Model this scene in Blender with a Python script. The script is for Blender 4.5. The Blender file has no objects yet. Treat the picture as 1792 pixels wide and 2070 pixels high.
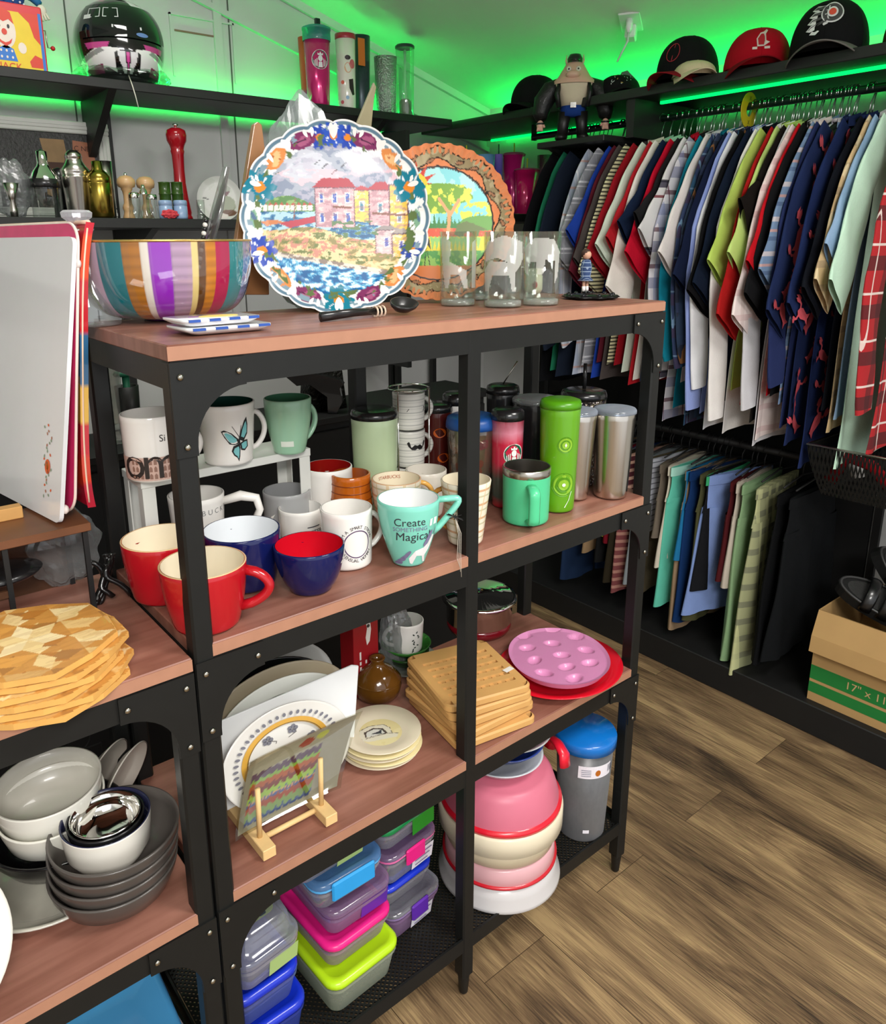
import bpy, math, random
import numpy as np
from mathutils import Vector, Matrix
random.seed(7); rng=np.random.RandomState(5)
PI=math.pi
COL=bpy.context.scene.collection
# ---------------- camera model (frame 1792x2070) ----------------
CP=Vector((-0.3314,-0.8903,1.4724)); YAW,PIT,ROL,FP,PX,PY=0.675,0.25802,-0.0068,1552.9,850.1,896.5
def axes():
    f=Vector((math.sin(YAW)*math.cos(PIT),math.cos(YAW)*math.cos(PIT),-math.sin(PIT)))
    r=Vector((math.cos(YAW),-math.sin(YAW),0)); u=r.cross(f)
    return r*math.cos(ROL)+u*math.sin(ROL), -r*math.sin(ROL)+u*math.cos(ROL), f
AR,AU,AF=axes()
def at(a,b,x=None,y=None,z=None):
    d=AF+AR*((a-PX)/FP)-AU*((b-PY)/FP)
    t=(x-CP.x)/d.x if x is not None else (y-CP.y)/d.y if y is not None else (z-CP.z)/d.z
    return CP+d*t
def depth(p): return (Vector(p)-CP).dot(AF)
def zat(c,py):
    lo,hi=-1.0,4.0
    for _ in range(40):
        m=(lo+hi)/2; d=Vector((c[0],c[1],m))-CP
        if PY-FP*d.dot(AU)/d.dot(AF)>py: lo=m
        else: hi=m
    return lo
def rad(p,w): return w/2*depth(p)/FP
def stand(px,py,z,w):
    """centre and radius of a round base whose nearest point shows at (px,py)"""
    p=at(px,py,z=z); r=rad(p,w)
    for _ in range(4):
        h=Vector((p.x-CP.x,p.y-CP.y,0)).normalized(); c=p+h*r; r=rad(c,w)
    return c,r
def zfront(c,r,py):
    h=Vector((c[0]-CP.x,c[1]-CP.y,0)).normalized(); return zat((c[0]-h.x*r,c[1]-h.y*r),py)
def camang(c): return math.atan2(CP.y-c[1],CP.x-c[0])
# ---------------- materials ----------------
def lin(c):
    if isinstance(c,str): c=tuple(int(c[i:i+2],16) for i in (0,2,4))
    return tuple(((v/255)/12.92 if v/255<=0.04045 else ((v/255+0.055)/1.055)**2.4) for v in c)+(1,)
_M={}
def nn(nt,t,**k):
    n=nt.nodes.new(t)
    for a,b in k.items(): setattr(n,a,b)
    return n
def base_mat(key,rough=.5,metal=0,spec=.5,trans=0,ior=1.45,alpha=1,coat=0,emit=None,estr=0,sheen=0):
    m=bpy.data.materials.new(key); m.use_nodes=True; nt=m.node_tree
    b=nt.nodes['Principled BSDF']
    b.inputs['Roughness'].default_value=rough; b.inputs['Metallic'].default_value=metal
    b.inputs['Specular IOR Level'].default_value=spec; b.inputs['Transmission Weight'].default_value=trans
    b.inputs['IOR'].default_value=ior; b.inputs['Alpha'].default_value=alpha; b.inputs['Coat Weight'].default_value=coat
    b.inputs['Sheen Weight'].default_value=sheen
    if emit is not None:
        b.inputs['Emission Color'].default_value=lin(emit); b.inputs['Emission Strength'].default_value=estr
    return m,nt,b
def mat(c,rough=.5,metal=0,var=.08,scale=30,bump=0,bscale=60,**k):
    key=repr((c,rough,metal,var,scale,bump,bscale,sorted(k.items())))
    if key in _M: return _M[key]
    m,nt,b=base_mat('m%d'%len(_M),rough,metal,**k); col=lin(c)
    tc=nn(nt,'ShaderNodeTexCoord')
    n=nn(nt,'ShaderNodeTexNoise'); n.inputs['Scale'].default_value=scale; n.inputs['Detail'].default_value=4
    nt.links.new(tc.outputs['Object'],n.inputs['Vector'])
    r=nn(nt,'ShaderNodeMix',data_type='RGBA')
    r.inputs['A'].default_value=tuple(min(1,v*(1-var)) for v in col[:3])+(1,); r.inputs['B'].default_value=tuple(min(1,v*(1+var)) for v in col[:3])+(1,)
    nt.links.new(n.outputs['Fac'],r.inputs['Factor']); nt.links.new(r.outputs['Result'],b.inputs['Base Color'])
    if bump:
        n2=nn(nt,'ShaderNodeTexNoise'); n2.inputs['Scale'].default_value=bscale; n2.inputs['Detail'].default_value=3
        nt.links.new(tc.outputs['Object'],n2.inputs['Vector'])
        bp=nn(nt,'ShaderNodeBump'); bp.inputs['Strength'].default_value=bump; bp.inputs['Distance'].default_value=.01
        nt.links.new(n2.outputs['Fac'],bp.inputs['Height']); nt.links.new(bp.outputs['Normal'],b.inputs['Normal'])
    _M[key]=m; return m
def math_n(nt,op,a,b=None):
    n=nn(nt,'ShaderNodeMath',operation=op)
    for i,v in enumerate((a,b)):
        if v is None: continue
        if isinstance(v,(int,float)): n.inputs[i].default_value=v
        else: nt.links.new(v,n.inputs[i])
    return n.outputs[0]
def lined(base,lines,rough=.85,bump=.25,**k):
    """cloth or ware with woven / painted lines: (axis, period, width fraction, phase, colour, strength)"""
    key=repr((base,lines,rough))
    if key in _M: return _M[key]
    m,nt,b=base_mat('l%d'%len(_M),rough,**k)
    tc=nn(nt,'ShaderNodeTexCoord'); sx=nn(nt,'ShaderNodeSeparateXYZ'); nt.links.new(tc.outputs['Object'],sx.inputs[0])
    cur=None
    for ax,per,w,ph,c,st in lines:
        v=sx.outputs[ax]
        if ax==0: v=math_n(nt,'ADD',v,math_n(nt,'MULTIPLY',sx.outputs[1],1.3))
        f=math_n(nt,'FRACT',math_n(nt,'ADD',math_n(nt,'MULTIPLY',v,1/per),ph+50))
        f=math_n(nt,'MULTIPLY',math_n(nt,'LESS_THAN',f,w),st)
        mx=nn(nt,'ShaderNodeMix',data_type='RGBA')
        if cur is None: mx.inputs['A'].default_value=lin(base)
        else: nt.links.new(cur,mx.inputs['A'])
        mx.inputs['B'].default_value=lin(c); nt.links.new(f,mx.inputs['Factor']); cur=mx.outputs['Result']
    nt.links.new(cur,b.inputs['Base Color'])
    n2=nn(nt,'ShaderNodeTexNoise'); n2.inputs['Scale'].default_value=300
    nt.links.new(tc.outputs['Object'],n2.inputs['Vector'])
    bp=nn(nt,'ShaderNodeBump'); bp.inputs['Strength'].default_value=bump; bp.inputs['Distance'].default_value=.002
    nt.links.new(n2.outputs['Fac'],bp.inputs['Height']); nt.links.new(bp.outputs['Normal'],b.inputs['Normal'])
    _M[key]=m; return m
def ramped(stops,axis=2,lo=0,hi=1,rough=.4,noise=0,nscale=8,**k):
    key=repr(('r',stops,axis,lo,hi,rough,noise,sorted(k.items())))
    if key in _M: return _M[key]
    m,nt,b=base_mat('g%d'%len(_M),rough,**k)
    tc=nn(nt,'ShaderNodeTexCoord'); sx=nn(nt,'ShaderNodeSeparateXYZ'); nt.links.new(tc.outputs['Object'],sx.inputs[0])
    v=math_n(nt,'MULTIPLY',math_n(nt,'SUBTRACT',sx.outputs[axis],lo),1/(hi-lo))
    if noise:
        n=nn(nt,'ShaderNodeTexNoise'); n.inputs['Scale'].default_value=nscale; n.inputs['Detail'].default_value=5
        nt.links.new(tc.outputs['Object'],n.inputs['Vector'])
        v=math_n(nt,'ADD',v,math_n(nt,'MULTIPLY',math_n(nt,'SUBTRACT',n.outputs['Fac'],.5),noise))
    cr=nn(nt,'ShaderNodeValToRGB'); nt.links.new(v,cr.inputs[0]); e=cr.color_ramp.elements
    while len(e)<len(stops): e.new(.5)
    for i,(p,c) in enumerate(stops): e[i].position=p; e[i].color=lin(c)
    nt.links.new(cr.outputs[0],b.inputs['Base Color']); _M[key]=m; return m
def painted(rough=.3,coat=.4,**k):
    key=repr(('p',rough,coat,sorted(k.items())))
    if key in _M: return _M[key]
    m,nt,b=base_mat('p%d'%len(_M),rough,coat=coat,**k)
    a=nn(nt,'ShaderNodeAttribute',attribute_name='Col'); nt.links.new(a.outputs['Color'],b.inputs['Base Color'])
    _M[key]=m; return m
def glass(c=(255,255,255),rough=.02,ior=1.45,thin=True,alpha=.25):
    """clear glass or plastic wall: mostly see-through, with mirror highlights"""
    key=repr(('gl',c,rough,ior,alpha))
    if key in _M: return _M[key]
    m=bpy.data.materials.new('c%d'%len(_M)); m.use_nodes=True; nt=m.node_tree; nt.nodes.clear()
    o=nn(nt,'ShaderNodeOutputMaterial'); t=nn(nt,'ShaderNodeBsdfTransparent'); t.inputs[0].default_value=lin(c)
    gg=nn(nt,'ShaderNodeBsdfGlossy'); gg.inputs['Roughness'].default_value=rough; gd=nn(nt,'ShaderNodeBsdfDiffuse'); gd.inputs[0].default_value=lin(c)
    g=nn(nt,'ShaderNodeMixShader'); g.inputs[0].default_value=min(.9,max(0,alpha-.1)*2.4); nt.links.new(gg.outputs[0],g.inputs[1]); nt.links.new(gd.outputs[0],g.inputs[2])
    lw=nn(nt,'ShaderNodeLayerWeight'); lw.inputs[0].default_value=.35
    n=nn(nt,'ShaderNodeTexNoise'); n.inputs['Scale'].default_value=15
    f=math_n(nt,'ADD',math_n(nt,'MULTIPLY',lw.outputs['Facing'],.38),alpha*.62); f=math_n(nt,'ADD',f,math_n(nt,'MULTIPLY',math_n(nt,'SUBTRACT',n.outputs['Fac'],.5),.08))
    x=nn(nt,'ShaderNodeMixShader'); nt.links.new(f,x.inputs[0]); nt.links.new(t.outputs[0],x.inputs[1]); nt.links.new(g.outputs[0],x.inputs[2]); nt.links.new(x.outputs[0],o.inputs[0])
    _M[key]=m; return m
# ---------------- mesh builder ----------------
class MB:
    def __init__(s): s.v=[];s.f=[];s.m=[];s.sm=[];s.c={}
    def add(s,vs,fs,mi=0,smooth=False,T=None,cols=None):
        o=len(s.v)
        s.v+= [tuple(T@Vector(p)) if T else tuple(p) for p in vs]
        for f in fs: s.f.append(tuple(i+o for i in f)); s.m.append(mi); s.sm.append(smooth)
        if cols is not None:
            for i,c in enumerate(cols): s.c[o+i]=c
        return s
    def box(s,x0,x1,y0,y1,z0,z1,mi=0,T=None,bev=0):
        if bev<=0:
            vs=[(x,y,z) for x in (x0,x1) for y in (y0,y1) for z in (z0,z1)]
            return s.add(vs,[(0,1,3,2),(4,6,7,5),(0,4,5,1),(2,3,7,6),(0,2,6,4),(1,5,7,3)],mi,False,T)
        b=min(bev,(x1-x0)/2.01,(y1-y0)/2.01,(z1-z0)/2.01); vs=[];X=(x0,x1);Y=(y0,y1);Z=(z0,z1);idx={}
        for i in (0,1):
            for j in (0,1):
                for k in (0,1):
                    sx,sy,sz=1-2*i,1-2*j,1-2*k
                    for a,p in enumerate(((X[i],Y[j]+sy*b,Z[k]+sz*b),(X[i]+sx*b,Y[j],Z[k]+sz*b),(X[i]+sx*b,Y[j]+sy*b,Z[k]))):
                        idx[i,j,k,a]=len(vs); vs.append(p)
        g=lambda *q: idx[q]; F=[]
        for i in (0,1):
            F.append((g(i,0,0,0),g(i,1,0,0),g(i,1,1,0),g(i,0,1,0))); F.append((g(0,i,0,1),g(1,i,0,1),g(1,i,1,1),g(0,i,1,1))); F.append((g(0,0,i,2),g(1,0,i,2),g(1,1,i,2),g(0,1,i,2)))
            for j in (0,1):
                F.append((g(i,j,0,0),g(i,j,1,0),g(i,j,1,1),g(i,j,0,1))); F.append((g(i,0,j,0),g(i,1,j,0),g(i,1,j,2),g(i,0,j,2))); F.append((g(0,i,j,1),g(1,i,j,1),g(1,i,j,2),g(0,i,j,2)))
                for k in (0,1): F.append((g(i,j,k,0),g(i,j,k,1),g(i,j,k,2)))
        return s.add(vs,F,mi,False,T)
    def lathe(s,pr,n=40,mi=0,T=None,sx=1,sy=1,smooth=True,fn=None,mis=None,caps=False):
        vs=[];fs=[]
        for r,z in pr:
            for i in range(n):
                a=2*PI*i/n; k=fn(a,r,z) if fn else 1
                vs.append((r*k*math.cos(a)*sx,r*k*math.sin(a)*sy,z))
        s0=len(s.f)
        for j in range(len(pr)-1):
            for i in range(n): fs.append((j*n+i,j*n+(i+1)%n,(j+1)*n+(i+1)%n,(j+1)*n+i))
        if caps and pr[0][0]>1e-6: fs.append(tuple(range(n))[::-1])
        if caps and pr[-1][0]>1e-6: fs.append(tuple((len(pr)-1)*n+i for i in range(n)))
        s.add(vs,fs,mi,smooth,T)
        if mis:
            for j,m_ in enumerate(mis):
                for i in range(n): s.m[s0+j*n+i]=m_
        return s
    def tube(s,pts,r,n=8,mi=0,T=None,closed=False,flat=1,smooth=True):
        pts=[Vector(p) for p in pts]; N=len(pts); vs=[];fs=[]
        rr=r if isinstance(r,(list,tuple)) else [r]*N
        t0=(pts[1]-pts[0]).normalized(); up=Vector((0,0,1)) if abs(t0.z)<.9 else Vector((0,1,0))
        for i in range(N):
            if closed: t=(pts[(i+1)%N]-pts[i-1]).normalized()
            else: t=(pts[min(i+1,N-1)]-pts[max(i-1,0)]).normalized()
            a=(up-t*up.dot(t)).normalized(); b=t.cross(a); up=a
            for k in range(n):
                th=2*PI*k/n; vs.append(pts[i]+a*math.cos(th)*rr[i]+b*math.sin(th)*rr[i]*flat)
        for i in range(N if closed else N-1):
            j=(i+1)%N
            for k in range(n): fs.append((i*n+k,i*n+(k+1)%n,j*n+(k+1)%n,j*n+k))
        if not closed: fs.append(tuple(range(n))[::-1]); fs.append(tuple((N-1)*n+k for k in range(n)))
        return s.add(vs,fs,mi,smooth,T)
    def prism(s,pts,z0,z1,mi=0,T=None,smooth=False):
        n=len(pts); vs=[(x,y,z0) for x,y in pts]+[(x,y,z1) for x,y in pts]
        fs=[tuple(range(n))[::-1],tuple(range(n,2*n))]+[(i,(i+1)%n,n+(i+1)%n,n+i) for i in range(n)]
        return s.add(vs,fs,mi,smooth,T)
    def ball(s,c,r,mi=0,n=16,T=None,sc=(1,1,1)):
        m=n//2; vs=[];fs=[]
        for j in range(m+1):
            for i in range(n):
                a=2*PI*i/n;b=PI*j/m; vs.append((c[0]+r*sc[0]*math.sin(b)*math.cos(a),c[1]+r*sc[1]*math.sin(b)*math.sin(a),c[2]+r*sc[2]*math.cos(b)))
        for j in range(m):
            for i in range(n): fs.append((j*n+i,(j+1)*n+i,(j+1)*n+(i+1)%n,j*n+(i+1)%n))
        return s.add(vs,fs,mi,True,T)
    def grid(s,fn,nu,nv,mi=0,smooth=True,closed_u=False,cols=None,T=None):
        vs=[];fs=[];cc=[]
        for j in range(nv+1):
            for i in range(nu if closed_u else nu+1):
                u=i/nu;v=j/nv; vs.append(fn(u,v))
                if cols: cc.append(cols(u,v))
        w=nu if closed_u else nu+1
        for j in range(nv):
            for i in range(nu):
                i2=(i+1)%w if closed_u else i+1
                fs.append((j*w+i,j*w+i2,(j+1)*w+i2,(j+1)*w+i))
        return s.add(vs,fs,mi,smooth,T,cc if cols else None)
    def build(s,name,mats,parent=None,loc=None,rot=None):
        me=bpy.data.meshes.new(name); me.from_pydata(s.v,[],s.f)
        if not isinstance(mats,(list,tuple)): mats=[mats]
        for m in mats: me.materials.append(m)
        me.polygons.foreach_set('material_index',s.m); me.polygons.foreach_set('use_smooth',s.sm)
        if s.c:
            a=me.color_attributes.new('Col','FLOAT_COLOR','POINT'); arr=np.ones((len(s.v),4),dtype=np.float32)
            for i,c in s.c.items(): arr[i,:3]=c[:3]
            a.data.foreach_set('color',arr.ravel())
        me.update()
        o=bpy.data.objects.new(name,me); COL.objects.link(o)
        if parent is not None: o.parent=parent
        if loc is not None: o.location=loc
        if rot is not None: o.rotation_euler=rot
        return o
def tag(o,label,cat,group=None,kind=None):
    o['label']=label; o['category']=cat
    if group: o['group']=group
    if kind: o['kind']=kind
    return o
def thing(name,label,cat,loc=(0,0,0),rot=(0,0,0),group=None):
    o=bpy.data.objects.new(name,None); COL.objects.link(o); o.location=loc; o.rotation_euler=rot; o.empty_display_size=.02
    return tag(o,label,cat,group)
def part(name,mb,m,parent,label=None,loc=None,rot=None):
    o=mb.build(name,m,parent,loc,rot)
    if label: o['label']=label
    return o
def struct(name,mb,m,label=None,loc=None,cat='room'):
    o=mb.build(name,m,None,loc); o['kind']='structure'
    tag(o,label or name.replace('_',' '),cat); return o
def copytree(o,parent=None):
    c=o.copy(); COL.objects.link(c); c.parent=parent
    for ch in list(o.children): copytree(ch,c)
    return c
# text as flat polygons
_T={}
def text(s,size):
    key=(s,size)
    if key in _T: return _T[key]
    cu=bpy.data.curves.new('t','FONT'); cu.body=s; cu.size=size; cu.align_x='CENTER'; cu.align_y='CENTER'; cu.resolution_u=3
    ob=bpy.data.objects.new('t',cu); me=ob.to_mesh()
    vs=[(v.co.x,v.co.y) for v in me.vertices]; fs=[tuple(p.vertices) for p in me.polygons]
    ob.to_mesh_clear(); bpy.data.objects.remove(ob); bpy.data.curves.remove(cu)
    _T[key]=(vs,fs); return vs,fs
def flat_text(mb,s,size,fn,mi=0):
    vs,fs=text(s,size); mb.add([fn(x,y) for x,y in vs],fs,mi)
def wrapfn(rf,a0,z0,off=.0006):
    def fn(x,y):
        r=rf(z0+y)+off; a=a0+x/r
        return (r*math.cos(a),r*math.sin(a),z0+y)
    return fn
def ell(cx,cy,rx,ry,n=20,rot=0):
    o=[]
    for i in range(n):
        a=2*PI*i/n; x,y=rx*math.cos(a),ry*math.sin(a); o.append((cx+x*math.cos(rot)-y*math.sin(rot),cy+x*math.sin(rot)+y*math.cos(rot)))
    return o
def decal(mb,pts,fn,mi):
    mb.add([fn(*p) for p in pts],[tuple(range(len(pts)))],mi)
def rrect(w,d,r,n=5):
    o=[]
    for cx,cy,a0 in ((w/2-r,d/2-r,0),(-w/2+r,d/2-r,PI/2),(-w/2+r,-d/2+r,PI),(w/2-r,-d/2+r,3*PI/2)):
        for i in range(n+1): a=a0+PI/2*i/n; o.append((cx+r*math.cos(a),cy+r*math.sin(a)))
    return o
def loft(mb,levels,mi=0,cap0=True,cap1=True,smooth=True,T=None):
    """levels: list of (outline, z)"""
    n=len(levels[0][0]); vs=[];fs=[]
    for pts,z in levels: vs+=[(x,y,z) for x,y in pts]
    for j in range(len(levels)-1):
        for i in range(n): fs.append((j*n+i,j*n+(i+1)%n,(j+1)*n+(i+1)%n,(j+1)*n+i))
    if cap0: fs.append(tuple(range(n))[::-1])
    if cap1: fs.append(tuple((len(levels)-1)*n+i for i in range(n)))
    return mb.add(vs,fs,mi,smooth,T)
# raster canvas for painted ware
class Canvas:
    def __init__(s,n,bg,x0=-1,x1=1,y0=-1,y1=1,m=None):
        s.w=n; s.h=m or n; s.a=np.zeros((s.h,s.w,3)); s.a[:]=lin(bg)[:3]
        s.X,s.Y=np.meshgrid(np.linspace(x0,x1,s.w),np.linspace(y0,y1,s.h)); s.b=(x0,x1,y0,y1)
    def put(s,mask,c,al=1):
        c=np.array(lin(c)[:3]); 
        if isinstance(al,np.ndarray): al=al[mask][:,None]
        s.a[mask]=s.a[mask]*(1-al)+c*al
    def poly(s,pts,c,al=1):
        x,y=s.X,s.Y; ins=np.zeros(x.shape,bool); n=len(pts)
        for i in range(n):
            (xa,ya),(xb,yb)=pts[i],pts[(i+1)%n]
            if ya==yb: continue
            cnd=((ya>y)!=(yb>y))&(x<(xb-xa)*(y-ya)/(yb-ya)+xa); ins^=cnd
        s.put(ins,c,al)
    def ell(s,cx,cy,rx,ry,c,al=1,rot=0):
        dx,dy=s.X-cx,s.Y-cy; u=dx*math.cos(rot)+dy*math.sin(rot); v=-dx*math.sin(rot)+dy*math.cos(rot)
        s.put((u/rx)**2+(v/ry)**2<1,c,al)
    def line(s,pts,w,c,al=1):
        for (xa,ya),(xb,yb) in zip(pts,pts[1:]):
            dx,dy=xb-xa,yb-ya; L=dx*dx+dy*dy+1e-9; t=np.clip(((s.X-xa)*dx+(s.Y-ya)*dy)/L,0,1)
            s.put((s.X-xa-t*dx)**2+(s.Y-ya-t*dy)**2<w*w,c,al)
    def noise(s,sx,sy,seed=0):
        r=np.random.RandomState(seed); out=np.zeros(s.X.shape)
        for o in range(4):
            k=2**o; nx,ny=int(sx*k)+3,int(sy*k)+3; g=r.rand(ny,nx)
            u=(s.X-s.b[0])/(s.b[1]-s.b[0])*(nx-2); v=(s.Y-s.b[2])/(s.b[3]-s.b[2])*(ny-2)
            i=np.clip(u.astype(int),0,nx-2); j=np.clip(v.astype(int),0,ny-2); fu,fv=u-i,v-j; fu=fu*fu*(3-2*fu); fv=fv*fv*(3-2*fv)
            out+=(g[j,i]*(1-fu)*(1-fv)+g[j,i+1]*fu*(1-fv)+g[j+1,i]*(1-fu)*fv+g[j+1,i+1]*fu*fv)/k
        return out/1.875
    def get(s,x,y):
        i=int(round((x-s.b[0])/(s.b[1]-s.b[0])*(s.w-1))); j=int(round((y-s.b[2])/(s.b[3]-s.b[2])*(s.h-1)))
        return s.a[min(max(j,0),s.h-1),min(max(i,0),s.w-1)]
# ================= ROOM =================
ZT,Z2,Z3,Z4=1.357,.959,.557,.143
BLK=mat('1c1d1c',.45,.3,var=.15,bump=.02)
BLK2=mat('151515',.6,0,var=.2)
STEEL=mat('b9b4ac',.25,1,var=.05); CHROME=mat('e8e6e2',.06,1,var=.03); BOLT=mat('b0aca0',.18,1)
def floor_mat():
    m,nt,b=base_mat('plank_floor',.42); tc=nn(nt,'ShaderNodeTexCoord')
    mp=nn(nt,'ShaderNodeMapping'); mp.inputs['Rotation'].default_value=(0,0,PI/2+.0); nt.links.new(tc.outputs['Object'],mp.inputs[0])
    br=nn(nt,'ShaderNodeTexBrick'); br.inputs['Scale'].default_value=1; br.inputs['Brick Width'].default_value=1.25; br.inputs['Row Height'].default_value=.18; br.inputs['Mortar Size'].default_value=.0009; br.inputs['Mortar Smooth'].default_value=.4
    br.inputs['Color1'].default_value=(0,0,0,1); br.inputs['Color2'].default_value=(1,1,1,1); br.inputs['Mortar'].default_value=(.5,.5,.5,1); br.offset=.37
    nt.links.new(mp.outputs[0],br.inputs[0])
    m2=nn(nt,'ShaderNodeMapping'); m2.inputs['Scale'].default_value=(1.0,5.5,1); nt.links.new(mp.outputs[0],m2.inputs[0])
    ad=nn(nt,'ShaderNodeVectorMath',operation='ADD'); nt.links.new(m2.outputs[0],ad.inputs[0])
    ms=nn(nt,'ShaderNodeVectorMath',operation='SCALE'); nt.links.new(br.outputs['Color'],ms.inputs[0]); ms.inputs['Scale'].default_value=9; nt.links.new(ms.outputs[0],ad.inputs[1])
    n1=nn(nt,'ShaderNodeTexNoise'); n1.inputs['Scale'].default_value=1.6; n1.inputs['Detail'].default_value=9; n1.inputs['Roughness'].default_value=.62; n1.inputs['Distortion'].default_value=1.2; nt.links.new(ad.outputs[0],n1.inputs[0])
    m3=nn(nt,'ShaderNodeMapping'); m3.inputs['Scale'].default_value=(5,150,1); nt.links.new(mp.outputs[0],m3.inputs[0])
    n2=nn(nt,'ShaderNodeTexNoise'); n2.inputs['Scale'].default_value=2; n2.inputs['Detail'].default_value=6; nt.links.new(m3.outputs[0],n2.inputs[0])
    s=math_n(nt,'ADD',math_n(nt,'MULTIPLY',n1.outputs['Fac'],.68),math_n(nt,'MULTIPLY',n2.outputs['Fac'],.36))
    s=math_n(nt,'ADD',s,math_n(nt,'MULTIPLY',br.outputs['Color'],.07))
    cr=nn(nt,'ShaderNodeValToRGB'); e=cr.color_ramp.elements; nt.links.new(s,cr.inputs[0])
    for p in (.52,.66): e.new(p)
    e[0].position=.40; e[0].color=lin('3d3025'); e[1].position=.50; e[1].color=lin('6d573f'); e[2].position=.58; e[2].color=lin('8a7152'); e[3].position=.68; e[3].color=lin('b0946a')
    mx=nn(nt,'ShaderNodeMix',data_type='RGBA'); nt.links.new(br.outputs['Fac'],mx.inputs['Factor']); nt.links.new(cr.outputs[0],mx.inputs['A']); mx.inputs['B'].default_value=lin('3f3022')
    nt.links.new(mx.outputs['Result'],b.inputs['Base Color'])
    bp=nn(nt,'ShaderNodeBump'); bp.inputs['Strength'].default_value=.12; bp.inputs['Distance'].default_value=.01; nt.links.new(n2.outputs['Fac'],bp.inputs['Height']); nt.links.new(bp.outputs['Normal'],b.inputs['Normal'])
    return m
struct('floor',MB().box(-2.6,2.4,-3.2,1.99,-.06,0),floor_mat(),'brown wood plank floor')
WALLM=mat('c9cac8',.75,0,var=.03,scale=4,bump=.03,bscale=120)
WXR,WYB=2.36,1.95
def ceil(x): return 2.38-.29*(x-1.28)
wb=MB(); wb.prism([(-2.6,0),(WXR+.02,0),(WXR+.02,ceil(WXR)),(-2.6,ceil(-2.6))],0,.04,T=Matrix.Translation((0,WYB+.04,0))@Matrix.Rotation(PI/2,4,'X'))
struct('wall_back',wb,WALLM,'pale grey panelled wall behind the shelves')
struct('wall_right',MB().box(WXR,WXR+.04,-3.2,WYB+.04,0,ceil(WXR)+.02),WALLM,'pale grey wall behind the clothes rack')
struct('wall_left',MB().box(-2.64,-2.6,-3.2,WYB+.04,0,3.6),WALLM,'pale wall on the left')
ce=MB(); ce.prism([(-2.64,ceil(-2.64)),(WXR+.04,ceil(WXR+.04)),(WXR+.04,ceil(WXR+.04)+.04),(-2.64,ceil(-2.64)+.04)],-WYB-.04,3.2,T=Matrix.Rotation(PI/2,4,'X'))
struct('ceiling',ce,mat('dfe0da',.85,0,var=.03,scale=6,bump=.06,bscale=25),'pale sloping ceiling')
# thin seams of the wall panelling and the sloping gable trim
t_=1
for px in (162,478):
    p=at(px,300,y=WYB); struct('trim_%d'%t_,MB().box(p.x-.002,p.x+.002,WYB-.004,WYB,1.0,2.35),mat('5a5d58',.8),'narrow dark seam between wall panels'); t_+=1
struct('trim_%d'%t_,MB().box(1.0,1.03,WYB-.012,WYB,1.0,2.4),WALLM,'flat batten on the back wall'); t_+=1
for dz,w in ((-.17,.02),(0,.03)):
    g=MB(); pts=[(-.6,ceil(-.6)+dz-w),(WXR,ceil(WXR)+dz-w),(WXR,ceil(WXR)+dz),(-.6,ceil(-.6)+dz)]
    g.prism(pts,0,.02,T=Matrix.Translation((0,WYB,0))@Matrix.Rotation(PI/2,4,'X'))
    struct('trim_%d'%t_,g,WALLM,'sloping trim board following the ceiling line'); t_+=1
# access hatch outline on the wall behind the helmet
h=MB(); a0=at(340,25,y=WYB); a1=at(478,170,y=WYB)
for x0,x1,z0,z1 in ((a0.x,a1.x,a0.z-.006,a0.z),(a1.x-.006,a1.x,a1.z,a0.z),(a0.x,a0.x+.006,a1.z,a0.z)): h.box(x0,x1,WYB-.008,WYB,z0,z1)
struct('trim_%d'%t_,h,WALLM,'raised outline of a small wall panel above the shelf'); t_+=1
p0_=at(352,55,y=WYB); p1_=at(445,72,y=WYB)
struct('trim_%d'%(t_),MB().box(p0_.x,p1_.x,WYB-.003,WYB,p0_.z-.012,p0_.z-.006),mat('8a6a5c',.8),'thin reddish crack in the wall paint'); t_+=1

# ================= SHELF UNITS =================
def wood_mat():
    m,nt,b=base_mat('brown_stained_wood',.38,spec=.5); tc=nn(nt,'ShaderNodeTexCoord'); mp=nn(nt,'ShaderNodeMapping'); mp.inputs['Scale'].default_value=(1.2,16,4); nt.links.new(tc.outputs['Object'],mp.inputs[0])
    n=nn(nt,'ShaderNodeTexNoise'); n.inputs['Scale'].default_value=3; n.inputs['Detail'].default_value=8; nt.links.new(mp.outputs[0],n.inputs[0])
    n3=nn(nt,'ShaderNodeTexNoise'); n3.inputs['Scale'].default_value=7; n3.inputs['Detail'].default_value=4; nt.links.new(tc.outputs['Object'],n3.inputs[0])
    s=math_n(nt,'ADD',math_n(nt,'MULTIPLY',n.outputs['Fac'],.6),math_n(nt,'MULTIPLY',n3.outputs['Fac'],.4))
    cr=nn(nt,'ShaderNodeValToRGB'); nt.links.new(s,cr.inputs[0]); e=cr.color_ramp.elements; e[0].position=.34; e[0].color=lin('75483a'); e[1].position=.66; e[1].color=lin('a17060')
    nt.links.new(cr.outputs[0],b.inputs['Base Color']); return m
WOOD=wood_mat(); EDGE=mat('a97a62',.45,0,var=.12,scale=40)
def mesh_mat():
    m,nt,b=base_mat('black_metal_mesh',.5,.3); tc=nn(nt,'ShaderNodeTexCoord'); b.inputs['Base Color'].default_value=lin('1b1c1b')
    sx=nn(nt,'ShaderNodeSeparateXYZ'); nt.links.new(tc.outputs['Object'],sx.inputs[0])
    u=math_n(nt,'ADD',sx.outputs[0],sx.outputs[1]); w=math_n(nt,'SUBTRACT',sx.outputs[0],sx.outputs[1])
    f=lambda v: math_n(nt,'LESS_THAN',math_n(nt,'FRACT',math_n(nt,'ADD',math_n(nt,'MULTIPLY',v,1/.011),40)),.42)
    mx=math_n(nt,'MAXIMUM',f(u),f(w)); nt.links.new(mx,b.inputs['Alpha']); return m
MESHM=mesh_mat()
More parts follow.
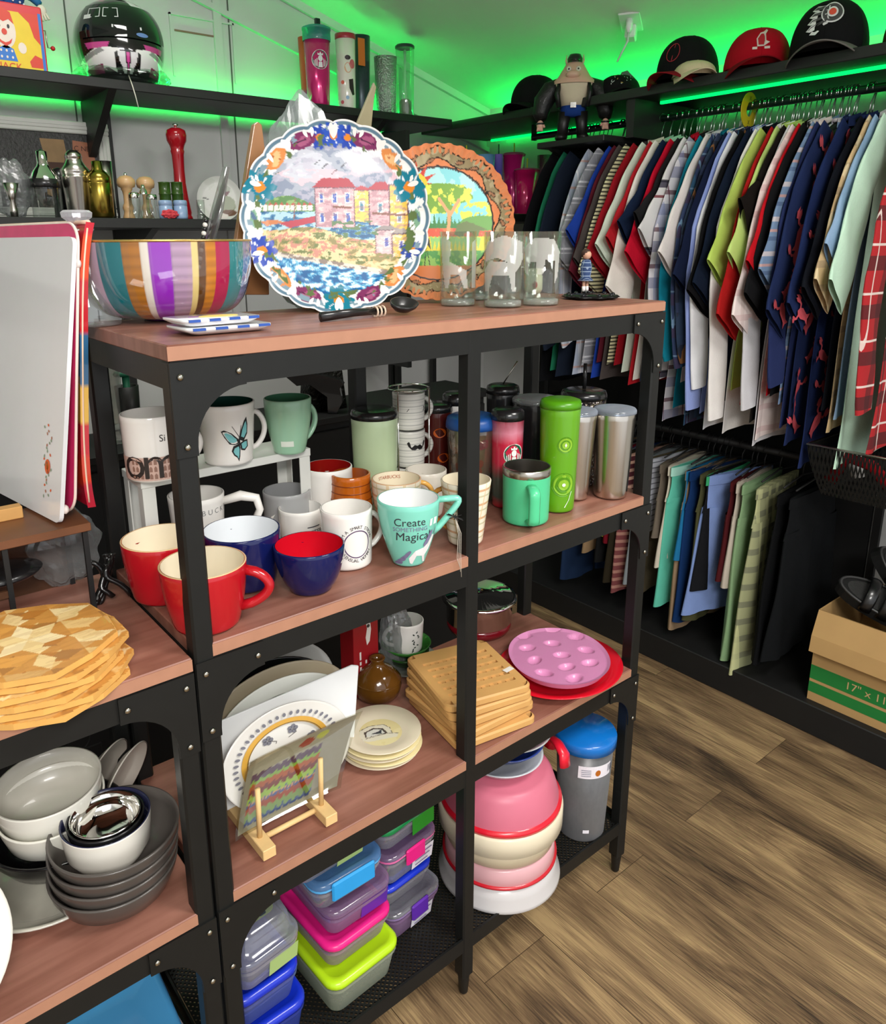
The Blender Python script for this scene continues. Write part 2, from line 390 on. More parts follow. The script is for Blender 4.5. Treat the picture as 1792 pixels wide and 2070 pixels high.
def board(x0,x1,y0,y1,z,t=.02):
    b=MB(); b.box(x0,x1,y0,y1,z-t,z,0,bev=.0015); b.box(x0,x1,y0-.0006,y0,z-t+.001,z-.002,1); return b
def gusset(mb,x,z,sgn,r=.07,y=-.0025,w=.028):
    """flat corner plate with a quarter-round cut-out"""
    pts=[(0,0),(sgn*(w+r),0),(sgn*(w+r),-.036)]+[(sgn*(w+r-r*math.sin(a)),-.036-r+r*math.cos(a)) for a in [PI/2*i/10 for i in range(1,11)]]+[(sgn*w,-.036-r-.012),(0,-.036-r-.012)]
    if sgn>0: pts=pts[::-1]
    mb.prism([(x+p[0],z+p[1]) for p in pts],0,.003,T=Matrix.Translation((0,y+.003,0))@Matrix.Rotation(PI/2,4,'X'))
def unit(name,label,x0,x1,D,zs,mids,backlat):
    root=thing(name,label,'shelving unit',((x0+x1)/2,D/2,0)); o=Vector(((x0+x1)/2,D/2,0)); L=Matrix.Translation(-o)
    P=lambda nm,mb,m,lb=None: (setattr(mb,'v',[tuple(Vector(v)-o) for v in mb.v]),part(nm,mb,m,root,lb))[1]
    top=zs[0]; pw=.028
    P('top_board',board(x0,x1,0,D,top),[WOOD,EDGE])
    for z in zs[1:-1]: P('shelf_board',board(x0+.004,x1-.004,.001,D-.002,z),[WOOD,EDGE],'brown wooden shelf board')
    m=MB(); m.box(x0+.01,x1-.01,.01,D-.01,zs[-1]-.003,zs[-1]); P('mesh_shelf',m,MESHM,'black metal mesh bottom shelf')
    for z in zs:
        zz=z-.02 if z!=zs[-1] else z+.008
        r=MB()
        hh=.036 if z!=zs[-1] else .032
        r.box(x0+.003,x1-.003,.0015,.006,zz-hh,zz); r.box(x0+.003,x1-.003,D-.006,D-.0015,zz-hh,zz); r.box(x0+.002,x0+.006,.004,D-.004,zz-hh,zz); r.box(x1-.006,x1-.002,.004,D-.004,zz-hh,zz)
        P('rail',r,BLK)
    for x in mids:
        for y,s in ((0,1),(D,-1)):
            for side in ((0,) if abs(x-x0)<.01 else (1,) if abs(x-x1)<.01 else (2,)):
                q=MB(); xa=x if side==0 else x-pw if side==1 else x-pw/2; ya=y if s>0 else y-pw
                zt=top-.02
                q.box(xa,xa+pw,ya,ya+pw,.05,zt,bev=.003)
                c=(xa+pw/2,ya+pw/2); q.lathe([(.006,0),(.009,.004),(.0125,.05)],12,T=Matrix.Translation((c[0],c[1],0)))
                P('post',q,BLK)
    for z in zs[:-1]:
        for x,sg in ((x0,1),(x1,-1)):
            gz=MB(); gusset(gz,x,z-.021,sg); P('corner_plate',gz,BLK)
            for dx,dz in ((.012,-.018),(.088,-.018),(.014,-.105)):
                bz=MB(); bz.ball((x+sg*dx,-.004,z-.021+dz),.0042,n=10,sc=(1,.6,1)); P('bolt',bz,BOLT,'shiny metal bolt head')
    for x in backlat:
        P('back_bar',MB().box(x-.008,x+.008,D-.004,D+.003,zs[-1],top-.02),BLK)
    return root
UD=.352
U1=unit('shelving_unit','tall black metal shelving unit with brown wooden boards, stocked with mugs and dishes',0,1,UD,[ZT-.0015,Z2-.0015,Z3-.0015,Z4-.0015],[0,.495,1],[])
U2=unit('shelving_unit','lower black metal shelving unit with brown boards at the left edge holding bowls',-1.02,-.004,UD,[.947,.551,Z4],[-1.02,-.004],[])
U1['group']=U2['group']='black metal shelving units'
# ================= WALL SHELVES =================
SZ=1.948; SY=1.64; EX=at(915,224,y=SY).x
SH=mat('1e1f1e',.5,0,var=.15,bump=.03)
t=thing('wall_shelf','long black wall shelf holding a helmet and tall tumblers','shelf',(0,SY,SZ),group='black wall shelves')
part('shelf_board',MB().box(-1.2,EX,0,WYB-SY-.03,-.028,0,bev=.002),SH,t)
for px in (230,780):
    x=at(px,200,y=SY).x; b=MB(); b.prism([(0,-.028),(WYB-SY-.02,-.028),(WYB-SY-.02,-.20),(WYB-SY-.05,-.20)],-.012,.012,T=Matrix.Translation((x,0,0))@Matrix.Rotation(PI/2,4,'Z')@Matrix.Rotation(PI/2,4,'X')); part('bracket',b,SH,t)
LZ=1.545; LY=1.57
t=thing('wall_shelf','black wall shelf with pepper mills and cocktail shakers, below the helmet shelf','shelf',(0,LY,LZ),group='black wall shelves')
LX=at(497,450,y=LY).x
part('shelf_board',MB().box(-1.2,LX+.35,0,WYB-LY,-.03,0,bev=.002),SH,t)
xs_=at(238,440,y=WYB-.03).x
b=MB(); b.prism([(0,-.03),(WYB-LY-.02,-.03),(WYB-LY-.02,-.18)],-.012,.012,T=Matrix.Translation((xs_,0,0))@Matrix.Rotation(PI/2,4,'Z')@Matrix.Rotation(PI/2,4,'X')); part('bracket',b,SH,t)
for i,px in enumerate((238,)):
    tag(MB().box(-.013,.013,-.02,0,0,2.0).build('upright_standard',SH,None,(xs_,WYB,0)),'black slotted metal upright carrying the wall shelves by the picture frame','upright')
x2=at(790,240,y=WYB-.03).x
tag(MB().box(-.013,.013,-.02,0,0,2.0).build('upright_standard',SH,None,(x2,WYB,0)),'black slotted metal upright near the end of the tumbler shelf','upright')
# right wall shelf over the clothes
RX=1.93; RZ=1.952
t=thing('wall_shelf','black wall shelf over the clothes rail, lined with baseball caps','shelf',(RX,0,RZ),group='black wall shelves')
part('shelf_board',MB().box(0,WXR-RX-.035,-.9,1.915,-.03,0,bev=.002),SH,t)
part('side_panel',MB().box(.01,WXR-RX-.05,.80,.83,-.15,-.03),SH,t)
for y in (.0,.83): part('bracket',MB().box(.02,.40,y-.012,y+.012,-.10,-.03),SH,t)
# small shelf for the figure
PS=thing('display_shelf','small black shelf under the pig figure','shelf',(1.96,1.02,1.81))
part('shelf_board',MB().box(-.11,.2,-.17,.13,-.02,0,bev=.002),SH,PS)
part('bracket',MB().prism([(-.09,-.02),(.19,-.02),(.19,-.13)],-.1,-.08,T=Matrix.Rotation(PI/2,4,'X')),SH,PS)
# second lower shelf on the right wall with cups (behind the patterned plates)
CZ=1.575
t=thing('wall_shelf','black shelf in the corner carrying pink and blue cups','shelf',(1.9,1.65,CZ),group='black wall shelves')
part('shelf_board',MB().box(-.32,.44,-.27,.28,-.03,0,bev=.002),SH,t)
part('side_panel',MB().box(-.34,-.32,-.1,.28,-.6,.30),SH,t)
# ================= CLOTHES RACK =================
RAILX,RAILZ=2.10,1.885
t=thing('clothes_rack','black clothes rack with two rails and a dark base along the right wall','rack',(2.1,.5,0))
rk=lambda nm,mb,m=BLK2: part(nm,mb,m,t,loc=(-2.1,-.5,0))
rk('base',MB().box(1.877,2.352,-1.2,1.55,0,.098,bev=.003))
rk('upper_rail',MB().tube([(RAILX,-1.0,RAILZ-.012),(RAILX,1.40,RAILZ-.012)],.012,12),mat('243a30',.35,.6))
rk('lower_rail',MB().tube([(2.08,.115,.80),(2.08,1.40,.80)],.012,12))
for y in (1.50,.03): rk('post',MB().box(2.337,2.353,y-.012,y+.012,.098,1.88))
for y in (1.40,-1.0): rk('rail_bracket',MB().box(2.09,2.11,y-.006,y+.006,1.86,1.92)); rk('rail_bracket',MB().box(2.07,2.335,max(y,.112)-.004,max(y,.112)+.004,.795,.805))
rk('back_or_shade_panel',MB().box(2.34,2.352,.05,1.55,.098,1.75),mat('0d0d0d',.9))  # black sheet standing in for the deep shade behind the hanging clothes

# added black cabinet that keeps the gaps behind the units dark
t=thing('dark_fill_cabinet','low matt black cabinet added to darken the gaps behind the shelving units','cabinet',(0,1.10,0))
CBK=mat('0f0f0f',.7)
part('carcass',MB().box(-1.4,1.38,-.19,.02,.0,.98,bev=.003),CBK,t)
for k in range(4): part('door',MB().box(-1.38+.69*k,-.70+.69*k,-.205,-.191,.04,.96,bev=.003),CBK,t)
part('top',MB().box(-1.42,1.40,-.21,.03,.9805,1.0,bev=.002),CBK,t)
for px in (805,876,940):
    x=at(px,740,y=1.90).x; tag(MB().box(-.011,.011,-.011,.011,.0,1.54).build('support_post',SH,None,(x,1.90,0)),'thin black post under the wall shelf, seen through the tall unit','post','black posts under the wall shelf')
p=at(222,800,y=1.0); t=thing('crystal_vase','cut-glass vase behind the left end of the tall unit','vase',(p.x,1.0,1.0005)); h=zat((p.x,1.0,0),702)-1.0005
part('body',MB().lathe([(0,0),(.030,0),(.032,.01),(.022,.03),(.026,.05),(.03,h*.6),(.036,h),(.032,h),(.02,.05),(0,.04)],10,smooth=False),glass((225,228,225),rough=.03,alpha=.35),t)
p=at(262,840,y=.99); t=thing('spatula','dark green T-shaped scraper standing in a black pot behind the tall unit','kitchen tool',(p.x,.99,1.0005)); h=zat((p.x,.99,0),760)-1.0005
part('handle',MB().tube([(0,0,.01),(0,0,h)],[.006,.009],10),mat('1f6a50',.4),t); part('head',MB().lathe([(0,h),(.026,h),(.030,h+.006),(.026,h+.012),(0,h+.012)],24,sy=.5),mat('1f6a50',.4),t)
part('pot',MB().lathe([(0,0),(.024,0),(.028,h*.85),(.024,h*.85),(.020,.01)],24),BLK,t)
RZ1_=1.119
LAY=[]
# ================= MUGS AND TUMBLERS ON THE MIDDLE SHELF =================
def glaze(c,rough=.15,var=.04,coat=.3,**k): return mat(c,rough,0,var=var,coat=coat,**k)
WHITE='e9e6e0'
def prof_fn(pr):
    def f(z):
        for (r0,z0),(r1,z1) in zip(pr,pr[1:]):
            if z<=z1: return r0+(r1-r0)*max(0,min(1,(z-z0)/(z1-z0+1e-9)))
        return pr[-1][0]
    return f
def vessel(h,r0,r1,shape='straight',t=.003,bot=.006):
    """outer profile list"""
    o=[(0,0),(r0*.86,0),(r0*.97,.0015),(r0,.005)]
    N=12
    for i in range(1,N+1):
        u=i/N
        if shape=='straight': r=r0+(r1-r0)*u
        elif shape=='round': r=r0+(r1-r0)*math.sin(u*PI/2)**.75
        elif shape=='belly': r=r0+(r1-r0)*u+ .22*r1*math.sin(u*PI)*(1-u*.3)
        elif shape=='cup': r=r0+(r1-r0)*(1-(1-u)**1.8)
        elif shape=='bulge': r=r0+(r1-r0)*u+.10*r1*math.sin(min(1,u*1.3)*PI)
        o.append((r,.005+(h-.006)*u))
    outer=o; f=prof_fn(o[2:])
    rim=[(r1-t*.3,h),(r1-t*.8,h)]
    inner=[(max(.001,f(h*(1-i/10)+bot*i/10)-t),h*(1-i/10)+bot*i/10) for i in range(0,11)]+[(0,bot)]
    return outer+rim,inner,f
def handle(mb,f,ang,z0,z1,out,r=.005,mi=0,flat=1.0,shape='d'):
    ca,sa=math.cos(ang),math.sin(ang); n=14; pts=[]
    ra,rb=f(z0),f(z1)
    for i in range(n+1):
        u=i/n; z=z0+(z1-z0)*u
        if shape=='d': k=math.sin(u*PI)**.6; zz=z
        elif shape=='sq': k=min(1,math.sin(u*PI)*2.6); zz=z0+(z1-z0)*min(1,max(0,(u-.08)/.84))
        else: k=math.sin(u*PI)**.75*(.65+.55*u); zz=z+ .02*math.sin(u*PI)
        rr=(ra+(rb-ra)*u)-.002+out*k; pts.append((rr*ca,rr*sa,zz))
    mb.tube(pts,r,8,mi,flat=flat)
def mug(name,label,cat,c,r0,h,r1,out,inn=None,shape='straight',hang=None,hout=.028,hz=(.18,.82),hr=.0045,group=None,rim=None,hmat=None,hshape='d',tw=.003,deco=None,extra=None,flat=1.3):
    root=thing(name,label,cat,c,group=group)
    o,i,f=vessel(h,r0,r1,shape,tw)
    b=MB(); b.lathe(o,44,0); b.lathe(i[::-1] if False else i,44,1)
    mats=[out,inn or out]
    if rim: b.lathe([(r1-tw*.15,h-.0015),(r1+.0002,h-.0005),(r1-tw*.5,h+.0004),(r1-tw*1.0,h-.001)],44,2); mats.append(rim)
    if deco: deco(b,f,mats)
    part('body' if name in('mug','cup','teacup') else 'vessel',b,mats,root)
    if hang is not None:
        hb=MB(); handle(hb,f,hang,h*hz[0],h*hz[1],hout,hr,flat=flat,shape=hshape); part('handle',hb,hmat or out,root)
    if extra: extra(root,f)
    return root
def spec(px,pyb,wb,pyr,wr,z,pxr=None):
    c,r0=stand(px,pyb,z,wb)
    lim=.323 if z<RZ1_-.05 else .338
    if c.y+r0>lim:
        print('clamp',px,round(c.y+r0,3)); p=at(px,pyb,y=lim-r0); c=Vector((p.x,lim-r0,z))
    zt=zat(c,pyr); r1=rad((c.x,c.y,zt),wr); LAY.append((px,round(c.x,3),round(c.y,3),round(max(r0,r1),3),round(z,2))); return c,r0,zt-z,r1
def label_patch(b,f,a0,z0,w,h,mi,off=.0008,n=8):
    fn=wrapfn(f,a0,z0,off); b.grid(lambda u,v:fn((u-.5)*w,(v-.5)*h),n,2,mi,smooth=False)
RIGHT=-YAW  # direction of the picture's right, as an angle in the floor plane
def Rt(off): return RIGHT+math.radians(off)
RED=glaze('b01420',.18); CREAM=glaze('efe3c8',.2); NAVY=glaze('10184f',.12); WH=glaze(WHITE); WHR=mat('d8b98a',.3)
MG='mugs on the middle shelf'
def ribs(mi):
    def d(b,f,mats):
        pass
    return d
c,r0,h,r1=spec(417,1287,136,1134,179,Z2); c=c+Vector((.002,-.005,0)); r1*=.965; r0*=.97
mug('mug','large red mug with cream inside, nearest the front left post','mug',c,r0,h,r1,RED,CREAM,'cup',hang=Rt(5),hout=.036,hr=.007,rim=WHR,group=MG,hz=(.25,.85))
c2,q0,q1,q2=spec(340,1232,135,1088,171,Z2); _d=Vector((c2.x-CP.x,c2.y-CP.y,0)).normalized()*.006; c2=c2+_d; q0*=.93; q2*=.92
mug('mug','large red mug with cream inside, standing behind the other red mug','mug',c2,q0,q1,q2,RED,CREAM,'cup',hang=Rt(150),hout=.03,hr=.006,rim=WHR,group=MG)
c,r0,h,r1=spec(497,1203,128,1068,156,Z2)
mug('mug','wide navy blue mug with white inside behind the two-tone bowl mug','mug',c,r0,h,r1,NAVY,glaze('e2e6ea'),'cup',hang=Rt(120),group=MG)
def swirl(b,f,mats):
    mats.append(WH); fn=wrapfn(f,camang(c)+1.15,.055)
    for k in range(3): decal(b,ell(.004*k,.006*k-.006,.004,.0022,10,.4),fn,2)
c,r0,h,r1=spec(630,1207,88,1099,144,Z2)
mug('mug','round navy mug with bright red inside and no handle in sight','mug',c,r0,h,r1,NAVY,glaze('c60f22'),'round',hang=Rt(110),hout=.02,group=MG,deco=swirl)
def smart(b,f,mats):
    mats+= [mat('4b2f5c',.5),mat('231a2c',.5),mat('7aa6cf',.5)]; a=camang(c)+.42; zc=h*.47; R=.0235
    fn=wrapfn(f,a,zc)
    n=40; pts=[(R*math.cos(2*PI*i/n),R*math.sin(2*PI*i/n)) for i in range(n)]; pin=[(x*.93,y*.93) for x,y in pts]
    b.add([fn(*p) for p in pts]+[fn(*p) for p in pin],[(i,(i+1)%n,n+(i+1)%n,n+i) for i in range(n)],2)
    for s,t0,dr,rv in (("I'M A SMART STRONG",1,1,1),("SENSUAL WOMAN",-1,1,-1)):
        for i,ch in enumerate(s):
            th=(PI/2 if rv>0 else -PI/2)+ -rv*(i-(len(s)-1)/2)*.155; cx,cy=(R+.005)*math.cos(th),(R+.005)*math.sin(th); ro=th-PI/2 if rv>0 else th+PI/2
            if ch==' ': continue
            vs,fs=text(ch,.0078); b.add([fn(cx+x*math.cos(ro)-y*math.sin(ro),cy+x*math.sin(ro)+y*math.cos(ro)) for x,y in vs],fs,3)
c,r0,h,r1=spec(704,1156,98,1024,106,Z2)
mug('mug','white mug with round purple emblem and lettering SENSUAL WOMAN','mug',c,r0,h,r1,WH,WH,'straight',hang=Rt(35),group=MG,deco=smart)
def txt(lines,a_off,zf,col,extra=None):
    def d(b,f,mats):
        mats.append(mat(col,.5)); k=len(mats)-1
        for s,sz,dy,dx in lines: flat_text(b,s,sz,wrapfn(f,camang(c)+a_off,h*zf+dy),k) if not dx else flat_text(b,s,sz,(lambda fn: (lambda x,y: fn(x+dx,y)))(wrapfn(f,camang(c)+a_off,h*zf+dy)),k)
        if extra: extra(b,f,mats)
    return d
c,r0,h,r1=spec(612,1114,80,1024,89,Z2)
mug('mug','small white cup with dark lettering BUTTER in front of the grey mug','mug',c,r0,h,r1,WH,WH,'cup',hang=Rt(165),hout=.02,group=MG,deco=txt([('BUTTER',.012,0,0)],.55,.45,'3a3a44',extra=lambda b,f,mats:[label_patch(b,f,camang(c)+.55+q,h*.45+dy,w_,.0018,2,.0006,6) for q,dy,w_ in ((-.12,.011,.012),(.18,.011,.016),(0,-.010,.034),(0,-.014,.026))]))
c,r0,h,r1=spec(584,1068,90,989,97,Z2)
mug('mug','plain grey mug behind the small white cup','mug',c,r0,h,r1,glaze('9b9c9c'),glaze('8d8e8f'),'straight',hang=Rt(60),group=MG)
c,r0,h,r1=spec(405,1105,88,997,112,Z2)
def orn(root,f):
    b=MB(); a=Rt(8); ca,sa=math.cos(a),math.sin(a)
    pts=[]
    for i,(x,z) in enumerate(((0,.86),(.03,.93),(.055,.88),(.06,.70),(.052,.55),(.07,.42),(.078,.25))):
        r=f(h*.8)+x-.002; pts.append((r*ca,r*sa,h*z))
    b.tube(pts,[.007,.009,.008,.0065,.009,.007,.005],8); part('ornate_handle',b,WH,root)
    b=MB(); 
    for k in range(9):
        aa=camang(c)-.9+k*.24; b.ball((f(h*.3)*math.cos(aa),f(h*.3)*math.sin(aa),h*(.35+.08*math.sin(k*2))),.012,sc=(1,1,1.3)); 
    part('relief',b,WH,root,'raised white figures round the mug')
mug('mug','white sculpted mug with raised figures and spaced grey lettering, under the white riser','mug',c,r0,h,r1,WH,WH,'straight',group=MG,deco=txt([('S T A R B U C K S',.0125,0,0)],.25,.80,'8b8b8b'),extra=orn)
c,r0,h,r1=spec(666,1015,88,941,98,Z2)
mug('mug','white mug with dark red inside at the right end of the riser','mug',c,r0,h,r1,WH,glaze('8f1512'),'straight',hang=Rt(100),group=MG)
c,r0,h,r1=spec(713,1084,78,956,80,Z2)
def rings(b,f,mats):
    mats.append(mat('7a3408',.3)); 
    for k in range(6): z=h*(.2+.13*k); b.lathe([(f(z)+.0001,z-.001),(f(z)+.001,z),(f(z)+.0001,z+.001)],40,len(mats)-1)
mug('mug','orange brown ribbed mug like a little barrel','mug',c,r0,h,r1,glaze('b65c12',.2,.2),glaze('93430c'),'bulge',hang=Rt(130),group=MG,deco=rings,tw=.004)
PL=lined('e9dfcb',((2,.026,.16,.1,'c98f5a',.75),(2,.026,.12,.5,'a9a878',.6),(0,.022,.14,.2,'d9b98a',.7)),.25,0)
c,r0,h,r1=spec(803,1086,62,966,101,Z2)
mug('mug','wide cream plaid cup with a yellow handle, lettering inside the rim','mug',c,r0,h,r1,PL,CREAM,'cup',hang=Rt(12),hout=.026,hmat=glaze('d9a452'),hz=(.45,.9),group=MG,
 deco=lambda b,f,mats:(mats.append(mat('b4654a',.5)),flat_text(b,'STARBUCKS',.009,(lambda x,y:((f(h*.9)-.0038)*math.cos(camang(c)+PI+.35-x/f(h)),(f(h*.9)-.0038)*math.sin(camang(c)+PI+.35-x/f(h)),h*.9+y)),len(mats)-1)))
c,r0,h,r1=spec(862,1050,66,948,84,Z2)
mug('mug','plain off-white cup behind the plaid cups','mug',c,r0,h,r1,glaze('d8d2c6'),glaze('d8d2c6'),'cup',hang=Rt(100),group=MG)
c,r0,h,r1=spec(941,1106,70,968,103,Z2)
mug('mug','tall tapered cream plaid mug behind the middle post','mug',c,r0,h,r1,PL,CREAM,'straight',hang=Rt(160),hout=.03,hmat=glaze('c98a3a'),group=MG)
def magical(b,f,mats):
    mats+=[mat('33333d',.5),mat('7d7799',.5),mat('efeef0',.4),mat('f2f2ef',.5)]; a=camang(c)+.05
    flat_text(b,'Create',.019,wrapfn(f,a,h*.76),2); flat_text(b,'SOMETHING',.0105,wrapfn(f,a+.02,h*.65),3); flat_text(b,'Magical',.021,wrapfn(f,a+.15,h*.53),2)
    fn=wrapfn(f,a+.55,h*.27,.0007)
    body=[(-.020,-.012),(-.012,.002),(.002,.006),(.010,.012),(.018,.026),(.024,.024),(.020,.012),(.014,0),(.008,-.010),(.012,-.024),(.008,-.024),(.002,-.010),(-.008,-.008),(-.012,-.024),(-.016,-.022)]
    decal(b,body,fn,4)
    f2=wrapfn(f,a+.55,h*.27,.0011)
    for p,q in (((.010,.018),(.012,.034)),((.006,.010),(.008,.026))): decal(b,ell((p[0]+q[0])/2,(p[1]+q[1])/2,.004,.011,12,-.5),f2,3)
    for k in range(4): decal(b,ell(-.024-.004*k,-.004-.006*k,.008,.0035,12,1.0-.3*k),f2,3)
    decal(b,[(.024,.026),(.030,.038),(.022,.028)],f2,3)
    fr=wrapfn(f,camang(c)+.95,h*.72,.0007); decal(b,[(-.009,-.006),(.009,-.006),(.009,.006),(-.009,.006)],fr,5)
c,r0,h,r1=spec(827,1147,68,1005,128,Z2)
def tagx(root,f):
    b=MB(); a=Rt(2); R=f(h*.6)+.03; P0=Vector((R*math.cos(a),R*math.sin(a),h*.68))
    for k in range(3): b.tube([P0,P0+Vector((.004+.003*k,-.004,-.03)),P0+Vector((-.002+.004*k,-.008,-.07)),P0+Vector((.002+.002*k,-.01,-.085-.01*k))],.0005,4,0)
    for k in range(5): d=Vector((math.cos(k*1.3),math.sin(k*1.3),.4*math.sin(k))); b.tube([P0-d*.012,P0+d*.014],.0009,4,1)
    part('price_tag_string',b,[mat('d8cfc0',.6),BLK2],root,'black twist tie and pale string on the handle')
mug('mug','mint green mug lettered Create Something Magical with a unicorn','mug',c,r0,h,r1,glaze('7fd0bd'),glaze('eef0ef'),'cup',hang=Rt(12),hout=.042,hr=.0055,hz=(.42,.93),hshape='s',group=MG,deco=magical,extra=tagx)
# ---- white riser with three mugs ----
RZ1=1.119; rx0,rx1,ry0,ry1=.036,.337,.256,.345
RW=mat('cfd0ca',.55,var=.04)
t=thing('shelf_riser','white metal riser on the middle shelf carrying three mugs','shelf riser',(rx0,ry0,Z2))
L=RZ1-Z2; W_=rx1-rx0; D_=ry1-ry0
b=MB(); b.box(0,W_,0,D_,L-.014,L,bev=.001); part('top',b,RW,t)
for x in (0,1):
    for y in (0,1):
        a,w_,k=.0015,.022,.002; P_=lambda q: [((W_-u) if x else u,(D_-v) if y else v) for u,v in q]
        q=P_([(a,a),(w_,a),(w_,a+k),(a+k,a+k),(a+k,w_),(a,w_)]); q=q if x==y else q[::-1]
        part('leg',MB().prism(q,0,L-.014),RW,t)
RG='mugs on the white riser'
c,r0,h,r1=spec(318,977,112,833,120,RZ1-.0); r0=min(r0,.045); r1=min(r1,.048)
def roma(b,f,mats):
    mats+=[mat('2b2320',.5),mat('8d6a5c',.5),mat('c9a99c',.5)]; a=camang(c)
    label_patch(b,f,a+.1,h*.22,.15,h*.36,4,.0004,24)
    for k in range(-5,7):
        for j in range(3):
            fn=wrapfn(f,a+k*.155,h*(.07+.11*j),.0008); decal(b,[(-.0022,0),(.0022,0),(.0022,.006),(0,.009),(-.0022,.006)],fn,3)
    for ch,da,sz in (('o',-.75,.075),('m',.18,.075),('a',1.3,.075)): flat_text(b,ch,sz,wrapfn(f,a+da,h*.30,.0012),2)
    flat_text(b,'Si',.015,wrapfn(f,a+.30,h*.68),2)
mug('mug','white souvenir mug with big dark letters over pictured arches, partly behind the post','mug',c,r0,h,r1,WH,WH,'straight',hang=Rt(10),group=RG,deco=roma)
c,r0,h,r1=spec(465,944,96,811,116,RZ1)
BFLY=mat('141618',.5); TEAL_=mat('74b9bb',.5)
def butterfly(b,f,mats):
    mats+=[BFLY,TEAL_]; a=camang(c)+.42; z0=h*.40
    fn=wrapfn(f,a,z0,.0006); f2=wrapfn(f,a,z0,.0010)
    ul=[(0,.004),(-.012,.016),(-.024,.022),(-.029,.020),(-.024,.010),(-.016,-.002),(-.008,-.004),(0,-.002)]
    ll=[(0,-.002),(-.010,-.006),(-.013,-.014),(-.009,-.022),(-.004,-.026),(-.001,-.033),(.001,-.024),(.002,-.010)]
    ur=[(0,.004),(.004,.020),(.010,.034),(.015,.040),(.017,.028),(.016,.012),(.008,.0)]
    lr=[(.001,-.002),(.010,.002),(.016,.002),(.017,-.010),(.010,-.016),(.003,-.014)]
    for w in (ul,ll,ur,lr):
        decal(b,w,fn,2); cx=sum(p[0] for p in w)/len(w); cy=sum(p[1] for p in w)/len(w)
        decal(b,[(cx+(x-cx)*.68,cy+(y-cy)*.68) for x,y in w],f2,3)
    decal(b,ell(0,0,.0014,.009,12),wrapfn(f,a,z0,.0014),2)
    for dx in (-.012,.004): decal(b,[(0,.008),(dx,.028),(dx+.0008,.028),(.0012,.008)],f2,2)
mug('mug','white mug with a blue butterfly and dark green inside, in the middle of the riser','mug',c,r0,h,r1,WH,glaze('14463c'),'straight',hang=Rt(20),hout=.02,group=RG,deco=butterfly)
c,r0,h,r1=spec(587,921,64,803,96,RZ1)
mug('mug','pale green tapered mug with a small price sticker on the riser','mug',c,r0,h,r1,glaze('93bd9f',.2),glaze('4f8a68'),'cup',hang=Rt(40),hout=.02,group=RG,
 deco=lambda b,f,mats:(mats.append(mat('d4dccf',.6)),label_patch(b,f,camang(c)-.12,h*.22,.022,.010,2)))
# ---- tumblers ----
TG='tumblers and travel cups on the middle shelf'
def tumbler(label,c,r0,h,r1,m,lid=None,lidm=None,shape='straight',group=TG,deco=None,straw=None,inner=None,name='tumbler',extra=None,openm=None):
    root=thing(name,label,'tumbler',c,group=group)
    o,i,f=vessel(h,r0,r1,shape,.0025); mats=[m,openm or m]
    b=MB(); b.lathe(o,40,0); b.lathe(i,40,1)
    if deco: deco(b,f,mats)
    part('body',b,mats,root)
    if inner: q=MB(); q.lathe([(0,.01),(r0*.85,.01),(r1*.86,h*.92),(0,h*.92)],32); part('liner',q,inner,root)
    if lid:
        q=MB(); q.lathe([(0,h+lid*1.0),(r1*.80,h+lid),(r1*.97,h+lid*.8),(r1*1.02,h+lid*.3),(r1*1.03,h-.004),(r1*.99,h-.004)][::-1],40); part('lid',q,lidm,root)
    if straw:
        ang,tilt,L_,rr,sm=straw; q=MB(); q.tube([(0,0,h+.001+(lid or 0)),(math.cos(ang)*tilt,math.sin(ang)*tilt,h+(lid or 0)+L_)],rr,8); part('straw',q,sm,root)
    if extra: extra(root,f,h)
    return root
BP=mat('1b1b1c',.25,var=.1,coat=.3)
c,r0,h,r1=spec(760,975,72,838,95,Z2)
tumbler('pale green tumbler with a black lid beside the riser',c,r0,h,r1,glaze('b3c69f',.3),.012,BP)
# stacked moustache mugs in a wire holder
c,r0,h,r1=spec(828,965,60,790,68,Z2); rh=thing('mug_rack','chrome wire holder around three stacked white mugs','mug rack',c)
q=MB(); R=r1*1.22
for z in (.004,h+.006): q.tube([(R*math.cos(2*PI*i/32),R*math.sin(2*PI*i/32),z) for i in range(32)],.0018,6,closed=True)
for k in range(3): a=Rt(0)+k*2*PI/3; q.tube([(R*math.cos(a),R*math.sin(a),.004),(R*math.cos(a),R*math.sin(a),h+.006)],.0018,6)
part('wire_frame',q,CHROME,rh)
PRT=lined('dcdad2',((2,.0125,.18,.2,'8d8d8a',.55),(2,.0125,.08,.55,'9d9d9a',.4)),.3,0)
for k in range(3):
    cc=(c.x,c.y,Z2+k*h/3+.001)
    def mus(b,f,mats,k=k):
        mats.append(mat('161414',.5)); a=camang(c)+.55; fn=wrapfn(f,a,h/3*.55,.0008)
        if k<2:
            for s in (-1,1): decal(b,[(0,.004),(s*.006,.006),(s*.012,.001),(s*.019,.003),(s*.022,.010),(s*.018,.013),(s*.016,.010),(s*.018,.008),(s*.016,.005),(s*.012,-.004),(s*.005,-.005),(0,-.002)],fn,2)
        else: decal(b,[(-.022,-.003),(-.018,.003),(.02,.006),(.022,0),(.018,-.004)],fn,2)
    mug('mug','white printed mug with a black moustache, %s of the stack in the wire holder'%(('bottom','middle','top')[k]),'mug',cc,r1*.93,h/3-.002,r1*.97,PRT,WH,'straight',hang=Rt(25),hout=.02,group='moustache mugs stacked in the wire holder',deco=mus)
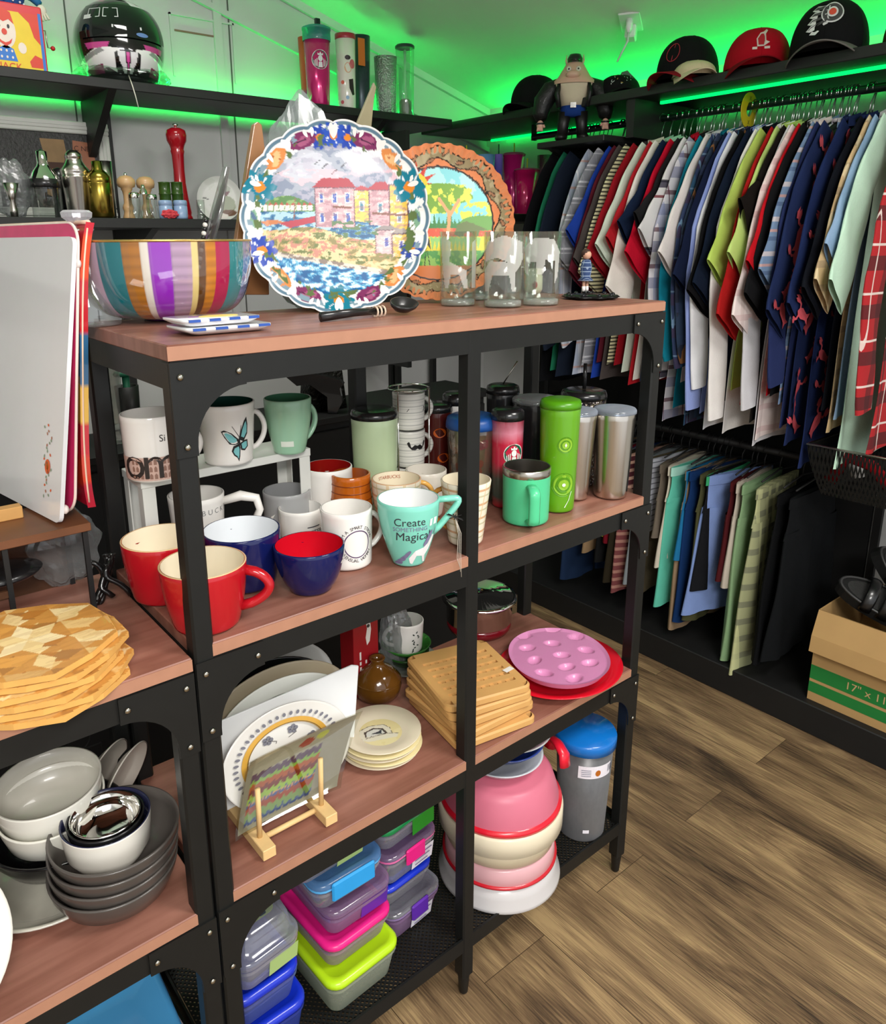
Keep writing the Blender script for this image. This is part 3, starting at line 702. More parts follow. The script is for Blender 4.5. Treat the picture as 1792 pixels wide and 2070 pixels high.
def starlogo(b,f,mats,a,z,R,dark='0e5a40',light='e6ebe4'):
    mats+=[mat(dark,.4),mat(light,.4)]; i0=len(mats)-2; g=lambda o:wrapfn(f,a,z,o)
    decal(b,ell(0,0,R,R,32),g(.0006),i0+1); decal(b,ell(0,0,R*.92,R*.92,32),g(.0008),i0)
    decal(b,ell(0,R*.10,R*.26,R*.32,16),g(.0010),i0+1); decal(b,[(-R*.3,R*.42),(-R*.32,R*.66),(-R*.14,R*.55),(0,R*.78),(R*.14,R*.55),(R*.32,R*.66),(R*.3,R*.42)],g(.0011),i0+1)
    for s in (-1,1):
        for k in range(3): decal(b,[(s*R*(.34+.16*k),-R*.75),(s*R*(.34+.17*k),R*(.1-.1*k)),(s*R*(.42+.17*k),R*(.1-.1*k)),(s*R*(.44+.14*k),-R*.65)][::1],g(.0012),i0+1)
    decal(b,[(-R*.25,-R*.8),(-R*.2,-R*.25),(R*.2,-R*.25),(R*.25,-R*.8)],g(.0012),i0+1)
def tumbler2(label,px,pyb,wb,pyr,wr,m,**k):
    global c
    c,r0,h,r1=spec(px,pyb,wb,pyr,wr,Z2); return tumbler(label,c,r0,h,r1,m,**k)
c,r0,h,r1=spec(953,1023,80,858,104,Z2)
def tervis(b,f,mats):
    mats+=[mat('b53a1c',.5),mat('c9762c',.5),mat('a3357a',.5),mat('d8d4c4',.5)]; R2=random.Random(3)
    for k in range(34):
        a=camang(c)+R2.uniform(-1.4,1.4); z=h*R2.uniform(.1,.85); s=R2.uniform(.005,.010); decal(b,ell(0,0,s,s*R2.uniform(.5,1.6),10,R2.uniform(0,3)),wrapfn(f,a,z,-.004),2+k%4)
tumbler('clear insulated tumbler with colourful print and a blue lid behind the middle post',c,r0,h,r1,glass((225,215,200),alpha=.18),.02,mat('1c4f95',.35),deco=tervis,inner=mat('8a8074',.3,var=.5,scale=90,alpha=1))
c,r0,h,r1=spec(1023,1029,58,842,66,Z2)
tumbler('red and pink glass bottle with a round green logo and black lid',c,r0,h,r1,ramped(((0,'b2182c'),(.12,'3d5148'),(.34,'55594f'),(.5,'c22a45'),(.72,'c02440'),(.85,'c8778a'),(1,'7c1a2a')),2,0,h,.15,.12,30,coat=.5),.016,BP,deco=lambda b,f,m:starlogo(b,f,m,camang(c)+.45,h*.62,.021))
c,r0,h,r1=spec(1125,1038,68,818,82,Z2)
GRN=glaze('5e9d10',.3)
def greendec(b,f,mats):
    mats+=[mat('87b62c',.4),mat('e2eed8',.4),mat('4f8a0e',.4)]
    for a,z,R in ((.35,.56,.016),(.35,.18,.024)):
        for rr,mi,o in ((R,4,.0005),(R*.85,2,.0007),(R*.62,4,.0009),(R*.45,2,.0011)): decal(b,ell(0,0,rr,rr,28),wrapfn(f,camang(c)+a,h*(.10+z),o),mi)
        decal(b,[(0,-R*.28),(R*.14,0),(0,R*.28),(-R*.14,0)] if z>.3 else ell(0,0,R*.15,R*.15,10),wrapfn(f,camang(c)+a,h*(.10+z),.0014),3)
    decal(b,[(-.004,-.030),(.004,-.016),(.010,.002),(.0085,.002),(.0025,-.016),(-.006,-.030)],wrapfn(f,camang(c)+.6,h*.2,.0009),3)
tumbler('tall bright green tumbler with darker ring pattern',c,r0,h,r1,GRN,.012,mat('4d8f12',.3),deco=greendec)
for px,pyb,wb,pyr,wr,lb in ((1163,1013,50,832,72,'steel tumbler half hidden behind the green tumbler'),(1233,1011,66,829,84,'steel tumbler with clear lid nearest the right post')):
    c,r0,h,r1=spec(px,pyb,wb,pyr,wr,Z2)
    tumbler(lb,c,r0,h,r1,mat('c9c4bb',.22,1,var=.06,scale=8),.006,glass((190,200,215),alpha=.45))
c,r0,h,r1=spec(1062,1066,92,941,97,Z2)
def sth(root,f):
    q=MB(); q.lathe([(r1-.0005,h-.016),(r1+.0006,h-.014),(r1+.0006,h-.001),(r1-.002,h+.001),(r1-.003,h-.03)],40); part('steel_rim',q,STEEL,root,'steel rim')
mug('tumbler','short mint green travel mug with steel rim and front handle','tumbler',c,r0,h,r1,mat('4fc58e',.35,coat=.2),STEEL,'straight',hang=camang(c)+.22,hout=.030,hz=(.12,.74),hr=.0048,hshape='sq',flat=2.2,group=TG,extra=sth)
c,r0,h,r1=spec(1078,1000,86,808,94,Z2)
tumbler('black cup with a clear flat lid behind the green tumbler',c,r0,h,r1,BP,.006,glass((200,205,205),alpha=.35))
c,r0,h,r1=spec(1172,985,64,800,90,Z2)
def studs():
    m,nt,b_=base_mat('studded',.12,.7); tc=nn(nt,'ShaderNodeTexCoord'); v=nn(nt,'ShaderNodeTexVoronoi'); v.inputs['Scale'].default_value=170; nt.links.new(tc.outputs['Object'],v.inputs[0])
    cr=nn(nt,'ShaderNodeValToRGB'); nt.links.new(v.outputs['Color'],cr.inputs[0]); cr.color_ramp.elements[0].color=lin('26203a'); cr.color_ramp.elements[1].color=lin('9a8f7a'); nt.links.new(cr.outputs[0],b_.inputs['Base Color'])
    bp=nn(nt,'ShaderNodeBump'); bp.inputs['Distance'].default_value=.004; nt.links.new(v.outputs['Distance'],bp.inputs['Height']); nt.links.new(bp.outputs['Normal'],b_.inputs['Normal']); return m
tumbler('black studded tumbler with a black straw behind the steel tumblers',c,r0,h,r1,studs(),.014,BP,straw=(0,.0,.055,.004,BP))
c,r0,h,r1=spec(1013,978,54,790,66,Z2)
tumbler('black tumbler with a thin steel straw behind the middle post',c,r0,h,r1,BP,.014,BP,straw=(Rt(0),.03,.05,.0015,STEEL))
c,r0,h,r1=spec(922,985,60,812,56,Z2)
tumbler('white travel cup with a black lid behind the blue-lidded tumbler',c,r0,h,r1,WH,.02,BP)
c,r0,h,r1=spec(884,1000,50,826,62,Z2)
def pump(b,f,mats):
    mats.append(mat('c95a10',.4))
    for k,(a,z) in enumerate(((.2,.75),(-.2,.3),(.5,.45))): decal(b,ell(0,0,.014,.010,16),wrapfn(f,camang(c)+a,h*z,.0008),2)
tumbler('dark red glass travel mug printed with orange pumpkins',c,r0,h,r1,glaze('4a1512',.25,.3),.012,BP,deco=pump)
# graters, ladle and dark utensils at the back of the shelf
GRM=mesh_mat()
t=thing('box_grater','black metal box grater with a curved handle on the cabinet behind the pale green mug','grater',Vector((at(655,850,y=1.0).x,1.0,1.0005))); t.scale=(1.5,1.2,1.35)
b=MB(); loft(b,[(rrect(.085,.06,.008),0),(rrect(.06,.04,.008),.17)]); part('body',b,mat('22231f',.3,.6,bump=.8,bscale=160),t)
b=MB(); b.tube([(-.03,0,.165),(-.028,0,.20),(0,0,.222),(.03,0,.20),(.032,0,.165)],.007,8); part('handle',b,BP,t)
t=thing('kitchen_shears','black heavy-handled kitchen tool lying beside the grater on the cabinet','kitchen tool',(at(560,800,y=1.03).x,1.03,1.0735)); t.scale=(1.5,1.5,1.0)
b=MB(); g=[(.0,.10),(.02,.115),(.035,.10),(.06,.055),(.10,.05),(.15,.03),(.16,.015),(.15,0),(.155,-.05),(.14,-.09),(.12,-.09),(.12,-.03),(.08,.015),(.05,.01),(.02,.05)]
b.prism([(x*.8,y*.8) for x,y in g],-.01,.01,T=Matrix.Rotation(-YAW,4,'Z')@Matrix.Rotation(PI/2,4,'X')); part('grip',b,BP,t)
# ================= LOWER WOODEN SHELF =================
TH=.35
def lean(yb,zb=Z3+.006,th=TH,xb=0):
    """frame of a plate leaning back: x along the shelf, y up the plate, z towards the viewer"""
    return Matrix.Translation((xb,yb,zb))@Matrix(((1,0,0,0),(0,math.sin(th),-math.cos(th),0),(0,math.cos(th),math.sin(th),0),(0,0,0,1)))
def plate_prof(R,d=.018,well=.62,t=.004):
    return [(0,0),(R*well*.9,0),(R*well,.001),(R*.97,d),(R,d+.001),(R*.995,d+.003),(R*.96,d+.0025),(R*(well+.02),t+.002),(R*well*.9,t),(0,t)]
PG='plates standing in the plate rack'
def leaning_plate(label,x,top,R,yb,m,sx=1,d=.018,mis=None,mats=None,dec=None):
    b=MB(); b.lathe(plate_prof(R,d),56,0,mis=mis)
    if dec: dec(b)
    k=top/2/R; yl=top/2; b.v=[(x_,y_*k,z_) for x_,y_,z_ in b.v]
    o=b.build('plate',mats or m); o.matrix_world=lean(yb,xb=x)@Matrix.Translation((0,yl,0)); tag(o,label,'plate',PG); return o
def disc(b,pts,z,mi): decal(b,pts,lambda x,y:(x,y,z),mi)
rk=thing('plate_rack','small pale wooden plate rack at the front of the lower shelf','plate rack',(.0,.0,Z3))
PINE=mat('e0bd83',.55,var=.12,scale=50)
for x in (.0965,.2085):
    part('foot',MB().box(x-.011,x+.011,.02,.33,.0,.018,bev=.001),PINE,rk)
    for y in (.052,): part('dowel',MB().tube([(x,y,.016),(x,y-.004,.108)],.0042,10),PINE,rk)
part('crossbar',MB().tube([(.10,.055,.010),(.205,.055,.010)],.0045,10),PINE,rk)
# glass square plate with the bright folk pattern
cn=[(.060,.011),(.253,.010),(.326,.115),(.107,.115)]
cv=Canvas(150,'a9a394',0,1,0,1)
cv.put(cv.noise(8,8,3)>.5,'8f8a78',.4)
for k,(c1,yy,am) in enumerate((('3c4f8a',.10,.03),('7d9a58',.17,.05),('a0421f',.26,.04),('4b5c9a',.34,.03),('9ec04a',.42,.06),('7d2c22',.50,.05),('b2571f',.57,.04),('8ab04a',.64,.03),('5c3f5c',.70,.04))):
    zz=[(.05+i*.035,yy+(am if i%2 else -am)+.0*i) for i in range(26)]; cv.line(zz,.022,c1)
for k in range(26): cv.ell(.08+.035*k,.34+.01*math.sin(k),.012,.02,'d9a27c')
cv.a[:, :int(150*.06)]=lin('8e8a7d')[:3]; cv.a[:, int(150*.72):]=lin('9a948a')[:3]
cv.ell(.55,.88,.07,.06,'9a3b2c'); cv.ell(.70,.90,.06,.05,'b7bb5a')
def quad(u,v):
    (ax,ay),(bx,by),(cx,cy),(dx,dy)=cn; return ((ax*(1-u)+bx*u)*(1-v)+(dx*(1-u)+cx*u)*v,(ay*(1-u)+by*u)*(1-v)+(dy*(1-u)+cy*u)*v)
gp=thing('plate','square glass plate with bright zigzag folk pattern, foremost in the rack','plate',group=PG); gp.matrix_world=lean(.075)
b=MB(); b.grid(lambda u,v:(*quad(.03+.94*u,.03+.94*v),.001+.006*(2*u-1)**4+.006*(2*v-1)**4),60,60,0,cols=lambda u,v:cv.get(u,v)); part('pattern',b,painted(.2,.3),gp)
b=MB(); b.grid(lambda u,v:(*quad(u,v),.003+.008*(2*u-1)**4+.008*(2*v-1)**4),24,24); part('glass_sheet',b,glass((225,225,215),alpha=.08),gp)
def ring(b,R0,R1,z,mi,n=56): b.lathe([(R0,z),(R1,z)],n,mi)
def grape(b):
    ring(b,.071,.083,.0100,2); 
    for i in range(46): a=2*PI*i/46; disc(b,ell(.095*math.cos(a),.095*math.sin(a),.0048,.0032,10,a),.0150,3)
    ring(b,.0722,.0732,.0112,4)
    for i in range(7):
        a=2*PI*i/7+.3; x,y=.055*math.cos(a),.055*math.sin(a)
        for q in range(5): disc(b,ell(x+.006*math.cos(q*1.25),y+.006*math.sin(q*1.25),.0045,.005,9),.0062,3)
        b.tube([(x,y,.006),(x*.8+.01,y*.8,.006),(x*.5,y*.5+.01,.006)],.0006,4,4)
o=leaning_plate('round white plate with yellow ring and grape pattern, behind the glass plate',.187,.163,.120,.10,None,mats=[glaze('dedcd6'),glaze('dedcd6'),mat('c99a3e',.4),mat('6f6f78',.5),mat('33302c',.5)],dec=grape,d=.014)
# white square platter
b=MB(); pl=[(.070,.010),(.330,.010),(.379,.150),(.365,.156),(.092,.152)]
b.prism(pl,0,.005); o=b.build('platter',glaze('e4e6e6')); o.matrix_world=lean(.138); tag(o,'large white square platter with a raised corner, in the middle of the rack','platter',PG)
bv=o.modifiers.new('b','BEVEL'); bv.width=.003; bv.segments=2
leaning_plate('green and white plate behind the white square platter',.225,.163,.135,.175,None,mats=[glaze('d8dad2'),glaze('5d6a55',var=.4)],mis=[0,0,0,0,0,0,0,1,1],d=.012)
leaning_plate('beige plate behind the green and white plate',.232,.17,.147,.205,glaze('a89c84'),d=.012)
leaning_plate('glossy black plate between the beige and grey plates',.212,.172,.147,.235,glaze('0e0f10',.08))
leaning_plate('grey oval platter at the back of the rack with dark rim lines',.233,.188,.145,.262,glaze('a9aaa6'),sx=1.0,dec=None)
o=MB().box(0,.10,0,.004,0,.17).build('serving_tray',glaze('bfbfbb')); o.location=(.16,.322,Z3+.001); o.rotation_euler=(-.1,0,0); tag(o,'flat pale tray standing behind the plate rack','tray')
# cream plates stack
c,r=stand(771,1571,Z3,164)
CR=glaze('dccf9e',.3,.08)
cv=Canvas(120,'e0d3a0'); cv.put(cv.noise(4,4,9)>.5,'d8c88f',.6)
cv.poly([(-.75,.35),(-.3,.5),(.25,.42),(.42,.15),(.40,-.2),(.62,-.32),(.5,-.5),(-.6,-.42),(-.9,-.2)],'d9d3bd'); cv.poly([(-.65,-.12),(-.6,.2),(-.2,.34),(.15,.2),(.24,-.15)],'4e443e'); cv.poly([(-.60,-.12),(-.52,.16),(-.18,.26),(.08,.14),(.14,-.12)],'cfcfc6')
cv.poly([(-.4,.0),(-.1,.05),(.1,.16),(0,-.1)],'3c3f45'); cv.line([(-.9,-.2),(.2,-.16),(.6,-.3)],.015,'6e675b'); cv.line([(-.75,.35),(-.3,.5),(.25,.42),(.42,.15),(.40,-.2)],.014,'6e675b')
zt=zfront(c,r,1529); n=5; dz=(zt-Z3-.012)/(n-1)
for k in range(n):
    b=MB(); pr=[(0,0),(r*.6,0),(r*.62,.0015),(r*.985,.0115),(r,.013),(r*.985,.0142),(r*.66,.006),(0,.005)]; b.lathe(pr,48,0 if k%2 else 1)
    if k==n-1: b.grid(lambda u,v:((.64*r*u)*math.cos(2*PI*v),(.64*r*u)*math.sin(2*PI*v),.0058),40,90,2,cols=lambda u,v:cv.get(u*math.cos(2*PI*v+.3),u*math.sin(2*PI*v+.3)))
    o=b.build('plate',[CR,glaze('d8cdb4',.3,.05),painted()]); o.location=(c.x+.002*math.sin(k*2),c.y+.002*math.cos(k*3),Z3+k*dz)
    tag(o,'small cream plate, %s of the stack beside the wooden rack'%('lowest','second from the bottom','middle','second from the top','topmost, showing a painted white building,')[k],'plate','small cream plates in a stack')
# brown vase
c,r=stand(765,1425,Z3,60); zt=zat(c,1328); H=zt-Z3; R=rad((c.x,c.y,Z3+.04),97)
b=MB(); b.lathe([(0,0),(r*.9,0),(R*.9,H*.12),(R,H*.32),(R*.93,H*.52),(R*.6,H*.72),(R*.32,H*.82),(R*.26,H*.9),(R*.33,H*.97),(R*.33,H),(R*.2,H*.985),(R*.16,H*.85),(0,H*.6)],44)
b.lathe([(R*.95,H*.48),(R*.99,H*.47),(R*.97,H*.45)],44); o=b.build('vase',glaze('5f3c12',.12,.3)); o.location=c; tag(o,'squat glossy brown vase with a narrow neck','vase')
# green bowls, saucer, cup
c,r=stand(822,1362,Z3,70); c.z=Z3
zr=zat(c,1296); R=rad((c.x,c.y,zr),102)
b=MB(); b.lathe([(0,0),(R*.7,.001),(R*1.28,.012),(R*1.3,.014),(R*.7,.005),(0,.004)],44); o=b.build('saucer',glass((225,235,228),alpha=.3)); o.location=c; tag(o,'clear glass saucer under the green bowls','saucer')
hb=(zr-Z3-.006)/2
for k in range(2):
    rr=R*(.92+.08*k); b=MB(); b.lathe([(0,0),(rr*.5,0),(rr*.86,hb*.6),(rr,hb*1.25 if k==0 else hb),(rr*.95,hb*1.0),(rr*.8,hb*.55),(rr*.45,.005),(0,.005)],44)
    o=b.build('bowl',glaze('2e6b28' if k else '24501f',.15,.1)); o.location=(c.x,c.y,Z3+.005+k*hb); tag(o,'green glass bowl, %s of two nested under the white cup'%('upper' if k else 'lower'),'bowl','green bowls under the white cup')
zc=Z3+.005+hb+.009; cc=Vector((c.x+.004,c.y,zc)); zt=zat(cc,1252); r1=rad((cc.x,cc.y,zt),67)
def leafd(b,f,mats):
    mats.append(mat('2f3a34',.5)); a=camang(cc)+.55; R2=random.Random(4)
    for k in range(11): decal(b,ell(0,0,.003,.0016,8,R2.uniform(0,3)),wrapfn(f,a+R2.uniform(-.25,.25),.008+k*.0045,.0006),2)
mug('cup','small white cup with a dark leaf print sitting in the green bowls','cup',cc,r1*.9,zt-zc,r1,WH,WH,'straight',hang=Rt(200),hout=.022,deco=leafd)
# red box, tins, plastic wrapped dish
p=at(662,1350,z=Z3)
t=thing('gift_box','tall red box printed with a corkscrew picture, behind the plates','box',(p.x-.02,min(p.y+.06,.29),Z3))
b=MB(); b.box(0,.062,0,.05,0,.19,0,bev=.001); f_=lambda x,y:(x,-.0006,y)
decal(b,[(.030,.188),(.048,.19),(.042,.165),(.044,.145),(.040,.120),(.033,.112),(.030,.13),(.034,.15),(.030,.17)],f_,1)
for q in ((.037,.178),(.037,.155)): decal(b,ell(q[0],q[1],.004,.004,10),lambda x,y:(x,-.0009,y),2)
for k,s in enumerate(('wine opener','stainless steel','corkscrew and')):
    
    z_=.012
    for L_ in (.016,.010,.022,.008,.018)[:5-k]: b.add([(.014+.014*k,-.0007,z_),(.018+.014*k,-.0007,z_),(.018+.014*k,-.0007,z_+L_),(.014+.014*k,-.0007,z_+L_)],[(0,1,2,3)],1); z_+=L_+.004
part('box',b,[mat('8f141b',.4),mat('d9d3cc',.4),mat('33302e',.4)],t)
c,r=stand(968,1300,Z3,130); zt=zat(c,1197); R=rad((c.x,c.y,zt),152); H=zt-Z3
t=thing('cake_tin','shiny chrome tiered tin with ringed lid and red base behind the middle post','tin',c)
c.z=Z3
part('base',MB().lathe([(0,0),(R*.8,0),(R*.86,.01),(R*.86,H*.28),(0,H*.28)],48),glaze('7a0f1c',.15),t)
part('body',MB().lathe([(0,H*.28),(R*.88,H*.28),(R*.88,H*.86),(R*.9,H*.88),(0,H*.88)],48),CHROME,t)
part('lid',MB().lathe([(R*.92,H*.8),(R,H*.86),(R*.99,H*.93),(R*.9,H*.95),(R*.88,H*.92),(R*.66,H*.97),(R*.64,H*.94),(R*.42,H),(R*.40,H*.975),(R*.2,H*1.02),(R*.15,H*1.0),(0,H*1.03)],48),CHROME,t)
p=at(775,1228,z=Z3+.13)
def crumple(name,label,cat,cx,cy,cz,rx,ry,rz,m,seed=1,loc=(0,0,0),amp=.25,T=None):
    R2=np.random.RandomState(seed); ph=R2.uniform(0,6,(6,3)); b=MB()
    def fn(u,v):
        a=2*PI*u; q=PI*v; d=Vector((math.sin(q)*math.cos(a),math.sin(q)*math.sin(a),math.cos(q))); s=0
        for i in range(6): s+=abs(math.sin(d.x*(3+i)+ph[i,0])*math.sin(d.y*(3+i*1.3)+ph[i,1])*math.sin(d.z*(2+i)+ph[i,2]+1))
        k=1+amp*(s/2.2-.5); return (cx+rx*d.x*k,cy+ry*d.y*k,cz+rz*d.z*k)
    b.grid(fn,40,28,closed_u=True,smooth=False,T=T); o=b.build(name,m); o.location=loc; return tag(o,label,cat)
BAG=glass((200,203,203),rough=.25,alpha=.35)
c_,r_=stand(760,1290,Z3,60)
crumple('plastic_bag','crumpled clear plastic bag at the back of the lower shelf','plastic bag',0,0,.075,.04,.025,.07,BAG,3,(c_.x-.06,.335,Z3+.001))
# wooden slotted trivets
BEECH=mat('d2a262',.5,var=.16,scale=14)
A,B,C_,D=[at(*q,z=Z3+.085) for q in ((894,1427),(1067,1380),(987,1290),(818,1323))]
w=(B-A).length; h=(D-A).length; yawT=math.atan2(B.y-A.y,B.x-A.x)
def trivet(label,x,y,z,rot,slots=True,t=.016):
    b=MB(); o=rrect(w,w*1.08,.016,5); S=.0012
    n=7
    # frame of the board with through-slots: strips between slot rows
    L0=w*.40
    ys=[-.40+.80*i/n for i in range(n+1)]
    yb=[y_*w for y_ in ys]; half=w*1.08/2
    loft(b,[([(px,py) for px,py in o if True],0+.001),([(px,py) for px,py in o],.001)],cap0=False,cap1=False)
    out=o; m_=len(out)
    def rimring(z0,z1,k0,k1):
        vs=[(px*k0,py*k0,z0) for px,py in out]+[(px*k1,py*k1,z1) for px,py in out]
        b.add(vs,[(i,(i+1)%m_,m_+(i+1)%m_,m_+i) for i in range(m_)],0,True)
    rimring(0,.003,.97,1); rimring(.003,t-.003,1,1); rimring(t-.003,t,1,.965)
    # top frame and bars
    X,Y=w/2*.965,w*1.08/2*.965; xi=L0*.98
    def bar(x0,x1,y0,y1,z0,z1): b.box(x0,x1,y0,y1,z0,z1)
    bar(-X+.013,-xi,-Y+.0,Y-.0,0,t); bar(xi,X-.013,-Y,Y,0,t); bar(-X,-X+.013,-Y+.014,Y-.014,0,t); bar(X-.013,X,-Y+.014,Y-.014,0,t)
    bar(-xi,xi,-Y,-Y+w*.14,0,t); bar(-xi,xi,Y-w*.14,Y,0,t)
    y0,y1=-Y+w*.14,Y-w*.14; k=6; p_=(y1-y0)/k
    for i in range(k):
        yy=y0+i*p_; bar(-xi,xi,yy+p_*.42,yy+p_*1.0,t*.3,t)
        for j in range(8): xx=-xi+2*xi*j/8; bar(xx,xx+xi*.12,yy-.001,yy+p_*.43,0,t*.75)
    b2=b.build('trivet',BEECH); b2.location=(x,y,z); b2.rotation_euler=(0,0,rot); tag(b2,label,'trivet','slotted wooden trivets in a stack'); return b2
cx,cy=(A.x+C_.x)/2,(A.y+C_.y)/2
low=[at(*q,z=Z3) for q in ((928,1525),(1082,1454),(824,1423))]; lx,ly=(low[1].x+low[2].x)/2,(low[1].y+low[2].y)/2+.0
for k,(f,dr) in enumerate(((0,.10),(.55,.22),(.7,.10),(.85,.05),(1,0))):
    trivet('square slotted wooden trivet, %s of the stack of five'%('lowest','second from the bottom','middle one','second from the top','topmost')[k],lx+(cx-lx)*f,ly+(cy-ly)*f,Z3+.0005+k*.0168,yawT+dr)
o=MB().box(-.011,.011,-.006,.006,0,.0004).build('price_sticker',mat('eeeae2',.6)); p=at(1028,1354,z=Z3+.085); o.location=(p.x,p.y,Z3+.0858); o.rotation_euler=(0,0,yawT+.3); tag(o,'tiny white price sticker on the topmost wooden trivet','sticker')
# red tray and pink egg tray
pc=at(1140,1352,z=Z3+.01); RA=rad(pc,272)
b=MB(); b.lathe([(0,0),(RA*.7,0),(RA*.74,.002),(RA*.98,.014),(RA,.0155),(RA*.99,.017),(RA*.76,.006),(RA*.72,.004),(0,.004)],64,sx=1,sy=.86)
o=b.build('tray',glaze('d51226',.25,.1)); o.location=(pc.x,pc.y+.01,Z3+.001); o.rotation_euler=(0,0,.0); tag(o,'oval red tray under the pink egg tray at the right end','tray')
o['label']='oval red tray lying under the pink egg tray'
pts=[at(*q,z=Z3+.04) for q in ((1027,1290),(1233,1350),(1100,1250),(1160,1399))]
ec=at(1130,1325,z=Z3+.04); R1=.118
def eggtray():
    b=MB(); N=96; wells=[]
    for (u,v,rot) in ((-.62,.42,0),(-.25,.72,.5),(.28,.66,.9),(-.70,-.02,0),(-.18,.30,.3),(.38,.22,.1),(-.52,-.42,0),(.0,-.12,.3),(.58,-.22,.8),(-.1,-.60,.9),(.36,-.60,0),(.05,.0,0)): wells.append((u,v,rot))
    wl=[(1059,1275),(1119,1263),(1166,1281),(1067,1301),(1118,1293),(1186,1310),(1082,1328),(1137,1319),(1194,1338),(1101,1356),(1147,1345),(1163,1370)]
    base=[]
    for q in wl: w_=at(*q,z=Z3+.045)-ec; base.append((w_.x,w_.y))
    outline=lambda a: R1*(1.0+.10*math.cos(2*(a-1.0)))
    dirs=[random.Random(9+i).uniform(-1.4,0.4) for i in range(12)]
    def fn(u,v):
        a=2*PI*u; r=outline(a)*v; x,y=r*math.cos(a),r*math.sin(a); z=.012
        for (wx,wy),d in zip(base,dirs):
            dx,dy=x-wx,y-wy; p=dx*math.cos(d)+dy*math.sin(d); q=-dx*math.sin(d)+dy*math.cos(d)
            e=(p/.0185)**2+(q/.0135)**2
            if e<1: z-=.010*(1-e)**.6
        if v>.93: z+=.004*(v-.93)/.07
        return (x,y,z)
    b.grid(fn,150,60,closed_u=True)
    b.grid(lambda u,v:(outline(2*PI*u)*(1-.1*v)*math.cos(2*PI*u),outline(2*PI*u)*(1-.1*v)*math.sin(2*PI*u),.016-.016*v),80,3,closed_u=True)
    return b
o=eggtray().build('egg_tray',glaze('dc8fbe',.35,.04)); o.location=(ec.x,ec.y,Z3+.0265); o.rotation_euler=(-.06,.0,0); tag(o,'pink egg tray with oval hollows lying on the red tray','egg tray')
# ================= BOTTOM MESH SHELF =================
CL=glass((214,216,228),rough=.12,alpha=.34); CLP=glass((196,160,205),rough=.15,alpha=.4)
def container(label,x,y,z,w,d,h,body,lidc=None,rot=0,lidh=.012,dome=0,clip=None,deco=None,group='food containers on the bottom shelf',taper=.86,rim=None,lab=None):
    t=thing('food_container',label,'food container',(x,y,z),(0,0,rot),group)
    R0=rrect(w*taper,d*taper,.02); R1=rrect(w,d,.026); R2=rrect(w*.965,d*.965,.024)
    b=MB(); loft(b,[(rrect(w*taper*.94,d*taper*.94,.018),0),(R0,.004),(R2,h-.012),(R2,h)],cap1=False); 
    loft(b,[(R1,h-.010),(R1,h-.004)],cap0=False,cap1=False); part('body',b,body,t)
    if lidc is not None:
        b=MB(); lv=[(R1,h-.002),(rrect(w*1.02,d*1.02,.028),h),(rrect(w*1.02,d*1.02,.028),h+lidh*.6),(rrect(w*.97,d*.97,.026),h+lidh),(rrect(w*.88,d*.88,.022),h+lidh)]
        if dome: lv+=[(rrect(w*.84,d*.84,.022),h+lidh+dome*.6),(rrect(w*.76,d*.76,.022),h+lidh+dome),(rrect(w*.5,d*.5,.02),h+lidh+dome+.002)]
        else: lv+=[(rrect(w*.84,d*.84,.02),h+lidh-.004),(rrect(w*.4,d*.4,.01),h+lidh-.004)]
        loft(b,lv,cap0=False); lo=part('lid',b,lidc,t)
        if rim: part('seal',MB().add([],[]) if 0 else (lambda q:(loft(q,[(rrect(w*1.025,d*1.025,.028),h+.001),(rrect(w*1.025,d*1.025,.028),h+.005)],cap0=False,cap1=False),q)[1])(MB()),rim,t)
    if clip:
        cm,cw=clip; b=MB(); b.box(-cw/2,cw/2,-d/2*1.02-.006,-d/2*1.02+.001,h-.022,h+lidh+.001,bev=.003); part('clip',b,cm,t)
    if lab: lab(t,w,d,h)
    return t
def lb(m,x0,x1,z0,z1,tx=None,ts=.008,col='6a5a8a'):
    def f(t,w,d,h):
        b=MB(); y=-d/2*.955-.0015; k=(1-.07); b.add([(x0*w,y+.006,h*z0),(x1*w,y+.006,h*z0),(x1*w,y,h*z1),(x0*w,y,h*z1)],[(0,1,2,3)],0)
        ms=[m,mat(col,.5)]
        if tx:
            for q in range(3):
                zz=h*(z1-(z1-z0)*(.25+.22*q)); b.add([(x0*w+.004,y-.0006,zz),(x1*w-.006-.006*q,y-.0006,zz),(x1*w-.006-.006*q,y-.0006,zz+.0022),(x0*w+.004,y-.0006,zz+.0022)],[(0,1,2,3)],1)
        part('label',b,ms,t,'paper label')
    return f
def lidpos(px,py,z): p=at(px,py,z=z); return p.x,p.y
GL=mat('9fbf3a',.5,var=.3); PURP=mat('5a2aa0',.35); HOT=mat('e0207f',.3); LBL=mat('e9e6ef',.5); LCLIP=mat('2a9be0',.3)
PINKL=mat('d85a9a',.3); BLUEL=glaze('1330c0',.3); 
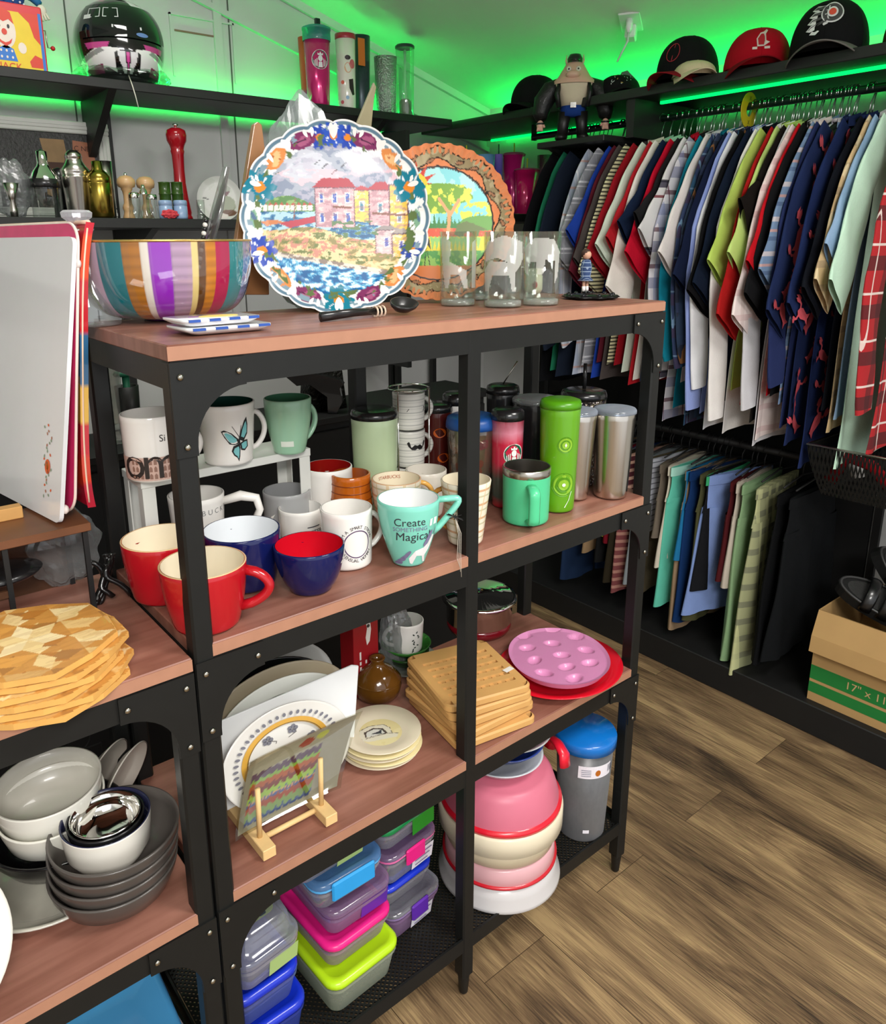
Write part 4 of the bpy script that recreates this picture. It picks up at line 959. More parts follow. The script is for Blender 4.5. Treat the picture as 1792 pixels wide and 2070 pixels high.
# column next to the left post
x,y=.092,.128
container('blue-lidded clear container, lowest by the left post',x,y,Z4,.13,.19,.075,glass((70,90,190),alpha=.5),BLUEL)
container('blue-lidded container under the clear salad box by the left post',x-.006,y+.004,Z4+.084,.125,.185,.060,glass((120,140,220),alpha=.4),BLUEL,rot=.04)
def sal(t,w,d,h):
    b=MB(); zt=h+.012+.034; b.prism([(p[0]*.62-.006,p[1]*.62) for p in rrect(w,d,.02)],zt,zt+.0008,0); b.prism([(w*.06+p[0]*.12,p[1]*.6) for p in rrect(w,d,.02)],zt+.0012,zt+.0018,1); b.prism(ell(w*.07,d*.2,.006,.006,14),zt+.002,zt+.0025,2)
    for k in range(2): b.prism([(w*(.055+.03*k),-.05),(w*(.055+.03*k)+.0015,-.05),(w*(.055+.03*k)+.0015,.02),(w*(.055+.03*k),.02)],zt+.002,zt+.0024,2)
    part('label',b,[GL,mat('39424a',.5),LBL],t,'green and grey paper label'); lb(mat('a9c47a',.5),-.05,.42,.15,.8)(t,w,d,h)
container('clear domed salad container with green label by the left post',x-.004,y-.006,Z4+.163,.118,.18,.055,CL,CL,rot=.10,dome=.034,lab=sal)
# middle column
x,y=.268,.135
container('clear container with lime green lid, lowest of the middle stack',x,y-.012,Z4,.155,.2,.070,glass((225,235,215),rough=.15,alpha=.35),glaze('b5e01a',.3),rot=.05)
container('clear container with hot pink lid in the middle stack',x+.004,y,Z4+.080,.145,.185,.050,glass((220,200,215),rough=.15,alpha=.35),HOT,rot=.06,lidh=.010)
container('purple tinted clear container under the blue-clip box',x+.012,y+.004,Z4+.139,.14,.18,.050,CLP,CLP,rot=.03,lab=lb(PURP,-.0,.42,.15,.9))
container('clear container with blue lid and bright blue clip in the middle stack',x-.002,y+.008,Z4+.200,.145,.175,.048,CL,glass((110,165,225),rough=.2,alpha=.6),rot=.0,rim=mat('5ab0ea',.3),clip=(LCLIP,.09),lidh=.014)
container('clear domed salad container, topmost of the middle stack',x-.03,y+.02,Z4+.262,.15,.175,.040,CL,CL,rot=.03,dome=.022,lab=lb(mat('a9c47a',.5),.05,.42,.1,.8))
# third column
x,y=.425,.175
container('clear container with purple clip, lowest of the third stack',x,y-.004,Z4,.14,.18,.060,CLP,CL,rot=.1,rim=mat('8f77a8',.3),clip=(PURP,.045),lab=lb(LBL,-.1,.3,.1,.7,'LUNCH'))
container('clear container with dark blue lid in the third stack',x-.008,y+.004,Z4+.073,.135,.17,.045,glass((205,205,215),alpha=.35),BLUEL,rot=.08,lidh=.008)
container('clear container with pink clip and pink seal in the third stack',x-.004,y+.0,Z4+.128,.14,.175,.062,CL,CLP,rot=.1,rim=mat('e070a8',.3),clip=(HOT,.05),lab=lb(LBL,.0,.4,.1,.75,'EASY'))
def sleeve(t,w,d,h):
    b=MB(); zt=h+.022; b.box(w*.02,w*.45,-d*.50,d*.5,zt,zt+.001,0,bev=0); b.add([(w*.02,-d*.5-.001,h*.2),(w*.45,-d*.5-.001,h*.2),(w*.45,-d*.5-.001,zt+.001),(w*.02,-d*.5-.001,zt+.001)],[(0,1,2,3)],1)
    b.box(w*.45,w*.455,-d*.5,d*.5,h*.3,zt+.001,1); vs,fs=text('3',.035); b.add([(w*.14-yy*1,-d*.25+xx,zt+.0016) for xx,yy in vs],fs,2)
    for k in range(4): b.box(w*(.25+.03*k),w*(.255+.03*k),-d*.3,-d*.05,zt+.001,zt+.0013,3)
    part('paper_sleeve',b,[mat('e8e8e6',.5),mat('1f8a1c',.5),mat('1a2a6c',.5),mat('8a8a8a',.5)],t,'white and green paper sleeve with a large 3')
container('round-cornered clear container with green lid and paper sleeve marked 3',x-.006,y+.0,Z4+.205,.14,.16,.045,CL,glaze('0f8a4a',.2),rot=.12,dome=.008,lab=sleeve)
# round cake carriers and bowls
c,R=stand(1006,1862,Z4,246); c=c+Vector((c.x-CP.x,c.y-CP.y,0)).normalized()*.012; c.z=Z4; 
def zf(py,w): r=rad((c.x,c.y,Z4+.15),w); return r,zfront(c,r,py)
CG='round plastic cake carriers and bowls stacked by the middle post'
def rnd(name,label,cat,prs,m,z0=0,extra=None,sx=1):
    t=thing(name,label,cat,(c.x,c.y,z0),group=CG); part('body',MB().lathe(prs,64),m,t)
    if extra: extra(t)
    return t
r1,z1=zf(1806,232); 
rnd('cake_plate','wide white round base at the bottom of the cake carrier stack','cake plate',[(0,0),(R*.97,0),(R,.004),(R*.99,.010),(R*.93,.026),(R*.90,.050),(0,.050)],glaze('c9c6c6',.35),Z4)
za=Z4+.0505; zb=max(za+.02,zfront(c,R*.88,1762)); zc_=max(zb+.015,zfront(c,R*.9,1731)); zd=max(zc_+.01,zfront(c,R*.97,1697)); print('cake',za,zb,zc_,zd)
rnd('cake_carrier','pale pink translucent round dish with a red lower edge','cake carrier',[(0,0),(R*.86,0),(R*.9,.006),(R*.88,zb-za-.004),(R*.84,zb-za),(0,zb-za)],glaze('d9a7ad',.35),za,lambda t:part('rim',MB().lathe([(R*.895,.001),(R*.93,.003),(R*.93,.007),(R*.895,.009)],64),glaze('c41a2a',.3),t,'red edge'))
rnd('cake_carrier','cream round dish in the middle of the stack','cake carrier',[(0,0),(R*.8,0),(R*.88,.006),(R*.90,zc_-zb),(0,zc_-zb)],glaze('cdbfa3',.4),zb)
rnd('cake_carrier','cream round lid with a wide rim under the pink dome','cake carrier',[(0,0),(R*.95,0),(R*1.0,.004),(R*1.0,zd-zc_-.004),(R*.97,zd-zc_),(0,zd-zc_)],glaze('e2d7bd',.4),zc_)
ze=zfront(c,R*.66,1600); print('ze',ze)
def hnd(t):
    part('rim',MB().lathe([(R*.90,0),(R*.97,.001),(R*.975,.010),(R*.90,.014)],64),glaze('d9182e',.3),t,'red rim')
    b=MB(); a=Rt(18); ca,sa=math.cos(a),math.sin(a)
    b.tube([((R*.80)*ca-sa*q,(R*.80)*sa+ca*q,zz) for q,zz in ((-.035,.075),(-.03,.10),(0,.108),(.03,.10),(.035,.075))],.009,8,flat=1.6,T=Matrix.Translation((.012*ca*2.2,.012*sa*2.2,-.012))); part('handle',b,glaze('e01b33',.3),t,'red side handle')
rnd('cake_carrier','pink domed cake carrier with red rim and side handle','cake carrier',[(R*.93,.004),(R*.92,.02),(R*.88,(ze-zd)*.5),(R*.82,(ze-zd)*.8),(R*.76,ze-zd-.004),(R*.70,ze-zd),(0,ze-zd)],glaze('cf6f85',.4,coat=0),zd,hnd)
zz=ze+.0005
for k,(rr,hh,m,lbx) in enumerate(((.64,.030,glaze('c7cbd0',.35),'white plastic bowl with lid, lowest of the small bowls on the pink dome'),(.60,.034,glaze('233a86',.3),'dark blue plastic bowl on the pink dome'),(.66,.020,glaze('b9bab8',.35),'grey plastic bowl in the small bowl stack'),(.64,.018,glaze('dd2f92',.3),'hot pink bowl topmost under the wooden shelf'))):
    zz=zfront(c,R*rr,(1597,1570,1553,1530)[k]); hh=(.030,.030,.026,.022)[k]; hh=min(hh,Z3-.0635-zz)
    q=R*rr; t=thing('bowl',lbx,'bowl',(c.x+.01*k,c.y-.0,zz),group=CG); part('body',MB().lathe([(0,0),(q*.62,0),(q*.85,hh*.5),(q,hh-.002),(q*1.03,hh),(q*.97,hh),(q*.8,hh*.5),(0,.004)],48),m,t)
# tall cylinder with blue lid
c,r0=stand(1172,1703,Z4,92); c.z=Z4+.0005; zt=zat(c,1490); r1=rad((c.x,c.y,zt),122); h=zt-c.z
t=thing('storage_jar','tall clear round storage jar with bright blue lid beside the right post','storage jar',c)
b=MB(); b.lathe([(0,0),(r0*.96,0),(r0,.004),(r1*.94,h),(r1*.91,h),(r0*.95,.006),(0,.006)],48); part('body',b,glass((170,172,176),rough=.35,alpha=.42),t)
b=MB(); b.lathe([(r1*.95,h-.006),(r1*1.02,h-.005),(r1*1.02,h+.016),(r1*.97,h+.022),(0,h+.023)],48); part('lid',b,glaze('0f6fc4',.25,.1),t)
fj=lambda z:r0+(r1*.94-r0)*z/h
b=MB(); a=camang(c)+.35; label_patch(b,fj,a+.12,h*.805,.082,.032,0,.0008,14)
for k in range(4): label_patch(b,fj,a-.25,h*.83-.005*k,.022,.0012,1,.0013,6)
decal(b,ell(0,0,.0065,.008,14),wrapfn(fj,a+.18,h*.795,.0013),2)

for k in range(5): label_patch(b,fj,a+.62+.06*k,h*.815,.0012,.018,1,.0014,1)
part('label',b,[LBL,mat('33405c',.5),mat('b5651c',.5)],t,'white paper label with a small brown picture'); b=MB(); label_patch(b,fj,a-.12,h*.13,.014,.009,0,.0008,4); part('price_sticker',b,LBL,t,'tiny white price sticker')

# ================= LEFT UNIT =================
ZL,ZM=.947,.551
# hexagonal inlaid trivets
def hexmat():
    return painted(.35,.2)
cv=Canvas(160,'c98e45')
cols=['e2bd7c','b97a35','cfa162','f0d7a0','a8743a','d99c4c']
def rhomb(cx,cy,a,s,col):
    p=[(0,0),(s*math.cos(a),s*math.sin(a)),(s*math.cos(a)+s*math.cos(a+PI/3),s*math.sin(a)+s*math.sin(a+PI/3)),(s*math.cos(a+PI/3),s*math.sin(a+PI/3))]
    cv.poly([(cx+x,cy+y) for x,y in p],col)
s=.25; k=0
for i in range(-6,7):
    for j in range(-6,7):
        cx=i*s*math.sqrt(3)*1.0; cy=j*s*3/2*1.0+(0 if i%2==0 else s*.75)
        cx=i*s*1.5*1.155; cy=j*s*1.732*1.0+(i%2)*s*.866
        for q in range(3): rhomb(cx,cy,q*2*PI/3+.52,s,cols[(i*2+j*3+q*2)%6])
for q in range(6): rhomb(0,0,q*PI/3,s,'f3dfae' if q%2 else 'ecd094'); rhomb(s*math.cos(q*PI/3+PI/6)*1.732,s*math.sin(q*PI/3+PI/6)*1.732,q*PI/3,s,'e7c98e')
cv.put(cv.noise(6,40,4)>.55,'9a6226',.18)
tc_=at(70,1300,z=ZL+.05)
for k in range(6):
    R=.105; b=MB(); ro=(.0,.28,.1,.4,.16,.05)[k]; n=12
    out=[(R*(1 if i%2 else .93)*math.cos(2*PI*i/n),R*(1 if i%2 else .93)*math.sin(2*PI*i/n)) for i in range(n)]
    b.prism(out,0,.0075,0)
    def inside(x,y):
        a=math.atan2(y,x)%(2*PI)*n/(2*PI); i0=int(a)%n; p0,p1=out[i0],out[(i0+1)%n]; return (p1[0]-p0[0])*(y-p0[1])-(p1[1]-p0[1])*(x-p0[0])>0
    N=150 if k==5 else 60; idx={}; vs=[]; fs=[]; cc=[]; st=2*R/N
    for i in range(N):
        for j in range(N):
            x,y=-R+(i+.5)*st,-R+(j+.5)*st
            if k<5 and x*x+y*y<(R*.55)**2: continue
            if not inside(x*1.01,y*1.01): continue
            q=[]
            for di,dj in ((0,0),(1,0),(1,1),(0,1)):
                kk=(i+di,j+dj)
                if kk not in idx: idx[kk]=len(vs); X_,Y_=-R+kk[0]*st,-R+kk[1]*st; vs.append((X_,Y_,.0077)); cc.append(cv.get(X_/R,Y_/R))
                q.append(idx[kk])
            fs.append(tuple(q))
    b.add(vs,fs,1,False,None,cc)
    o=b.build('trivet',[mat('d9a458',.45,var=.2),hexmat()]); o.location=(tc_.x+.006*math.sin(k*2.1),tc_.y-.01+.004*k,ZL+.0005+k*.0088); o.rotation_euler=(0,0,ro)
    tag(o,'inlaid star-pattern wooden trivet, %s of the stack of six'%('lowest','second from the bottom','third from the bottom','third from the top','second from the top','topmost')[k],'trivet','inlaid wooden trivets in a stack')
# small dark wooden table with black legs
TZ=1.083
OAK=mat('4b2f1c',.45,var=.35,scale=18,bump=.15,bscale=50)
t=thing('small_table','little dark wooden table with thin black metal legs on the left unit','small table',(-.26,.25,ZL))
part('top',MB().box(-.26,.208,-.03,.10,TZ-.012-ZL,TZ-ZL,bev=.001),mat('70452a',.4,var=.45,scale=16),t)
for x,y in ((.20,-.022),(.20,.09),(.095,-.022),(-.24,-.022)): part('leg',MB().box(x-.0035,x+.0035,y-.0035,y+.0035,0,TZ-.012-ZL),BLK2,t)
part('stretcher',MB().box(-.24,.095,-.024,-.019,.052,.062),OAK,t)
part('back_or_shade_panel',MB().box(-.26,.2,.094,.098,.0,TZ-.012-ZL),OAK,t)
o=MB().lathe([(0,0),(.045,.0),(.05,.006),(.03,.012),(0,.013)],32,sx=1.2).build('dish',BP); o.location=(-.19,.30,ZL+.085); tag(o,'flat black dish stored beneath the little wooden table','dish')
o.location=(-.17,.285,ZL+.0635-.0)
crumple('plastic_bag','crumpled clear plastic bag hanging beside the little wooden table','plastic bag',0,0,.062,.05,.018,.060,BAG,8,(-.065,.345,ZL+.001))
b=MB()
for k in range(5):
    pts=[]
    for i in range(9): u=i/8; pts.append((.01*k-.02+.02*math.sin(u*3+k),-.02*u-.004*k,.10-.10*u+.012*math.sin(u*5+k)))
    b.tube(pts,.0055,8)
o=b.build('cable_bundle',mat('131313',.25,coat=.3)); p=at(225,1190,z=ZL+.02); o.location=(p.x-.005,p.y+.02,ZL+.004); o.scale=(.9,.9,.6); tag(o,'bundle of black ribbed cable hanging behind the inlaid trivets','cable')
# standing white glass board and red tray in a wooden rack
WB=glaze('e3e3e6',.12,.02)
def stander(name,label,p0,dirv,L,top,m,thk,rounded=.012,cols=None,cat='cutting board'):
    d=Vector(dirv).normalized(); up=(Vector(top)-Vector(p0)); Hh=up.length; up=up.normalized(); up=(up-d*up.dot(d)).normalized(); n=d.cross(up)
    Mx=Matrix(((d.x,up.x,n.x,p0[0]),(d.y,up.y,n.y,p0[1]),(d.z,up.z,n.z,p0[2]),(0,0,0,1)))
    return Mx,Hh
bp0=at(120,1060,z=TZ+.004); tp=at(156,478,y=bp0.y-.0)
bdir=at(13,1004,z=TZ+.004)-bp0
Mx,Hh=stander('a','b',bp0,bdir,.4,tp,None,.006)
b=MB(); o_=[(x+.21,y+Hh/2) for x,y in rrect(.42,Hh,.012)]; b.prism(o_,0,.006,0)
cvb={}
def bf(x,y): return (x,y,.0068)
def bf2(x,y): return (x,y,-.0008)
for f_ in (bf,bf2):
    R2=random.Random(6)
    for k in range(26):
        x=.045+R2.uniform(-.018,.018)*.8; y=.03+k*.0042; c_i=1+R2.choice((0,0,1,2)); decal(b,ell(x,y,.0026,.0019,8,R2.uniform(0,3)),f_,c_i)
    decal(b,ell(.045,.075,.009,.011,14),f_,3); decal(b,ell(.045,.075,.004,.005,10),f_,4)
bd=thing('cutting_board','large white glass cutting board with a small flower print, standing at the left edge','cutting board'); bd.matrix_world=Mx
part('board',b,[WB,mat('8fa088',.5),mat('b07a62',.5),mat('d9632f',.5),mat('e8a13a',.5)],bd)
for yy in (.02,Hh-.035): part('rubber_foot',MB().lathe([(0,0),(.006,0),(.007,.003),(.005,.006),(0,.006)],16,T=Matrix.Translation((.012,yy,-.009)) if False else Matrix.Translation((.004,yy,.0065))),glaze('e6d9d4',.4),bd)
q0=bp0+Vector((.038,.012,.012)); tp2=at(170,447,y=q0.y)
Mx2,H2=stander('a','b',q0,bdir,.4,tp2,None,.006)
cvt=['b01030','d23a1c','c9202c','e0b040','2e5f86','b8202a','d4451d','c01b30']
b=MB(); b.grid(lambda u,v:(u*.40,v*H2,.010*(1-math.sin(PI*min(1,max(0,v))))**3+.004*math.sin(u*6)),20,60,0,cols=lambda u,v:lin(cvt[int(v*7.99+.6*math.sin(u*9+v*5))%8]))
b.grid(lambda u,v:(-.0005,v*H2,.010*(1-math.sin(PI*v))**3+.012*(1-u)-.004),2,60,0,cols=lambda u,v:lin(cvt[int(v*7.99+.6*math.sin(v*5))%8])); b.tube([(0,H2*.02+H2*.96*i/20,.008*(1-math.sin(PI*i/20))**2) for i in range(21)],.0015,8,1); b.tube([(.0+.02*i,H2,.010) for i in range(21)],.003,8,1)
tr=thing('serving_tray','tall red and orange patterned tray standing behind the white cutting board','tray'); tr.matrix_world=Mx2; part('tray',b,[painted(.25,.5),glaze('e9c9b0',.3)],tr)
q0=bp0+Vector((.022,.006,.008)); tp3=at(162,450,y=q0.y); Mx3,H3=stander('a','b',q0,bdir,.4,tp3,None,.006)
b=MB(); b.prism([(x+.2,y+H3/2) for x,y in rrect(.4,H3,.03)],0,.004,0); b.tube([(x+.2,y+H3/2,.002) for x,y in rrect(.4,H3,.03,8)],.0022,8,1,closed=True)
o=b.build('serving_tray',[glaze('d8306c',.25,.25),glaze('f0d9cf',.3)]); o.matrix_world=Mx3; tag(o,'pink round-cornered tray between the white board and the red tray','tray')
RKW=mat('d9a562',.5,var=.2)
pr_=at(30,1035,z=TZ+.01); t=thing('wooden_rack','pale wooden rack holding the standing boards on the little table','rack',(pr_.x,pr_.y,TZ))
part('base_bar',MB().box(-.16,.01,-.004,.016,.0,.018,bev=.001),RKW,t); part('upright',MB().box(-.115,-.05,.012,.03,.018,.33,bev=.001),RKW,t)
# bowls on the lower board of the left unit
BLG='bowls on the lower board of the left unit'
def bowl(label,c,z,r0,r1,h,m,mi=None,rot=(0,0,0),foot=True,group=BLG,bands=None):
    b=MB(); pr=[(0,0),(r0,0),(r0*1.02,.004),(r0*1.05+(r1-r0)*.55,h*.30),(r0+(r1-r0)*.92,h*.72),(r1,h-.003),(r1*1.005,h),(r1*.965,h),(r0+(r1-r0)*.86,h*.70),((r0+(r1-r0)*.5),h*.28),(r0*.9,.007),(0,.006)]
    b.lathe(pr,56,0,mis=[0]*6+[1]*5); t=thing('bowl',label,'bowl',(c[0],c[1],z),rot,group); part('body',b,[m,mi or m],t); return t
c,r=stand(245,1857,ZM,150); R=rad((c.x,c.y,ZM+.08),249); GRY=glaze('4b4642',.3,.1); GRYI=glaze('57524e',.3)
for k in range(4):
    bowl('dark grey bowl, %s of the stack of four'%('lowest','second from the bottom','second from the top','topmost')[k],(c.x+.002*k,c.y-.001*k),ZM+.0005+.019*k,r,R,.052,GRY,GRYI)
rc=rad((c.x,c.y,ZM+.12),172); zc=ZM+.0005+.057+.009
t=bowl('white ramekin sitting in the topmost grey bowl',(c.x-.002,c.y+.004),zc,rc*.78,rc,.062,glaze('e6e1d6',.3),glaze('2a2d4a',.2),group=None)
b=MB()
for zz_,k in ((.02,.9),(.03,.93),(.04,.955)): b.lathe([(rc*k,zz_-.001),(rc*(k+.015),zz_),(rc*k,zz_+.001)],48)
part('ribs',b,glaze('c9c5bc'),t)
bowl('black bowl nested inside the white ramekin',(c.x-.002,c.y+.004),zc+.017,rc*.6,rc*.86,.046,BP,None,group=None)
bowl('shiny chrome bowl, innermost in the nested bowls',(c.x-.002,c.y+.004),zc+.026,rc*.5,rc*.78,.040,CHROME,None,group=None)
c2=at(150,1652,z=ZM+.055); c2=Vector((c2.x+.01,c2.y+.0,0)); cy_=.225; c2.x=-.150; c2.y=cy_
R2_=rad((c2.x,c2.y,ZM+.13),203)
bowl('floral white plate beneath the black bowl at the back left',(c2.x-.02,c2.y-.01),ZM+.0005,.07,.125,.018,glaze('cfccc0',.3),glaze('c6c3b4',.3,.2),group=None)
bowl('black bowl under the two white bowls',(c2.x,c2.y),ZM+.014,.05,.098,.060,glaze('0d0e10',.15))
bowl('white bowl with a beaded edge, lower of the two white bowls',(c2.x,c2.y),ZM+.056,.055,R2_*1.0,.062,glaze('eceade',.25),rot=(.10,-.10,0))
bowl('white bowl, upper of the two, tilted to the left',(c2.x-.004,c2.y),ZM+.085,.055,R2_*1.0,.062,glaze('efede2',.25),glaze('c9c6ba',.3),rot=(.04,-.05,0))
# plates leaning at the back right of the left unit
for k,(px,py,w_) in enumerate(((312,1470,96),(345,1500,110))):
    p=at(px,py,y=.30+.0*k); b=MB(); Rr=.062-.004*k; b.lathe(plate_prof(Rr,.012),48,0); b.lathe([(Rr*.84,.0105),(Rr*.87,.0118)],48,1); b.lathe([(Rr*.97,.0150),(Rr*.985,.0152)],48,1)
    o=b.build('plate',[glaze('c9c3b8',.3),mat('3a2426',.5)]); o.matrix_world=Matrix.Translation((-.070+.030*k,.300-.018*k,ZM+Rr+.012))@Matrix.Rotation(-.9,4,'Z')@Matrix.Rotation(-1.25,4,'Y')@Matrix.Rotation(PI,4,'X'); tag(o,('plate with dark rim lines, further left','pale plate with dark rim lines, nearer the post')[k]+', at the back of the left unit','plate','dark-lined plates at the back of the left unit')
b=MB()
for k in range(4): b.tube([(-.03+.028*k+.02*math.cos(a),0,.12+.020*math.sin(a)) for a in [2*PI*i/20 for i in range(20)]],.0012,6,closed=True)
b.tube([(-.06,0,.0),(-.06,0,.1),(.09,0,.1),(.09,0,.0)],.0015,6); o=b.build('wire_rack',BLK2); o.location=(-.14,.335,ZM+.001); tag(o,'black wire rack with looped top behind the white bowls','wire rack')
c,r=stand(-62,1960,ZM,110); b=MB(); b.lathe(plate_prof(.105,.016),56,0); b.lathe([(.105*.86,.0142),(.105*.885,.0152)],56,1)
for k in range(7): decal(b,ell(.03+.006*k,-.02+.012*k,.012,.005,10,.5*k),lambda x,y:(x,y,.0062),2)
o=b.build('plate',[glaze('dcd9d0',.25),mat('2a2a2c',.5),mat('4f5a3c',.5)]); o.matrix_world=Matrix.Translation((-.350,.075,ZM+.085))@Matrix.Rotation(.25,4,'Z')@Matrix.Rotation(.95,4,'X'); tag(o,'white plate with dark ring and leaf print at the left edge','plate')
# containers below
zq=Z4
container('green translucent box under the white lid, bottom of the left unit',-.115,.165,zq,.18,.2,.05,glass((110,140,110),alpha=.5),mat('e3e3e1',.35),rot=.05,group='containers at the bottom left')
container('box with sky blue lid at the bottom of the left unit',-.125,.165,zq+.064,.18,.2,.035,glass((160,190,220),alpha=.5),glaze('4a9ad0',.35),rot=-.05,group='containers at the bottom left')
container('box with orange lid at the bottom of the left unit',-.285,.155,zq,.12,.2,.075,glass((230,170,110),alpha=.5),glaze('f08a12',.35),rot=.1,group='containers at the bottom left')
# ================= ON TOP OF THE TALL UNIT =================
def facing(c,tilt,turn=0):
    """frame whose z looks at the camera (horizontally), leaning back by tilt"""
    h=Vector((CP.x-c.x,CP.y-c.y,0)).normalized(); h=Matrix.Rotation(turn,3,'Z')@h
    n=h*math.cos(tilt)+Vector((0,0,1))*math.sin(tilt); x=Vector((0,0,1)).cross(h).normalized(); y=n.cross(x)
    return Matrix(((x.x,y.x,n.x,c.x),(x.y,y.y,n.y,c.y),(x.z,y.z,n.z,c.z),(0,0,0,1)))
def scal(n,amp,p=1): return lambda a: 1+amp*(abs(math.cos(a*n/2))**p-.5)
def show_plate(name,label,c,R,tilt,cv,sc,turn=0,edge='efeeea',nr=95,na=360,dish=.02):
    t=thing(name,label,'plate'); t.matrix_world=facing(c,tilt,turn)
    def pf(u,v):
        a=2*PI*u; r=R*v*(1+(sc(a)-1)*v**4); z=dish*(max(0,v-.72)/.28)**1.5*.8; return (r*math.cos(a),r*math.sin(a),z)
    b=MB(); b.grid(pf,na,nr,0,True,closed_u=True,cols=lambda u,v:cv.get(v*math.cos(2*PI*u),v*math.sin(2*PI*u)))
    part('painted_face',b,painted(.3,0,spec=.3),t)
    b=MB(); b.grid(lambda u,v:(lambda a:(R*sc(a)*(1.0-.25*v)*math.cos(a),R*sc(a)*(1.0-.25*v)*math.sin(a),dish*.8-.0005-.018*v))(2*PI*u),120,3,0,closed_u=True); b.lathe([(R*.75,-.004),(0,-.004)],60); part('back',b,glaze(edge),t); return t
def flower(cv,x,y,s,col,ctr='e0882c'):
    for k in range(9):
        a=k*2*PI/9; cv.ell(x+s*.55*math.cos(a),y+s*.55*math.sin(a),s*.42,s*.22,col,rot=a)
        if k%2: cv.ell(x+s*.5*math.cos(a+.2),y+s*.5*math.sin(a+.2),s*.18,s*.06,'e8ecef',rot=a)
    cv.ell(x,y,s*.3,s*.3,ctr)
cv=Canvas(420,'f1f1ee'); rr=np.sqrt(cv.X**2+cv.Y**2); an=np.arctan2(cv.Y,cv.X)
cv.put((rr<.985)&(rr>.955),'5f7d90'); cv.put((rr<.955)&(rr>.935),'e9eceb')
inn=rr<.80; n1=cv.noise(5,9,1); n2=cv.noise(18,30,2); n3=cv.noise(30,70,5)
cv.put(inn,'a3aab8'); cv.put(inn&(n1>.5),'c3c6d0'); cv.put(inn&(n1<.42),'7f8aa0'); cv.put(inn&(n1>.61),'e0e0e6'); cv.put(inn&(n2>.6),'b9b4c4',.6); cv.put(inn&(cv.Y<.52)&(n1>.5)&(n1<.56),'dcbcc6')
cv.put(inn&(cv.Y<.20+.05*np.sin(cv.X*9))&(cv.X<-.2),'4e7f3e'); cv.put(inn&(cv.Y<.20+.05*np.sin(cv.X*9))&(cv.X<-.2)&(n2>.5),'86a866')
cv.put(inn&(cv.Y<.08),'3f7ea8'); cv.put(inn&(cv.Y<.08)&(n3>.52),'a9cbd6'); cv.put(inn&(cv.Y<.08)&(n3<.4),'235a86')
for k in range(9): x=-.78+.06*k; cv.poly([(x,.09),(x+.05,.09),(x+.05,.15),(x,.15)],'e4dcd2'); cv.poly([(x,.15),(x+.05,.15),(x+.025,.18)],'b04a3a')
cv.poly([(-.62,-.04),(-.30,.02),(-.16,.05),(-.22,-.03),(-.50,-.09)],'b2384a'); cv.poly([(-.8,-.02),(-.66,.0),(-.55,-.03),(-.75,-.07)],'c77a4a'); cv.line([(-.45,.0),(-.43,.22)],.006,'8a5a4a')
g=-.07-.10*(cv.X+.8)-.04*np.sin(cv.X*6); cv.put(inn&(cv.Y<g),'c9ae78'); cv.put(inn&(cv.Y<g)&(n2>.52),'dccb9a'); cv.put(inn&(cv.Y<g)&(n2<.42),'8f8452'); cv.put(inn&(cv.Y<g)&(n3<.36),'6f7a46'); cv.put(inn&(cv.Y<g)&(n3>.62)&(cv.Y>-.4),'c98a78')
w=-.36-.22*(cv.X+.8)*.8; cv.put(inn&(cv.Y<w+.05),'8d7d72'); cv.put(inn&(cv.Y<w+.05)&(n3>.5),'d8cfc2'); cv.put(inn&(cv.Y<w),'2f86b8'); cv.put(inn&(cv.Y<w)&(n3>.5),'7fc0dc'); cv.put(inn&(cv.Y<w)&(n3>.58),'dcebf0'); cv.put(inn&(cv.Y<w)&(n3<.42),'1b5f97')
def house(x0,x1,y0,y1,c,roof,rh,win='3c5fb0'):
    cv.poly([(x0,y0),(x1,y0-.02),(x1,y1),(x0,y1)],c)
    if roof: cv.poly([(x0-.03,y1),(x1+.03,y1),(x1-.06,y1+rh),(x0+.08,y1+rh)],roof)
    nx=max(1,int((x1-x0)/.13)); ny=max(1,int((y1-y0)/.19))
    for i in range(nx):
        for j in range(ny):
            cx=x0+(i+.5)*(x1-x0)/nx; cy=y0+(j+.5)*(y1-y0)/ny; cv.poly([(cx-.028,cy-.06),(cx+.028,cy-.06),(cx+.028,cy+.05),(cx-.028,cy+.05)],'efe9e4'); cv.poly([(cx-.018,cy-.05),(cx+.018,cy-.05),(cx+.018,cy+.04),(cx-.018,cy+.04)],win)
    cv.line([(x0,y0),(x0,y1),(x1,y1),(x1,y0)],.006,'5e4552'); m_=(cv.X>x0)&(cv.X<x1)&(cv.Y>y0)&(cv.Y<y1); cv.put(m_&(n3>.60),'8a6a78',.6); cv.put(m_&(n3<.36),'f0d8d0',.6)
house(-.22,.20,-.08,.33,'d8a6ad','a8283a',.10); house(.20,.36,-.02,.30,'e3c25a','b23a44',.05,'2f7f96'); house(.36,.60,-.06,.30,'dba3a8','a8283a',.09,'2f7f96'); house(.58,.78,-.10,.36,'e2b84e',None,0,'2a6f8c')
house(.42,.66,-.36,-.12,'d9b3b4','8d8482',.05,'5a5fa8'); house(.60,.80,-.40,-.16,'dcb65a','9a8f8a',.06,'5a5fa8')
cv.line([(-.02,.13),(.16,.12)],.012,'7a4a3c'); cv.line([(.4,.06),(.78,.04)],.012,'7a4a3c'); cv.put(inn&(n3>.55)&(cv.X>-.05)&(cv.X<.45)&(cv.Y<-.02)&(cv.Y>-.2),'5a7a52')
for x,y in ((-.18,.60),(-.10,.56),(.10,.57),(.0,.5)): cv.line([(x-.03,y-.03),(x,y),(x+.03,y+.015)],.005,'4c4a55')
cv.put((rr>.80)&(rr<.93),'eef0ee'); nb=cv.noise(22,22,8)
